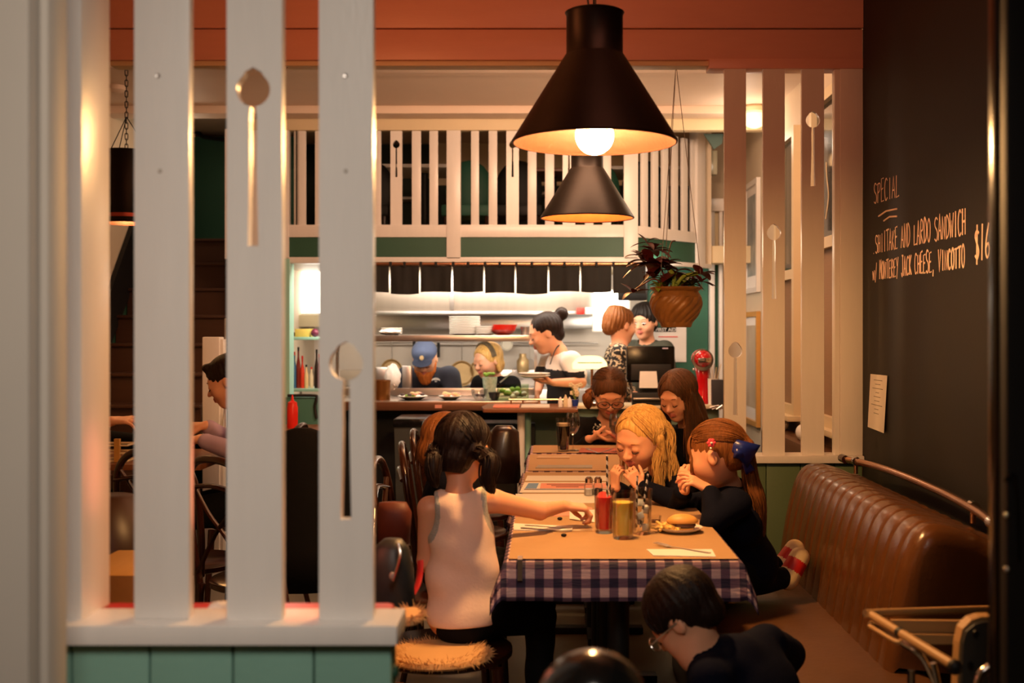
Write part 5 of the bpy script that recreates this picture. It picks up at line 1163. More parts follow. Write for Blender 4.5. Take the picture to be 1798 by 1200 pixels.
# ================================================================== high chair frame at lower right
hc=thing('high_chair','chrome tube high chair with tan tray and grey side panel at the lower right','high chair',P(1650,1150,2.3))
A_=P(1527,1079,2.35); B_=P(1740,1070,2.62); C_=P(1672,1168,2.02)
def rod(pts,r,nm,m=brass): return MB().tube(smoothpath(pts,5) if len(pts)>2 else pts,r,12).build(nm,m,hc)
rod([B_,A_+(B_-A_)*.06+Vector((0,0,.002)),A_,A_+(C_-A_)*.05],.0085,'top_tube',cream_panel)
rod([A_+(C_-A_)*.03,A_+(C_-A_)*.40],.009,'side_tube',cream_panel); rod([A_+(C_-A_)*.42,C_],.0095,'side_tube',cream_panel)
rod([A_+(C_-A_)*.39,A_+(C_-A_)*.43],.0105,'tube_joint',black_matte); MB().ball(C_+Vector((.004,0,-.004)),.014,12,10).build('tube_plug',black_matte,hc)
rod([P(1527,1098,2.33),P(1535,1095,2.36),P(1570,1118,2.25),P(1582,1126,2.2),P(1572,1127,2.2),P(1527,1100,2.33)],.0045,'lower_loop',cream_panel)
rod([P(1586,1130,2.18),P(1614,1148,2.15),P(1630,1172,2.15),P(1645,1205,2.15)],.007,'leg',chrome)
rod([P(1638,1165,2.1),P(1643,1185,2.1),P(1648,1210,2.1)],.006,'leg',chrome); rod([P(1738,1172,2.0),P(1722,1185,2.0),P(1715,1210,2.0)],.008,'leg',chrome)
def panel(pts,Ya,nm,m,th=.01):
    mb=MB(); mb.prism([(X(a,Ya),Z(b,Ya)) for a,b in pts],lambda u,v,s_:Vector((u,Ya+th*s_,v))); return mb.build(nm,m,hc,False)
panel([(1565,1090),(1702,1091),(1690,1112),(1586,1111)],2.34,'tray_slat',cream_panel); panel([(1592,1114),(1688,1116),(1684,1132),(1625,1132)],2.32,'tray_slat',cream_panel)
panel([(1680,1215),(1684,1130),(1690,1105),(1706,1089),(1722,1084),(1742,1083),(1742,1215)],2.1,'side_panel_edge',cream_panel,.03)
panel([(1688,1215),(1691,1130),(1697,1110),(1712,1097),(1726,1093),(1742,1092),(1742,1215)],2.09,'side_panel',grey_panel,.01)
for a,b in ((1713,1112),(1704,1168)): MB().lathe([(.001,0),(.006,0),(.005,.004)],c=P(a,b,2.085),n=14,M=Matrix.Rotation(PI/2,3,'X')).build('bolt_hole',black_matte,hc)
MB().box((X(1560,2.3),2.2,0),(X(1740,2.3),2.5,.02)).build('base_plate',black_matte,hc)
for xx in (1600,1725):
    MB().tube([(X(xx,2.3),2.3,.02),(X(xx,2.3),2.3,.66)],.008,8).build('leg',chrome,hc)
# dome at the bottom edge: gloss black ball finial of a floor post
dm=thing('domed_post','glossy black domed post top catching the lamp at the bottom edge','post',(P(1040,1200,1.35).x,1.35,0))
MB().ball((P(1040,1200,1.35).x,1.35,Z(1143,1.35)-.062),(.066,.066,.062),36,24).build('dome',mat('dome_black',(16,15,14),.16,coat=.3),dm)
MB().lathe([(.14,0),(.14,.02),(.03,.04),(.03,Z(1143,1.35)-.10)],c=(P(1040,1200,1.35).x,1.35,0),n=24).build('post_shaft',black_matte,dm)
# ================================================================== implicit bodies: distance fields polygonised into one skin
def V3(p): return np.array([p[0],p[1],p[2]],dtype=np.float64)
class Field:
    def __init__(s, lo, hi, h):
        s.h=h; s.lo=V3(lo); s.n=np.maximum(np.ceil((V3(hi)-s.lo)/h).astype(int)+1,4); s.F=np.full(s.n,.06,dtype=np.float32)
    def slab(s, lo, hi):
        a=np.clip(np.floor((lo-s.lo)/s.h).astype(int),0,s.n-1); b=np.clip(np.ceil((hi-s.lo)/s.h).astype(int)+1,1,s.n)
        if np.any(b<=a): return None
        ax=[s.lo[i]+np.arange(a[i],b[i])*s.h for i in range(3)]
        return (slice(a[0],b[0]),slice(a[1],b[1]),slice(a[2],b[2])), ax
    def comb(s, sl, d, k, op='u'):
        A=s.F[sl]; d=d.astype(np.float32)
        if op=='u': h=np.maximum(k-np.abs(A-d),0)/k; s.F[sl]=np.minimum(A,d)-h*h*k*.25
        elif op=='s': d=-d; h=np.maximum(k-np.abs(A-d),0)/k; s.F[sl]=np.maximum(A,d)+h*h*k*.25
        elif op=='i': s.F[sl]=np.maximum(A,d)
    def cap(s, a, b, ra, rb=None, k=.012, op='u', flat=None):
        a=V3(a); b=V3(b); rb=ra if rb is None else rb; m=max(ra,rb)+k+4*s.h
        r=s.slab(np.minimum(a,b)-m,np.maximum(a,b)+m)
        if r is None: return s
        sl,(x,y,z)=r; x=x[:,None,None]-a[0]; y=y[None,:,None]-a[1]; z=z[None,None,:]-a[2]; e=b-a; L2=max(e@e,1e-12)
        t=np.clip((x*e[0]+y*e[1]+z*e[2])/L2,0,1); dx=x-t*e[0]; dy=y-t*e[1]; dz=z-t*e[2]
        q=dx*dx+dy*dy+dz*dz
        if flat is not None:
            n_,f=flat; q=q+((dx*n_[0]+dy*n_[1]+dz*n_[2])**2)*(f*f-1)
        s.comb(sl,np.sqrt(q)-(ra+t*(rb-ra)),k,op); return s
    def ell(s, c, r, R=None, k=.012, op='u'):
        c=V3(c); r=np.array([max(v,1e-4) for v in r]); m=max(r)+k+4*s.h; q=s.slab(c-m,c+m)
        if q is None: return s
        sl,(x,y,z)=q; x=x[:,None,None]-c[0]; y=y[None,:,None]-c[1]; z=z[None,None,:]-c[2]
        if R is None: u,v,w=x,y,z
        else: u=x*R[0][0]+y*R[1][0]+z*R[2][0]; v=x*R[0][1]+y*R[1][1]+z*R[2][1]; w=x*R[0][2]+y*R[1][2]+z*R[2][2]
        k0=np.sqrt((u/r[0])**2+(v/r[1])**2+(w/r[2])**2); k1=np.sqrt((u/r[0]**2)**2+(v/r[1]**2)**2+(w/r[2]**2)**2)+1e-9
        s.comb(sl,k0*(k0-1)/k1,k,op); return s
    def plane(s, p, n):   # keep the side the normal points away from
        p=V3(p); n=V3(n); n=n/np.linalg.norm(n); x,y,z=[s.lo[i]+np.arange(s.n[i])*s.h for i in range(3)]
        d=(x[:,None,None]-p[0])*n[0]+(y[None,:,None]-p[1])*n[1]+(z[None,None,:]-p[2])*n[2]; s.F=np.maximum(s.F,d.astype(np.float32)); return s
    def wrinkle(s, amp, fr=40, seed=0, stretch=(1,1,1)):
        m=np.abs(s.F)<.02; idx=np.nonzero(m); p=[s.lo[i]+idx[i]*s.h for i in range(3)]; r=np.random.default_rng(seed); ph=r.uniform(0,6,8)
        x,y,z=p[0]*stretch[0],p[1]*stretch[1],p[2]*stretch[2]
        w=np.sin(fr*(x*.7+z*.9)+2*np.sin(fr*.4*y+ph[0])+ph[1])*np.sin(fr*.6*(y-z*.5)+1.5*np.sin(fr*.5*x+ph[2])+ph[3])+.5*np.sin(fr*1.7*(z+x*.4-y*.3)+ph[4])
        s.F[idx]+=(amp*w).astype(np.float32); return s
    def poly(s):
        F=s.F; F[0]=F[-1]=.05; F[:,0]=F[:,-1]=.05; F[:,:,0]=F[:,:,-1]=.05
        I=F<0; c=np.zeros(tuple(s.n-1),dtype=np.int8)
        for i in (0,1):
            for j in (0,1):
                for k in (0,1): c+=I[i:s.n[0]-1+i,j:s.n[1]-1+j,k:s.n[2]-1+k]
        cells=np.argwhere((c>0)&(c<8)); idm=np.full(tuple(s.n-1),-1,dtype=np.int32); idm[tuple(cells.T)]=np.arange(len(cells))
        acc=np.zeros((len(cells),3)); cnt=np.zeros(len(cells)); cor=[(i,j,k) for i in (0,1) for j in (0,1) for k in (0,1)]
        val={q:F[cells[:,0]+q[0],cells[:,1]+q[1],cells[:,2]+q[2]] for q in cor}
        for a in cor:
            for ax in range(3):
                if a[ax]==0:
                    b=list(a); b[ax]=1; b=tuple(b); fa,fb=val[a],val[b]; m=(fa<0)!=(fb<0); t=np.where(m,fa/(fa-fb+1e-12),0)
                    for d in range(3): acc[:,d]+=np.where(m,a[d]+(t if d==ax else 0),0)
                    cnt+=m
        vs=s.lo+(cells+acc/cnt[:,None])*s.h; faces=[]
        for ax in range(3):
            sl0=[slice(None)]*3; sl1=[slice(None)]*3; sl0[ax]=slice(0,-1); sl1[ax]=slice(1,None)
            A=I[tuple(sl0)]; B=I[tuple(sl1)]; E=np.argwhere(A!=B)
            o1,o2=[(1,2),(2,0),(0,1)][ax]
            E=E[(E[:,o1]>0)&(E[:,o2]>0)&(E[:,o1]<s.n[o1]-1)&(E[:,o2]<s.n[o2]-1)]
            inside=A[tuple(E.T)]; d1=np.zeros(3,int); d1[o1]=1; d2=np.zeros(3,int); d2[o2]=1
            q=np.stack([idm[tuple((E-d1-d2).T)],idm[tuple((E-d2).T)],idm[tuple(E.T)],idm[tuple((E-d1).T)]],1)
            q[~inside]=q[~inside][:,::-1]; faces.append(q)
        return vs,np.concatenate(faces)
def field_mesh(f, name, mats_, parent, zones=None, smooth_it=1):
    vs,fs=f.poly(); o0=np.array(org(parent)); me=bpy.data.meshes.new(name)
    # light Laplacian relaxation
    for _ in range(smooth_it):
        a=np.zeros_like(vs); n=np.zeros(len(vs))
        for i in range(4):
            j=(i+1)%4; np.add.at(a,fs[:,i],vs[fs[:,j]]); np.add.at(n,fs[:,i],1); np.add.at(a,fs[:,j],vs[fs[:,i]]); np.add.at(n,fs[:,j],1)
        vs=vs*.5+.5*a/np.maximum(n,1)[:,None]
    me.vertices.add(len(vs)); me.vertices.foreach_set('co',(vs-o0).astype(np.float32).ravel())
    me.loops.add(len(fs)*4); me.loops.foreach_set('vertex_index',fs.astype(np.int32).ravel())
    me.polygons.add(len(fs)); me.polygons.foreach_set('loop_start',np.arange(0,len(fs)*4,4,dtype=np.int32)); me.polygons.foreach_set('loop_total',np.full(len(fs),4,dtype=np.int32))
    me.polygons.foreach_set('use_smooth',np.ones(len(fs),dtype=bool))
    for m in (mats_ if isinstance(mats_,list) else [mats_]): me.materials.append(m)
    if zones:
        c=vs[fs].mean(1); mi=zones(c).astype(np.int32); me.polygons.foreach_set('material_index',mi)
    me.update(calc_edges=True); me.validate(); o=link_mesh(name,me,parent); ORG[o.name]=org(parent); return o
class Head:
    """local axes: x = the person's right... +x right-hand side of the face's owner is -x; y forward, z up; unit = head height"""
    def __init__(s, c, fwd, H, roll=0.0, wide=1.0, child=False, up=(0,0,1)):
        f=Vector(fwd).normalized(); u=Vector(up); r=f.cross(u).normalized(); u=r.cross(f).normalized()
        q=Matrix.Rotation(roll,3,f); r=q@r; u=q@u
        s.c=Vector(c); s.H=H; s.R=Matrix((r,f,u)).transposed(); s.Rn=[[s.R[i][j] for j in range(3)] for i in range(3)]; s.child=child; s.w=wide
    def p(s,x,y,z): return s.c+s.R@(Vector((x*s.w,y,z))*s.H)
    def loc(s,A): return ((A-np.array(s.c))@np.array(s.Rn))/s.H
    def add(s,f,ears=True,nose=1.0):
        H=s.H; ch=s.child; p=s.p; R=s.Rn; w=s.w
        f.ell(p(0,-.07,.13),(.345*H*w,.41*H,.365*H),R,.01)
        f.ell(p(0,.07,-.12),((.29 if ch else .27)*H*w,.29*H,.33*H),R,.03*H/.2)
        f.ell(p(0,.20,-.36 if not ch else -.33),(.12*H,.11*H,.11*H),R,.12*H)
        for sx in (-1,1):
            f.ell(p(sx*.16,.22,-.12),(.11*H,.11*H,.13*H if ch else .11*H),R,.12*H)
            f.ell(p(sx*.135,.415,.025),(.085*H,.06*H,.055*H),R,.07*H,'s')
            f.ell(p(sx*.13,.315,.005),(.072*H,.065*H,.055*H),R,.02*H)
        f.ell(p(0,.30,.10),(.20*H,.07*H,.05*H),R,.07*H)
        f.cap(p(0,.345,.01),p(0,.43*nose+.43*(1-1),-.11),.028*H,.045*H,.045*H)
        for sx in (-1,1): f.ell(p(sx*.045,.40,-.125),(.032*H,.035*H,.028*H),R,.025*H)
        for sx in (-1,1):
            f.cap(p(0,.370,-.222),p(sx*.085,.325,-.235),.024*H,.012*H,.03*H); f.cap(p(0,.362,-.268),p(sx*.075,.325,-.255),.028*H,.014*H,.03*H)
        f.cap(p(-.09,.40,-.245),p(.09,.40,-.245),.010*H,.010*H,.015*H,'s')
        if ears:
            for sx in (-1,1):
                f.ell(p(sx*.345,-.03,-.02),(.035*H,.075*H,.11*H),R,.03*H); f.ell(p(sx*.385,-.015,-.0),(.022*H,.035*H,.055*H),R,.02*H,'s')
        return s
    def lips(s,A):
        L=s.loc(A); return (np.abs(L[:,0])<.10-np.abs(L[:,2]+.245)*.8)&(np.abs(L[:,2]+.245)<.052)&(L[:,1]>.30)
    def face_bits(s,parent,brow_m,open_=0.0,brow=True):
        H=s.H
        for sx in (-1,1):
            if open_:
                MB().ball(s.p(sx*.13,.325,.005),(.068*H,.062*H,.048*H),16,12,s.R).build('eye',eye_m,parent)
                MB().ball(s.p(sx*.128,.378,-.004-.012),(.030*H,.012*H,.030*H),14,10,s.R).build('iris',iris_m,parent)
            mb=MB(); yy=.376 if not open_ else .384; zz=-.022 if not open_ else .03
            mb.tube(smoothpath([s.p(sx*.075,yy-.022,zz+.0),s.p(sx*.105,yy+.004,zz-(.018 if not open_ else -.010)),s.p(sx*.14,yy+.002,zz-(.020 if not open_ else -.012)),s.p(sx*.185,yy-.032,zz-.002)],4),.0085*H,6)
            mb.build('eyelashes',lash_m,parent)
            if brow:
                mb=MB(); mb.tube(smoothpath([s.p(sx*.07,.362,.095),s.p(sx*.13,.362,.118),s.p(sx*.20,.315,.095)],4),[.006*H,.010*H,.012*H,.013*H,.012*H,.010*H,.009*H,.007*H,.004*H][:9],6,flat=.5)
                mb.build('eyebrow',brow_m,parent)
def hand(f, W, D, N, size, side, curl=.6, k=.004, thumb=.5, spread=.12, curls=None):
    """W wrist, D direction to knuckles, N palm normal (fingers bend towards it), side +1/-1 thumb side"""
    W=Vector(W); D=Vector(D).normalized(); N=Vector(N); N=(N-D*N.dot(D)).normalized(); S=D.cross(N)*side; s=size/.18
    r=.0088*s
    for i,o in enumerate((-1.5,-.5,.5,1.5)):
        kn=W+D*(.088*s*(1 if i<3 else .93))+S*(o*.0195*s); f.cap(W+S*(o*.010*s),kn,.014*s,.011*s,.010*s)
        d=(D+S*(o*spread)).normalized(); p=kn; L=[.040,.025,.020]; fac=[.94,1.0,.95,.78][3-i] if False else [.92,1.05,1.0,.8][i]; a=0
        cu=curls[i] if curls else curl
        ax=d.cross(N).normalized()
        for j in range(3):
            a+=cu*(.9 if j==0 else 1.1); dd=Matrix.Rotation(a,3,ax)@d; q=p+dd*(L[j]*s*fac); f.cap(p,q,r*(1-.08*j),r*(.93-.09*j),k); p=q
    # the thumb leaves the side of the palm near its base
    b=W+D*(.022*s)-S*(.022*s)*1.0; 
    d1=(D*.75-S*.75+N*(.25+.5*thumb)).normalized(); m1=b+d1*(.040*s); d2=(D*(.95)-S*(.35-.5*thumb)+N*(.35+.6*thumb)).normalized(); m2=m1+d2*(.032*s); m3=m2+(d2+D*.2+S*.3*thumb).normalized()*(.024*s)
    f.cap(b,m1,.015*s,.0115*s,.010*s); f.cap(m1,m2,.0112*s,.0100*s,k); f.cap(m2,m3,.0100*s,.0085*s,k); return f
def person(label, hd, J, h=.006, sc=1.0, skin_m=None, top=None, top_zone=None, sleeve='long', bottom=None, hands=(), open_eyes=0.0, brow=None, grp=None, neckline=None, wr=.003, parts=True, hem=None, nose=1.0, neck_r=.045, sleeve_r=1.0, collar=.0, thin=1.0, ears=True, two_mats=None, shoes=None, loose=0.0):
    """one continuous skin (head, neck, torso, limbs, hands) with clothing grown around it"""
    skin_m=skin_m or skin
    base=Vector(J['pelvis']); root=thing('person',label,'person',(base.x,base.y,0),grp)
    pts=[Vector(v) for v in J.values()]+[hd.c+Vector((a,b,c)) for a in (-.14,.14) for b in (-.14,.14) for c in (-.14,.14)]
    for W,D,N,sz,sd,kw in hands: pts.append(Vector(W)+Vector(D).normalized()*sz*1.15)
    lo=Vector([min(p[i] for p in pts)-.10 for i in range(3)]); hi=Vector([max(p[i] for p in pts)+.10 for i in range(3)])
    g=lambda n:Vector(J[n])
    shL,shR,pel,nb=g('shL'),g('shR'),g('pelvis'),g('neck'); ms=(shL+shR)/2; ax=(shR-shL); sw=ax.length; ax.normalize(); up=(ms-pel).normalized(); fw=up.cross(ax).normalized()
    ax2=fw.cross(up).normalized(); R=Matrix((ax2,fw,up)).transposed(); Rn=[[R[i][j] for j in range(3)] for i in range(3)]
    chest=ms+(pel-ms)*.28; waist=ms+(pel-ms)*.66; TL=(pel-ms).length
    lz=loose
    def torso(f,g_,k=.03):
        f.cap(shL,shR,.042*sc+g_,None,k*sc); f.ell(chest,(sw*.46+g_,.085*sc*thin+g_,TL*.36+g_),Rn,k*sc); f.ell(waist,(sw*.40+g_+(lz if g_>0 else 0),.075*sc*thin+g_,TL*.32+g_),Rn,k*sc); f.ell(pel,(sw*.46+g_+(lz*.6 if g_>0 else 0),.09*sc*thin+g_,.10*sc+g_),Rn,k*sc)
        f.cap(ms+up*.005,nb,.055*sc+g_*.5,.045*sc+g_*.5,k*sc)
    f=Field(lo,hi,h); torso(f,-.004)
    f.cap(nb,hd.p(0,-.10,-.12),neck_r*sc,neck_r*.95*sc,.02)
    for s_ in 'LR':
        f.cap(g('sh'+s_),g('el'+s_),.040*sc,.031*sc,.02*sc); f.cap(g('el'+s_),g('wr'+s_),.031*sc,.0215*sc,.012*sc)
        if 'kn'+s_ in J:
            hp=pel+ax*(sw*.24*(1 if s_=='R' else -1)); f.cap(hp,g('kn'+s_),.070*sc,.048*sc,.02*sc); f.cap(g('kn'+s_),g('an'+s_),.046*sc,.030*sc,.015*sc)
            if 'to'+s_ in J: f.cap(g('an'+s_),g('to'+s_),.032*sc,.024*sc,.012*sc)
    hd.add(f,ears,nose)
    for W,D,N,sz,sd,kw in hands: hand(f,W,D,N,sz,sd,**kw)
    o=field_mesh(f,'body',[skin_m,lip_m],root,lambda c:hd.lips(c).astype(int))
    if brow: hd.face_bits(root,brow,open_eyes)
    if top:
        f=Field(lo,hi,h); torso(f,.011)
        if sleeve:
            for s_ in 'LR':
                a,b,c=g('sh'+s_),g('el'+s_),g('wr'+s_)
                if sleeve=='short': b2=a.lerp(b,.62); f.cap(a,b2,(.050)*sc*sleeve_r,.046*sc*sleeve_r,.02*sc)
                else:
                    f.cap(a,b,.052*sc*sleeve_r,.045*sc*sleeve_r,.02*sc); fr={'long':.86,'elbow':.15}[sleeve]; f.cap(b,b.lerp(c,fr),.044*sc*sleeve_r,.034*sc*sleeve_r,.012*sc)
        f.wrinkle(wr,34,seed=len(label))
        # neck opening
        f.cap(nb-up*.0+fw*.0,hd.p(0,-.10,-.12),(neck_r+.012)*sc,None,.004,'s')
        if neckline: neckline(f,ms,nb,fw,up,ax,sw)
        if hem is not None: f.plane(pel+up*hem,-up)
        if top_zone: top_zone(f,ms,nb,fw,up,ax,sw,chest)
        zo=None
        if two_mats: m2,zf=two_mats; Ra=np.array(Rn); zo=lambda c:zf(c,np.array(ms),np.array(up),np.array(fw),np.array(ax),sw).astype(int); top=[top,m2]
        field_mesh(f,'top',top,root,zo)
    if bottom and 'knL' in J:
        f=Field(lo,hi,max(h,.006)); f.ell(pel,(sw*.46+.009,.09*sc+.009,.108*sc+.004),Rn,.02); f.plane(pel+up*.012,up)
        for s_ in 'LR': hp=pel+ax*(sw*.24*(1 if s_=='R' else -1)); f.cap(hp.lerp(g('kn'+s_),.10),g('kn'+s_),.079*sc,.060*sc,.02*sc); f.cap(g('kn'+s_),g('kn'+s_).lerp(g('an'+s_),.9),.058*sc,.044*sc,.015*sc)
        f.wrinkle(.003,30,seed=3); field_mesh(f,'trousers',bottom,root)
    elif bottom:
        f=Field(lo,hi,max(h,.006)); f.ell(pel,(sw*.46+.014,.10*sc+.012,.12*sc),Rn,.02); field_mesh(f,'trousers',bottom,root)
    if shoes:
        for s_ in 'LR':
            if 'to'+s_ in J:
                a,b=g('an'+s_),g('to'+s_); f=Field(Vector([min(a[i],b[i]) for i in range(3)])-Vector((.08,)*3),Vector([max(a[i],b[i]) for i in range(3)])+Vector((.08,)*3),.005); f.cap(a-(b-a)*.1,b,.044*sc,.040*sc,.01); A0=np.array(a); D0=np.array((b-a)/(b-a).length_squared); field_mesh(f,'shoe',shoes,root,lambda c:((((c-A0)@D0)>.25)&(((c-A0)@D0)<.8)).astype(int))
    return root
# ---------------------------------------------------------------- hair
def hair_field(root, hd, m, parts_, cuts=(), h=.005, wr=.0025, fr=110, name='hair'):
    """parts_: list of ('e',centre_local,radii_local,rotation?) / ('c',a_local,b_local,ra,rb) in head units; cuts subtract"""
    H=hd.H; P_=[hd.c]
    for q in parts_:
        if q[0]=='e': P_+= [hd.p(*q[1])+Vector((d*max(q[2])*H,)*3) for d in (-1,1)]
        elif q[0]=='c': P_+=[hd.p(*q[1])+Vector((d*max(q[3:5])*H*1.2,)*3) for d in (-1,1)]+[hd.p(*q[2])+Vector((d*max(q[3:5])*H*1.2,)*3) for d in (-1,1)]
        elif q[0]=='w': P_+=[Vector(q[1])+Vector((d*max(q[3:5]),)*3) for d in (-1,1)]+[Vector(q[2])+Vector((d*max(q[3:5]),)*3) for d in (-1,1)]
    lo=Vector([min(p[i] for p in P_)-.03 for i in range(3)]); hi=Vector([max(p[i] for p in P_)+.03 for i in range(3)])
    f=Field(lo,hi,h)
    for q in parts_:
        if q[0]=='e': f.ell(hd.p(*q[1]),[v*H for v in q[2]],hd.Rn,.05*H)
        elif q[0]=='c': f.cap(hd.p(*q[1]),hd.p(*q[2]),q[3]*H,q[4]*H,(q[5] if len(q)>5 else .08)*H)
        elif q[0]=='w': f.cap(q[1],q[2],q[3],q[4],.015)
    # strand relief: ridges fanning out from the crown
    idx=np.nonzero(np.abs(f.F)<.015); A=np.stack([f.lo[i]+idx[i]*f.h for i in range(3)],1); L=hd.loc(A); an=np.arctan2(L[:,0],L[:,1]+.1)
    f.F[idx]+=(wr*(np.sin(an*23+3*np.sin(L[:,2]*5))*.6+np.sin(an*41+5*np.sin(L[:,2]*4+1))*.5)*np.clip(np.hypot(L[:,0],L[:,1]+.1)*3,0,1)).astype(np.float32)
    for q in cuts:
        if q[0]=='e': f.ell(hd.p(*q[1]),[v*H for v in q[2]],hd.Rn,(q[3] if len(q)>3 else .03)*H,'s')
        elif q[0]=='p': f.plane(hd.p(*q[1]),hd.R@Vector(q[2]))
    return field_mesh(f,name,m,root,smooth_it=1)
def strands(root, hd, m, n, seed, root_fn, flow, length, r=.0018, steps=14, wave=.0, name='hair_strands', rad=(.36,.425,.38), cen=(0,-.07,.13), clump=1, tip=None, grav=.5, lift=1.03, cling=-.22):
    """loose locks: each starts on the scalp, follows it, then hangs"""
    rr=random.Random(seed); mb=MB(); H=hd.H; Ri=hd.R.transposed(); cw=hd.p(*cen)
    for _ in range(n):
        d=Vector(root_fn(rr)).normalized(); k=1/math.sqrt((d.x/rad[0])**2+(d.y/rad[1])**2+(d.z/rad[2])**2)
        p=hd.p(cen[0]+d.x*k*lift,cen[1]+d.y*k*lift,cen[2]+d.z*k*lift); pts=[p]; L_=length*rr.uniform(.75,1.1); ds=L_/steps; prev=None; ph=rr.uniform(0,6); side=rr.uniform(-1,1)
        lf=lift+rr.uniform(0,.04)
        for i in range(steps):
            lp=Ri@(p-cw)/H; on=lp.z>cling; fl=hd.R@Vector(flow(lp,rr,i/steps))*(1 if on else .08); v=fl+Vector((0,0,-grav if on else -max(grav,.6)))*(1+.0*i)
            if prev: v=v.normalized()*.55+prev*.45
            v.normalize(); prev=v; p=p+v*ds+Vector((math.sin(i*.9+ph)*wave*ds,math.cos(i*.8+ph)*wave*ds*.5,0))
            lp=Ri@(p-cw)/H; e=math.sqrt((lp.x/rad[0])**2+(lp.y/rad[1])**2+(lp.z/rad[2])**2)
            if (e<lf or (e>lf and lp.z>cling)) and e>1e-6: lp=lp*(lf/e); p=cw+hd.R@(lp*H)
            pts.append(p)
        R0=r*rr.uniform(.7,1.4); rs=[R0*(.6+.4*min(1,i/3))*(1-.8*max(0,(i-steps*.6)/(steps*.4))) for i in range(len(pts))]
        mb.tube(pts,rs,4)
    return mb.build(name,m,root,smooth='all')
def lock(root, pts, r, m, n=26, seed=0, spread=1.0, name='hair_lock', rs=.0022):
    """a bundle of strands along a path (ponytail, pigtail)"""
    rr=random.Random(seed); path=smoothpath(pts,6); mb=MB(); M_=len(path)
    rad=r if callable(r) else (lambda t:r*math.sin(PI*min(1,.15+t*.85))**.7)
    for _ in range(n):
        a=rr.uniform(0,6.28); q=math.sqrt(rr.random()); tw=rr.uniform(-.6,.6); e=rr.uniform(.8,1); out=[]
        for i in range(int(M_*e)):
            t=i/(M_-1); tg=(path[min(i+1,M_-1)]-path[max(i-1,0)]).normalized(); s1=tg.orthogonal().normalized(); s2=tg.cross(s1); w=rad(t)*q*spread
            out.append(path[i]+s1*math.cos(a+tw*t*3)*w+s2*math.sin(a+tw*t*3)*w)
        if len(out)>2: mb.tube(out,[rs*(1-.75*(i/len(out))**3) for i in range(len(out))],4)
    core=MB() ; mb.tube(path,[max(.001,rad(i/(M_-1))*.8) for i in range(M_)],10)
    return mb.build(name,m,root,smooth='all')
# ================================================================== the people
def v(*a): return Vector(a)
# ---- 1 girl in pale sleeveless top, seen from behind
hd=Head(P(814,790,3.24),(.42,.86,-.30),.205,child=True,wide=1.04,roll=.05)
J=dict(neck=P(806,862,3.20),shL=P(754,893,3.19),shR=P(866,880,3.20),elL=P(748,985,3.20),elR=P(948,898,3.27),wrL=P(785,1040,3.34),wrR=P(990,889,3.36),pelvis=P(814,1082,3.18),
 knL=v(-.02,3.40,.53),knR=v(-.02,3.28,.52),anL=v(-.02,3.44,.20),anR=v(-.02,3.30,.20))
def tank(f,ms,nb,fw,up,ax,sw,chest):
    R_=Matrix((fw.cross(up).normalized(),fw,up)).transposed()
    for s in (-1,1): f.ell(ms+ax*s*(sw*.5+.026)+up*.005,(.045,.14,.088),[[R_[i][j] for j in range(3)] for i in range(3)],.004,'s')
    f.ell(nb+up*.02,(.052,.06,.03),None,.01,'s')
def trimz(c,ms,up,fw,ax,sw):
    d=c-ms; x=np.abs(d@ax); z=d@up-.005; a=np.hypot((x-(sw*.5+.026))/.045,z/.088)
    return a<1.28
girl1=person('girl with dark pigtails in pale sleeveless top, seen from behind, reaching over the table',hd,J,h=.004,sc=.80,top=tank_cloth,top_zone=tank,sleeve=None,hem=-.02,two_mats=(silver_trim,trimz),
 hands=[(J['wrR'],(.9,.30,-.12),(-.1,.1,-1),.135,-1,dict(curl=.85,thumb=.6)),(J['wrL'],(.4,.7,-.3),(0,0,-1),.13,1,dict(curl=.4))],brow=hair_dark,bottom=black_cloth,neck_r=.038,wr=.0042,loose=.022)
hair_field(girl1,hd,hair_dark,[('e',(0,-.075,.135),(.372,.44,.395)),('e',(0,-.2,-.12),(.27,.26,.30)),('c',(-.30,-.16,-.02),(-.36,-.14,-.06),.10,.10),('c',(.30,-.18,-.02),(.36,-.2,-.06),.10,.10)],[('e',(0,.50,-.12),(.36,.36,.46)),('e',(0,-.12,-.58),(.34,.34,.24))],h=.004,wr=.0018)
for s,pts in ((-1,[hd.p(-.34,-.16,-.03),P(762,800,3.17),P(760,835,3.15),P(768,858,3.15)]),(1,[hd.p(.34,-.22,-.04),P(860,808,3.13),P(858,842,3.12),P(868,868,3.13)])):
    lock(girl1,pts,.030 if s>0 else .027,hair_dark,60,3+s)
    MB().tube([pts[0]+Vector((.012*math.cos(a),0,.012*math.sin(a))) for a in [2*PI*k/14 for k in range(14)]],.004,6,closed=True).build('hair_tie',black_matte,girl1)
strands(girl1,hd,hair_dark,160,4,lambda r:(r.uniform(-.6,.6),r.uniform(-1,.2),r.uniform(.2,1)),lambda p,r,t:((.42 if p.x>0 else -.42)-p.x,-.1-p.y,-.2-p.z),.13,.0012,10,grav=.0,cling=-2,name='hair_strands')
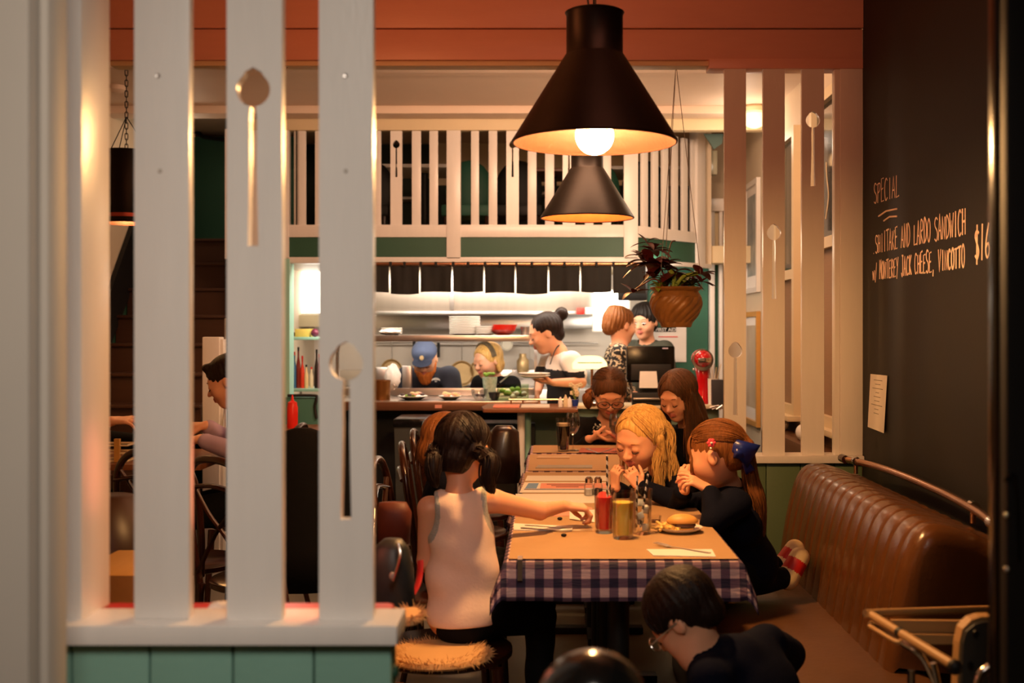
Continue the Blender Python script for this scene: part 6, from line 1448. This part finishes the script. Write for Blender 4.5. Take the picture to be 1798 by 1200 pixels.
# ---- 2 child behind her
hd=Head(P(786,782,3.92),(.80,.45,-.35),.205,child=True)
J=dict(neck=v(-.34,3.93,.86),shL=v(-.36,4.06,.83),shR=v(-.34,3.80,.83),elL=v(-.30,4.14,.66),elR=v(-.28,3.76,.66),wrL=v(-.34,4.04,.58),wrR=v(-.34,3.86,.58),pelvis=v(-.36,3.90,.55),knL=v(-.04,3.98,.52),knR=v(-.04,3.84,.52),anL=v(-.03,3.98,.20),anR=v(-.03,3.84,.20))
c2=person('brown haired child in dark navy, half hidden behind the girl with pigtails',hd,J,h=.006,sc=.8,top=navy,hands=[(J['wrR'],(1,.1,-.05),(0,0,-1),.13,-1,dict(curl=.3)),(J['wrL'],(1,0,-.05),(0,0,-1),.13,1,dict(curl=.3))],brow=hair_mid,bottom=black_cloth,neck_r=.038)
hair_field(c2,hd,hair_brown,[('e',(0,-.075,.14),(.385,.45,.41)),('e',(0,-.2,-.15),(.30,.28,.35))],[('e',(0,.52,-.14),(.38,.36,.44))],h=.005)
strands(c2,hd,hair_brown,160,8,lambda r:(r.uniform(-1,1),r.uniform(-1,.4),r.uniform(.1,1)),lambda p,r,t:(.5*(1 if p.x>0 else -1),-.4,-.6),.20,.0018,12)
# ---- 3 blond girl
hd=Head(P(1124,771,3.96),(-.62,-.70,-.40),.222,child=True,wide=1.06,roll=-.10)
chin=hd.p(0,.2,-.46)
J=dict(neck=P(1158,826,4.06),shL=P(1206,850,3.93),shR=P(1150,846,4.16),elL=P(1188,878,3.78),elR=P(1103,878,4.12),wrL=P(1124,857,3.84),wrR=P(1081,857,3.98),pelvis=v(.60,4.16,.55),knL=v(.50,3.98,.52),knR=v(.46,4.15,.52),anL=v(.52,4.0,.2),anR=v(.5,4.2,.2))
girl3=person('blond girl in navy jumper resting her chin on both fists at the near table',hd,J,h=.0036,sc=.82,top=navy,hem=-.02,
 hands=[(J['wrL'],(-.50,.05,.80),(-.35,.85,.35),.112,1,dict(curl=1.05,thumb=.1,curls=[1.05,1.0,1.0,1.05])),(J['wrR'],(-.05,-.15,.95),(.8,.5,.3),.112,-1,dict(curl=.9,thumb=.3))],brow=hair_blond,bottom=black_cloth,neck_r=.038,sleeve_r=1.0,wr=.0035)
hair_field(girl3,hd,hair_blond,[('e',(0,-.075,.14),(.360,.425,.378)),('e',(0,-.22,-.10),(.29,.26,.34)),('c',(-.34,-.02,.05),(-.37,-.02,-.30),.075,.05),('c',(.34,-.06,.05),(.37,-.10,-.30),.06,.05)],[('e',(0,.46,-.10),(.345,.33,.46)),('e',(0,.46,.12),(.25,.22,.28))],h=.0042,wr=.0016)
fl=lambda p,r,t:(1.0*(1 if p.x>0 else -1)*(.9 if p.z>.0 else .15),-.35,-.3)
strands(girl3,hd,hair_blond,330,11,lambda r:(r.uniform(-.25,.25),r.uniform(-.9,.72),1.0),fl,.30,.0014,16,wave=.10,grav=.75,lift=1.02)
strands(girl3,hd,hair_blond,190,12,lambda r:(-r.uniform(.6,1),r.uniform(-.4,.25),r.uniform(-.1,.6)),lambda p,r,t:(-.2 if t<.5 else .1,.05,-.4),.25,.0015,18,wave=.26,grav=.9)
strands(girl3,hd,hair_blond,170,13,lambda r:(-r.uniform(.3,1),-r.uniform(.4,1),r.uniform(-.2,.6)),lambda p,r,t:(-.5,-.45,-.3),.28,.0015,18,wave=.26,grav=.55,cling=.0)
# ---- 4 girl with navy bow
hd=Head(P(1257,800,3.62),(-.90,.36,-.25),.212,child=True,wide=1.03)
J=dict(neck=P(1283,856,3.68),shL=P(1292,884,3.50),shR=P(1264,880,3.78),elL=P(1252,918,3.42),elR=P(1184,893,3.80),wrL=P(1247,862,3.50),wrR=P(1201,862,3.66),pelvis=v(.66,3.72,.60),knL=v(.55,3.60,.53),knR=v(.55,3.80,.53),anL=v(.79,3.72,.54),anR=v(.80,3.86,.545),toL=v(.83,3.74,.60),toR=v(.845,3.88,.60))
shoe_m=[mat('cream_shoe',(236,208,150),.5),mat('red_shoe_band',(196,30,24),.5)]
girl4=person('girl with a navy bow and pink hair clip kneeling right of the near table',hd,J,h=.0038,sc=.83,top=navy,hem=-.05,
 hands=[(J['wrL'],(-.85,.15,.50),(-.35,.35,-.85),.125,1,dict(curl=.55,thumb=.2,curls=[.25,.45,.7,.8])),(J['wrR'],(.10,-.05,.98),(.6,.55,.15),.12,-1,dict(curl=.85,thumb=.2))],brow=hair_brown,bottom=black_cloth,neck_r=.038,shoes=shoe_m,wr=.0035)
hair_field(girl4,hd,hair_brown,[('e',(0,-.075,.14),(.362,.428,.382)),('e',(0,-.24,-.06),(.27,.24,.24)),('c',(0,-.42,.12),(0,-.52,.05),.14,.09)],[('e',(0,.50,-.12),(.36,.345,.45)),('e',(0,-.12,-.52),(.34,.34,.26)),('e',(-.42,.0,-.06),(.12,.13,.15)),('e',(.42,.0,-.06),(.12,.13,.15))],h=.0042,wr=.0016)
strands(girl4,hd,hair_brown,260,21,lambda r:(r.uniform(-1,1),r.uniform(-.2,.85),r.uniform(.35,1)),lambda p,r,t:(0-p.x,-.43-p.y,-.09-p.z),.15,.0014,12,grav=.0,lift=1.05,cling=-2)
strands(girl4,hd,hair_brown,90,22,lambda r:(-r.uniform(.0,.45),1,r.uniform(.55,.75)),lambda p,r,t:(-.35,.06,-.8),.115,.0015,10,grav=.5,lift=1.05,cling=-.1)
tie=hd.p(0,-.50,.04)
lock(girl4,[tie,P(1318,842,3.60),P(1330,880,3.60),P(1335,925,3.62),P(1338,950,3.63)],.028,hair_brown,70,5)
bow=thing('hair_bow','large navy satin bow tied in the hair of the kneeling girl','bow',P(1300,795,3.60))
def bowloop(pts,Ya,Yb):
    mb=MB(); n=len(pts); 
    mb.prism([(a,b) for a,b in pts],lambda a,b,s:P(a,b,Ya+(Yb-Ya)*s)); return mb
bl1=MB()
def ribbon(c0,c1,w0,w1,mid,nm,Y=3.57):
    """pillow shaped loop between two pixel anchors"""
    vs=[];fs=[];n=8
    for s in (0,1):
        for i in range(n+1):
            t=i/n; px=c0[0]*(1-t)+c1[0]*t; py=c0[1]*(1-t)+c1[1]*t; w=w0*(1-t)+w1*t; bul=math.sin(PI*t)*mid
            dx,dy=c1[0]-c0[0],c1[1]-c0[1]; L_=math.hypot(dx,dy); nx_,ny_=-dy/L_,dx/L_
            for k in (-1,-.33,.33,1): vs.append(P(px+nx_*w*k,py+ny_*w*k,Y+(bul*(1-.4*k*k)+.001)*(1 if s else -1)))
    m_=(n+1)*4
    for s in (0,1):
        for i in range(n):
            for k in range(3): a=s*m_+i*4+k; q=(a,a+1,a+5,a+4); fs.append(q if s else q[::-1])
    for i in range(n):
        for k in (0,3): a=i*4+k; fs.append((a,a+4,m_+a+4,m_+a))
    fs.append((0,1,2,3,m_+3,m_+2,m_+1,m_)); e=n*4; fs.append((e,e+1,e+2,e+3,m_+e+3,m_+e+2,m_+e+1,m_+e))
    mb=MB(); mb.add(vs,fs); return mb.build(nm,navy_bow,bow,smooth='all')
ribbon((1296,792),(1314,800),14,8,.02,'bow_loop',3.555); ribbon((1283,778),(1324,802),9,23,.022,'bow_loop',3.55); ribbon((1302,800),(1318,830),5,9,.008,'bow_tail',3.56); ribbon((1296,800),(1300,822),5,8,.008,'bow_tail',3.57); ribbon((1300,785),(1296,806),9,9,.014,'bow_knot',3.54)
fc=hd.p(-.30,.13,.33); fd=(fc-hd.c).normalized()
fc=P(1249,778,3.525); cl=thing('hair_clip','pink flower hair clip with a white drop above the ear','hair clip',fc)
for k in range(6):
    a=2*PI*k/6; o=MB().ball(fc+Vector((.0085*math.cos(a),.0,.0085*math.sin(a))),(.0062,.004,.0062),10,8).build('petal',pink_clip,cl)
MB().ball(fc+Vector((0,-.004,0)),.004,10,8).build('flower_centre',ceramic,cl); MB().ball(fc+Vector((-.002,-.002,-.017)),.0035,8,6).build('drop',ceramic,cl)
# ---- 5 boy crouching under the table front
hd=Head(P(1200,1084,2.55),(-.62,.30,-.70),.195,child=True,roll=-.1)
J=dict(neck=P(1222,1150,2.52),shL=P(1246,1192,2.42),shR=P(1345,1132,2.66),elL=P(1225,1320,2.35),elR=P(1385,1150,2.78),wrL=P(1160,1390,2.5),wrR=P(1345,1230,2.85),pelvis=v(.56,2.50,.33),knL=v(.22,2.42,.36),knR=v(.26,2.72,.36),anL=v(.42,2.42,.06),anR=v(.44,2.72,.06))
boy=person('dark haired boy with glasses in navy, crouching in front of the near table',hd,J,h=.0042,sc=.86,top=mat('navy_school_jumper',(8,12,30),.9,var=.15,vscale=30,bump=.2,bscale=200,spec=.12),hem=-.06,hands=[(J['wrL'],(-.5,.1,-.8),(0,1,0),.13,1,dict(curl=.4)),(J['wrR'],(-.3,.2,-.8),(-1,0,0),.13,-1,dict(curl=.4))],brow=hair_dark,bottom=black_cloth,neck_r=.042,wr=.003)
hair_field(boy,hd,hair_dark,[('e',(0,-.085,.15),(.385,.46,.41)),('e',(0,-.26,-.10),(.27,.22,.24))],[('e',(0,.52,-.14),(.40,.34,.42)),('e',(0,-.1,-.55),(.34,.34,.28)),('e',(-.40,.02,-.06),(.12,.13,.16)),('e',(.40,.02,-.06),(.12,.13,.16))],h=.0045,wr=.002)
strands(boy,hd,hair_dark,260,31,lambda r:(r.uniform(-1,1),r.uniform(-1,.6),r.uniform(.0,1)),lambda p,r,t:(.5*(1 if p.x>0 else -1),.3,-.4),.07,.0018,7)
def specs(hd,parent,m,r=.105):
    g=MB()
    for s in (-1,1): g.tube([hd.p(s*.145+r*1.15*math.cos(a),.44-.05*abs(s*.145+r*1.15*math.cos(a)),.0+r*.75*math.sin(a)) for a in [2*PI*k/20 for k in range(20)]],.0022,6,closed=True)
    g.tube([hd.p(-.04,.45,.02),hd.p(0,.46,.03),hd.p(.04,.45,.02)],.002,5)
    for s in (-1,1): g.tube([hd.p(s*.265,.42,.03),hd.p(s*.36,.20,.03),hd.p(s*.375,-.05,.02)],.002,5)
    return g.build('glasses_frame',m,parent)
specs(hd,boy,steel)
# ---- 6 woman with glasses
hd=Head(P(1070,691,6.02),(.02,-.85,-.52),.255,wide=.96)
J=dict(neck=P(1066,738,6.12),shL=P(1120,752,6.12),shR=P(1014,752,6.12),elL=P(1135,815,6.0),elR=P(1000,812,5.98),wrL=P(1092,775,5.86),wrR=P(1034,772,5.86),pelvis=v(.32,6.25,.52),knL=v(.45,5.9,.5),knR=v(.2,5.9,.5),anL=v(.45,5.95,.1),anR=v(.2,5.95,.1))
def vneck(f,ms,nb,fw,up,ax,sw): f.cap(nb+fw*.07-up*.0,ms+fw*.10-up*.13,.035,.008,.006,'s')
w6=person('woman with dark glasses in a black beaded jacket looking down at her phone',hd,J,h=.0055,sc=1.08,top=black_cloth,neckline=vneck,hands=[(J['wrR'],(.9,.05,.22),(.1,.2,.9),.17,-1,dict(curl=.25,thumb=.3)),(J['wrL'],(-.85,-.1,.05),(0,.2,1),.17,1,dict(curl=.35,thumb=.4))],brow=hair_mid,bottom=black_cloth)
hair_field(w6,hd,hair_mid,[('e',(0,-.08,.14),(.36,.435,.385)),('e',(0,-.22,-.12),(.25,.24,.28)),('c',(.28,-.28,-.1),(.40,-.18,-.20),.12,.11)],[('e',(0,.47,-.14),(.34,.33,.42)),('e',(0,.50,.08),(.22,.22,.20))],h=.005)
strands(w6,hd,hair_mid,160,41,lambda r:(r.uniform(-.7,.7),r.uniform(-.3,.8),1),lambda p,r,t:(.6*(1 if p.x>0 else -1),-.9,-.3),.16,.0015,10,grav=.1,cling=-2)
lock(w6,[hd.p(.30,-.22,-.1),hd.p(.46,-.1,-.2),hd.p(.42,-.02,-.42)],.035,hair_brown,40,6)
specs(hd,w6,black_matte,.115)
bd=MB(); r8=random.Random(8)
for k in range(46):
    s=-1 if k%2 else 1; t=r8.random(); p=P(1066+s*(13+t*14+r8.uniform(-4,8)),742+t*42,6.0-.03*t); bd.ball(p,(.0045,.003,.0045),6,4)
bd.build('beads',mat('silver_beads',(130,125,120),.25,.6),w6,False)
ph=MB().box((-.075,-.004,-.035),(.075,.004,.035),Matrix.Translation(P(1066,780,5.84)) @ Matrix.Rotation(-.9,4,'X')); tag(ph.build('phone',black_paint,None,bevel=.004),'black phone held by the woman with glasses','phone')
# ---- 7 long haired woman
hd=Head(P(1190,696,5.60),(-.56,-.72,-.42),.245,wide=.95)
J=dict(neck=P(1208,742,5.72),shL=P(1252,770,5.58),shR=P(1178,766,5.82),elL=P(1262,860,5.45),elR=P(1150,850,5.75),wrL=P(1205,862,5.35),wrR=P(1130,845,5.5),pelvis=v(.74,5.8,.55),knL=v(.52,5.5,.5),knR=v(.5,5.75,.5),anL=v(.5,5.5,.1),anR=v(.5,5.75,.1))
w7=person('woman with long brown hair looking down, seated between the two girls and the till',hd,J,h=.0055,sc=1.05,top=black_cloth,hands=[(J['wrR'],(-.9,-.1,-.2),(0,0,-1),.16,-1,dict(curl=.4)),(J['wrL'],(-.9,0,0),(0,0,-1),.16,1,dict(curl=.4))],brow=hair_mid,bottom=black_cloth,skin_m=skin)
hair_field(w7,hd,hair_mid,[('e',(0,-.08,.14),(.37,.44,.395)),('e',(0,-.24,-.2),(.30,.26,.45)),('c',(.33,.03,.05),(.36,.05,-.45),.08,.09),('c',(-.33,.03,.05),(-.38,.02,-.5),.08,.11),('c',(-.2,-.25,-.3),(-.3,-.2,-.9),.18,.17)],[('e',(0,.47,-.16),(.30,.33,.50))],h=.005,wr=.003)
fl=lambda p,r,t:(1.0*(1 if p.x>0 else -1)*(.9 if p.z>.1 else .1),-.1,-.3)
strands(w7,hd,hair_mid,300,51,lambda r:(r.uniform(-.12,.12),r.uniform(-.9,.6),1),fl,.42,.0021,16,grav=.9)
strands(w7,hd,hair_brown,110,52,lambda r:(-r.uniform(.6,1),r.uniform(-.3,.4),r.uniform(0,.6)),lambda p,r,t:(0,.1,-.4),.36,.002,14,grav=1,wave=.05)
# ---- 8 waitress with bun
hd=Head(P(957,586,7.45),(-.93,-.14,-.34),.262,wide=.95)
J=dict(neck=P(982,618,7.47),shL=P(1003,636,7.32),shR=P(968,632,7.62),elL=P(1020,672,7.24),elR=P(950,665,7.65),wrL=P(972,672,7.14),wrR=P(945,688,7.36),pelvis=v(.11,7.5,.78),knL=v(.12,7.42,.45),knR=v(.12,7.58,.45),anL=v(.14,7.42,.08),anR=v(.14,7.58,.08))
def apronz(c,ms,up,fw,ax,sw): d=c-ms; return ((d@fw>-.035)&(d@up<-.045))|(d@up<-.20)
w8=person('waitress with a hair bun, white t-shirt and black apron carrying plates',hd,J,h=.0065,sc=1.12,top=white_cloth,sleeve='short',sleeve_r=1.25,two_mats=(apron_m,apronz),hands=[(J['wrL'],(-.95,-.1,.1),(-.1,.2,.95),.17,1,dict(curl=.25,thumb=.3)),(J['wrR'],(-.3,0,-.9),(.8,0,-.2),.17,-1,dict(curl=.7))],brow=hair_dark,bottom=black_cloth,skin_m=skin,wr=.002)
hair_field(w8,hd,hair_dark,[('e',(0,-.10,.15),(.36,.42,.38)),('e',(0,-.26,-.10),(.24,.22,.22)),('e',(0,-.56,.32),(.16,.17,.17))],[('e',(0,.50,-.14),(.40,.42,.44)),('e',(0,-.1,-.55),(.3,.3,.30)),('e',(-.40,.02,-.04),(.10,.11,.13)),('e',(.40,.02,-.04),(.10,.11,.13))],h=.0055)
strands(w8,hd,hair_mid,40,61,lambda r:(r.uniform(-.2,.2),-1,.5),lambda p,r,t:(r.uniform(-.5,.5),-.8,.6),.09,.0016,6,grav=0)
ap=MB(); ap.tube(smoothpath([P(966,640,7.31),P(972,622,7.33),P(978,610,7.38),P(984,606,7.45)]),.007,6,flat=.5)
ap.build('apron_strap',apron_m,w8)
for k in range(2):
    c=P(938,664,7.12)+Vector((0,0,.014*k)); o=MB().lathe([(.001,0),(.06,.0),(.10,.014),(.10,.018),(.06,.006),(.001,.006)],c=c,n=30).build('dinner_plate',ceramic); tag(o,['lower plate carried by the waitress','upper plate carried by the waitress'][k],'plate','plates carried by the waitress')
# ---- 9 cook with blue cap and ginger beard
hd=Head(P(746,632,8.22),(-.06,-.86,-.50),.245)
J=dict(neck=P(750,660,8.30),shL=P(790,660,8.30),shR=P(712,662,8.30),elL=P(802,712,8.2),elR=P(700,712,8.2),wrL=P(770,716,8.02),wrR=P(722,716,8.02),pelvis=v(-.86,8.62,.85),knL=v(-.78,8.5,.5),knR=v(-.95,8.5,.5),anL=v(-.78,8.6,.08),anR=v(-.95,8.6,.08))
def bibz(c,ms,up,fw,ax,sw): d=c-ms; return (d@fw>.02)&(np.abs(d@ax)<.085)&(d@up<-.02)
w9=person('bearded cook in a blue cap bending over the pass',hd,J,h=.0065,sc=1.15,top=blue_grey_cloth,sleeve='short',sleeve_r=1.25,two_mats=(apron_m,bibz),hands=[(J['wrL'],(-.6,-.6,-.3),(0,0,-1),.17,1,dict(curl=.5)),(J['wrR'],(.6,-.6,-.3),(0,0,-1),.17,-1,dict(curl=.5))],brow=beard_m,bottom=black_cloth)
hair_field(w9,hd,beard_m,[('e',(0,.14,-.34),(.27,.27,.26)),('e',(0,.22,-.52),(.20,.18,.20)),('c',(-.30,.02,-.1),(-.26,.12,-.3),.05,.06),('c',(.30,.02,-.1),(.26,.12,-.3),.05,.06)],[('e',(0,.44,-.10),(.22,.22,.155)),('e',(0,.46,-.255),(.10,.10,.03))],h=.005,name='beard')
f=Field(hd.c-v(.25,.25,.25),hd.c+v(.25,.28,.3),.005); f.ell(hd.p(0,-.04,.26),(.375*.245,.44*.245,.31*.245),hd.Rn,.01); f.plane(hd.p(0,0,.19),hd.R@Vector((0,-.12,-1))); f.ell(hd.p(0,.42,.17),(.30*.245,.28*.245,.035*.245),hd.Rn,.02)
field_mesh(f,'cap',cap_m,w9); cx_=hd.p(0,.425,.32); MB().ball(cx_,(.016,.008,.018),12,8).build('cap_badge',mat('badge_cream',(230,200,150),.6),w9)
em=MB()
for k in range(9):
    a=PI*(.22+.56*k/8); p=P(766,672,8.12)+Vector((-.034*math.cos(a),-.03,.030*math.sin(a))); em.box(tuple(p-v(.0028,.002,.005)),tuple(p+v(.0028,.002,.005)))
em.box(tuple(P(766,667,8.12)+v(-.016,-.032,-.002)),tuple(P(766,667,8.12)+v(.016,-.028,.002))).box(tuple(P(766,670,8.12)+v(-.007,-.032,-.002)),tuple(P(766,670,8.12)+v(.007,-.028,.002))); em.build('apron_emblem',paper,w9,False)
# ---- 10 blond cook
hd=Head(P(856,634,8.02),(-.74,-.66,-.24),.25)
J=dict(neck=P(868,664,8.1),shL=P(898,676,7.98),shR=P(842,676,8.18),elL=P(905,722,7.9),elR=P(832,720,8.15),wrL=P(880,722,7.8),wrR=P(820,722,7.95),pelvis=v(-.36,8.3,.8),knL=v(-.33,8.2,.45),knR=v(-.42,8.3,.45),anL=v(-.33,8.3,.08),anR=v(-.42,8.4,.08))
w10=person('blond cook with a dark patterned headband looking left over the pass',hd,J,h=.0065,sc=1.1,top=black_cloth,sleeve='short',sleeve_r=1.2,hands=[(J['wrL'],(-.8,-.3,-.3),(0,0,-1),.17,1,dict(curl=.5)),(J['wrR'],(-.8,-.5,-.2),(0,0,-1),.17,-1,dict(curl=.5))],brow=hair_blond,bottom=black_cloth)
hair_field(w10,hd,hair_blond,[('e',(0,-.08,.14),(.375,.44,.39)),('e',(0,-.22,-.14),(.33,.27,.30)),('c',(-.33,-.10,.0),(-.34,-.10,-.3),.07,.06)],[('e',(0,.44,-.14),(.42,.36,.48))],h=.0055)
hb_=MB()
for j in (-1,0,1): hb_.tube([hd.p(.385*math.cos(a),.03+.09*j*.5,.14+.40*math.sin(a)) for a in [PI*k/16 for k in range(17)]],.009,6,flat=.5)
hb_.build('headband',mat('black_pattern_band',(16,14,14),.7,rgb2=(120,100,70),vscale=40),w10)
# ---- 11 woman in floral dress, 12 dark haired woman behind the plant
hd=Head(P(1090,572,7.62),(.86,.46,-.05),.25)
J=dict(neck=P(1088,606,7.6),shL=P(1082,616,7.78),shR=P(1088,620,7.45),elL=P(1090,670,7.85),elR=P(1080,672,7.40),wrL=P(1110,690,7.75),wrR=P(1100,695,7.52),pelvis=v(.48,7.68,.85),knL=v(.5,7.75,.45),knR=v(.5,7.6,.45),anL=v(.5,7.75,.08),anR=v(.5,7.6,.08))
floral=mat('floral_dress',(24,20,20),.8,rgb2=(190,170,140),vscale=60)
floral.node_tree.nodes['Noise Texture'].inputs['Detail'].default_value=1
_n=floral.node_tree; _r=_n.nodes.new('ShaderNodeValToRGB'); _r.color_ramp.elements[0].position=.53; _r.color_ramp.elements[1].position=.57
_mx=[q for q in _n.nodes if q.bl_idname=='ShaderNodeMix'][0]; _n.links.new(_n.nodes['Noise Texture'].outputs['Fac'],_r.inputs[0]); _n.links.new(_r.outputs[0],_mx.inputs[0])
w11=person('woman in a black floral dress with pinned-up hair, turned away beside the till',hd,J,h=.0065,sc=1.12,top=floral,hands=[(J['wrR'],(.8,.2,-.2),(0,0,-1),.17,-1,dict(curl=.5)),(J['wrL'],(.8,.1,-.2),(0,0,-1),.17,1,dict(curl=.5))],brow=hair_mid,bottom=black_cloth)
hair_field(w11,hd,hair_brown,[('e',(0,-.09,.15),(.37,.44,.39)),('e',(0,-.34,-.02),(.25,.22,.26)),('e',(0,-.25,.42),(.16,.18,.12))],[('e',(0,.50,-.14),(.40,.38,.46)),('e',(0,-.1,-.58),(.34,.34,.28))],h=.0055,wr=.005)
hd=Head(P(1131,566,7.98),(-.45,-.88,-.12),.25)
J=dict(neck=P(1136,598,8.02),shL=P(1168,614,7.95),shR=P(1112,612,8.1),elL=P(1176,660,7.9),elR=P(1106,660,8.1),wrL=P(1150,700,7.8),wrR=P(1120,700,7.9),pelvis=v(.72,8.05,.85),knL=v(.75,8.0,.45),knR=v(.65,8.05,.45),anL=v(.75,8.0,.08),anR=v(.65,8.05,.08))
w12=person('dark haired woman in a grey green top talking behind the hanging pot',hd,J,h=.0065,sc=1.1,top=grey_green_cloth,hands=[(J['wrR'],(0,-.8,-.2),(0,0,-1),.17,-1,dict(curl=.5)),(J['wrL'],(0,-.8,-.2),(0,0,-1),.17,1,dict(curl=.5))],brow=hair_black,bottom=black_cloth,open_eyes=1.0)
hair_field(w12,hd,hair_black,[('e',(0,-.08,.17),(.39,.45,.41)),('e',(0,-.24,-.06),(.30,.26,.30))],[('e',(0,.47,-.16),(.33,.33,.42)),('e',(0,-.1,-.56),(.34,.34,.26))],h=.0055,wr=.006)
# ---- 13 man in lilac shirt
hd=Head(P(401,671,5.22),(-.93,-.10,-.36),.235)
J=dict(neck=P(428,714,5.25),shL=P(452,744,5.08),shR=P(436,738,5.42),elL=P(430,800,4.98),elR=P(405,778,5.42),wrL=P(352,772,5.06),wrR=P(362,748,5.32),pelvis=v(-1.33,5.25,.55),knL=v(-1.72,5.12,.5),knR=v(-1.72,5.35,.5),anL=v(-1.72,5.12,.1),anR=v(-1.72,5.35,.1))
w13=person('dark haired man in a lilac shirt bending over the table behind the second slat',hd,J,h=.006,sc=1.12,top=purple_cloth,sleeve='long',hands=[(J['wrL'],(-.95,.1,.0),(0,0,-1),.18,1,dict(curl=.3)),(J['wrR'],(-.9,-.1,.0),(0,.2,-1),.18,-1,dict(curl=.3))],brow=hair_dark,bottom=black_cloth)
hair_field(w13,hd,hair_dark,[('e',(0,-.085,.16),(.365,.44,.39)),('e',(0,-.25,-.08),(.26,.22,.24)),('c',(-.1,.28,.40),(.1,.30,.40),.08,.08)],[('e',(0,.50,-.16),(.40,.36,.42)),('e',(0,-.1,-.52),(.34,.34,.26)),('e',(-.40,.02,-.06),(.12,.13,.16)),('e',(.40,.02,-.06),(.12,.13,.16))],h=.0055)
strands(w13,hd,hair_dark,90,71,lambda r:(r.uniform(-.6,.6),.8,r.uniform(.8,1)),lambda p,r,t:(0,.8,-.1),.05,.0018,5,grav=.2)
# ---- 14 guest whose hand shows beside the post
hd=Head(v(-2.36,5.45,1.18),(.9,-.1,-.2),.23)
J=dict(neck=v(-2.42,5.46,1.04),shL=v(-2.42,5.64,1.0),shR=v(-2.42,5.28,1.0),elL=v(-2.25,5.70,.80),elR=v(-2.28,5.22,.84),wrL=v(-2.0,5.6,.80),wrR=P(196,740,5.2),pelvis=v(-2.45,5.45,.55),knL=v(-2.1,5.55,.5),knR=v(-2.1,5.35,.5),anL=v(-2.1,5.55,.1),anR=v(-2.1,5.35,.1))
w14=person('guest mostly hidden by the post, one hand stretched out over the left table',hd,J,h=.006,sc=1.1,top=black_cloth,hands=[(J['wrR'],(.9,-.1,.08),(0,.3,-1),.17,-1,dict(curl=.18,thumb=.5,curls=[.10,.22,.32,.42])),(J['wrL'],(.9,-.1,-.1),(0,0,-1),.17,1,dict(curl=.3))],brow=hair_dark,bottom=black_cloth)
hair_field(w14,hd,hair_mid,[('e',(0,-.085,.15),(.365,.44,.39)),('e',(0,-.22,-.1),(.26,.22,.26))],[('e',(0,.50,-.14),(.40,.36,.42))],h=.006)
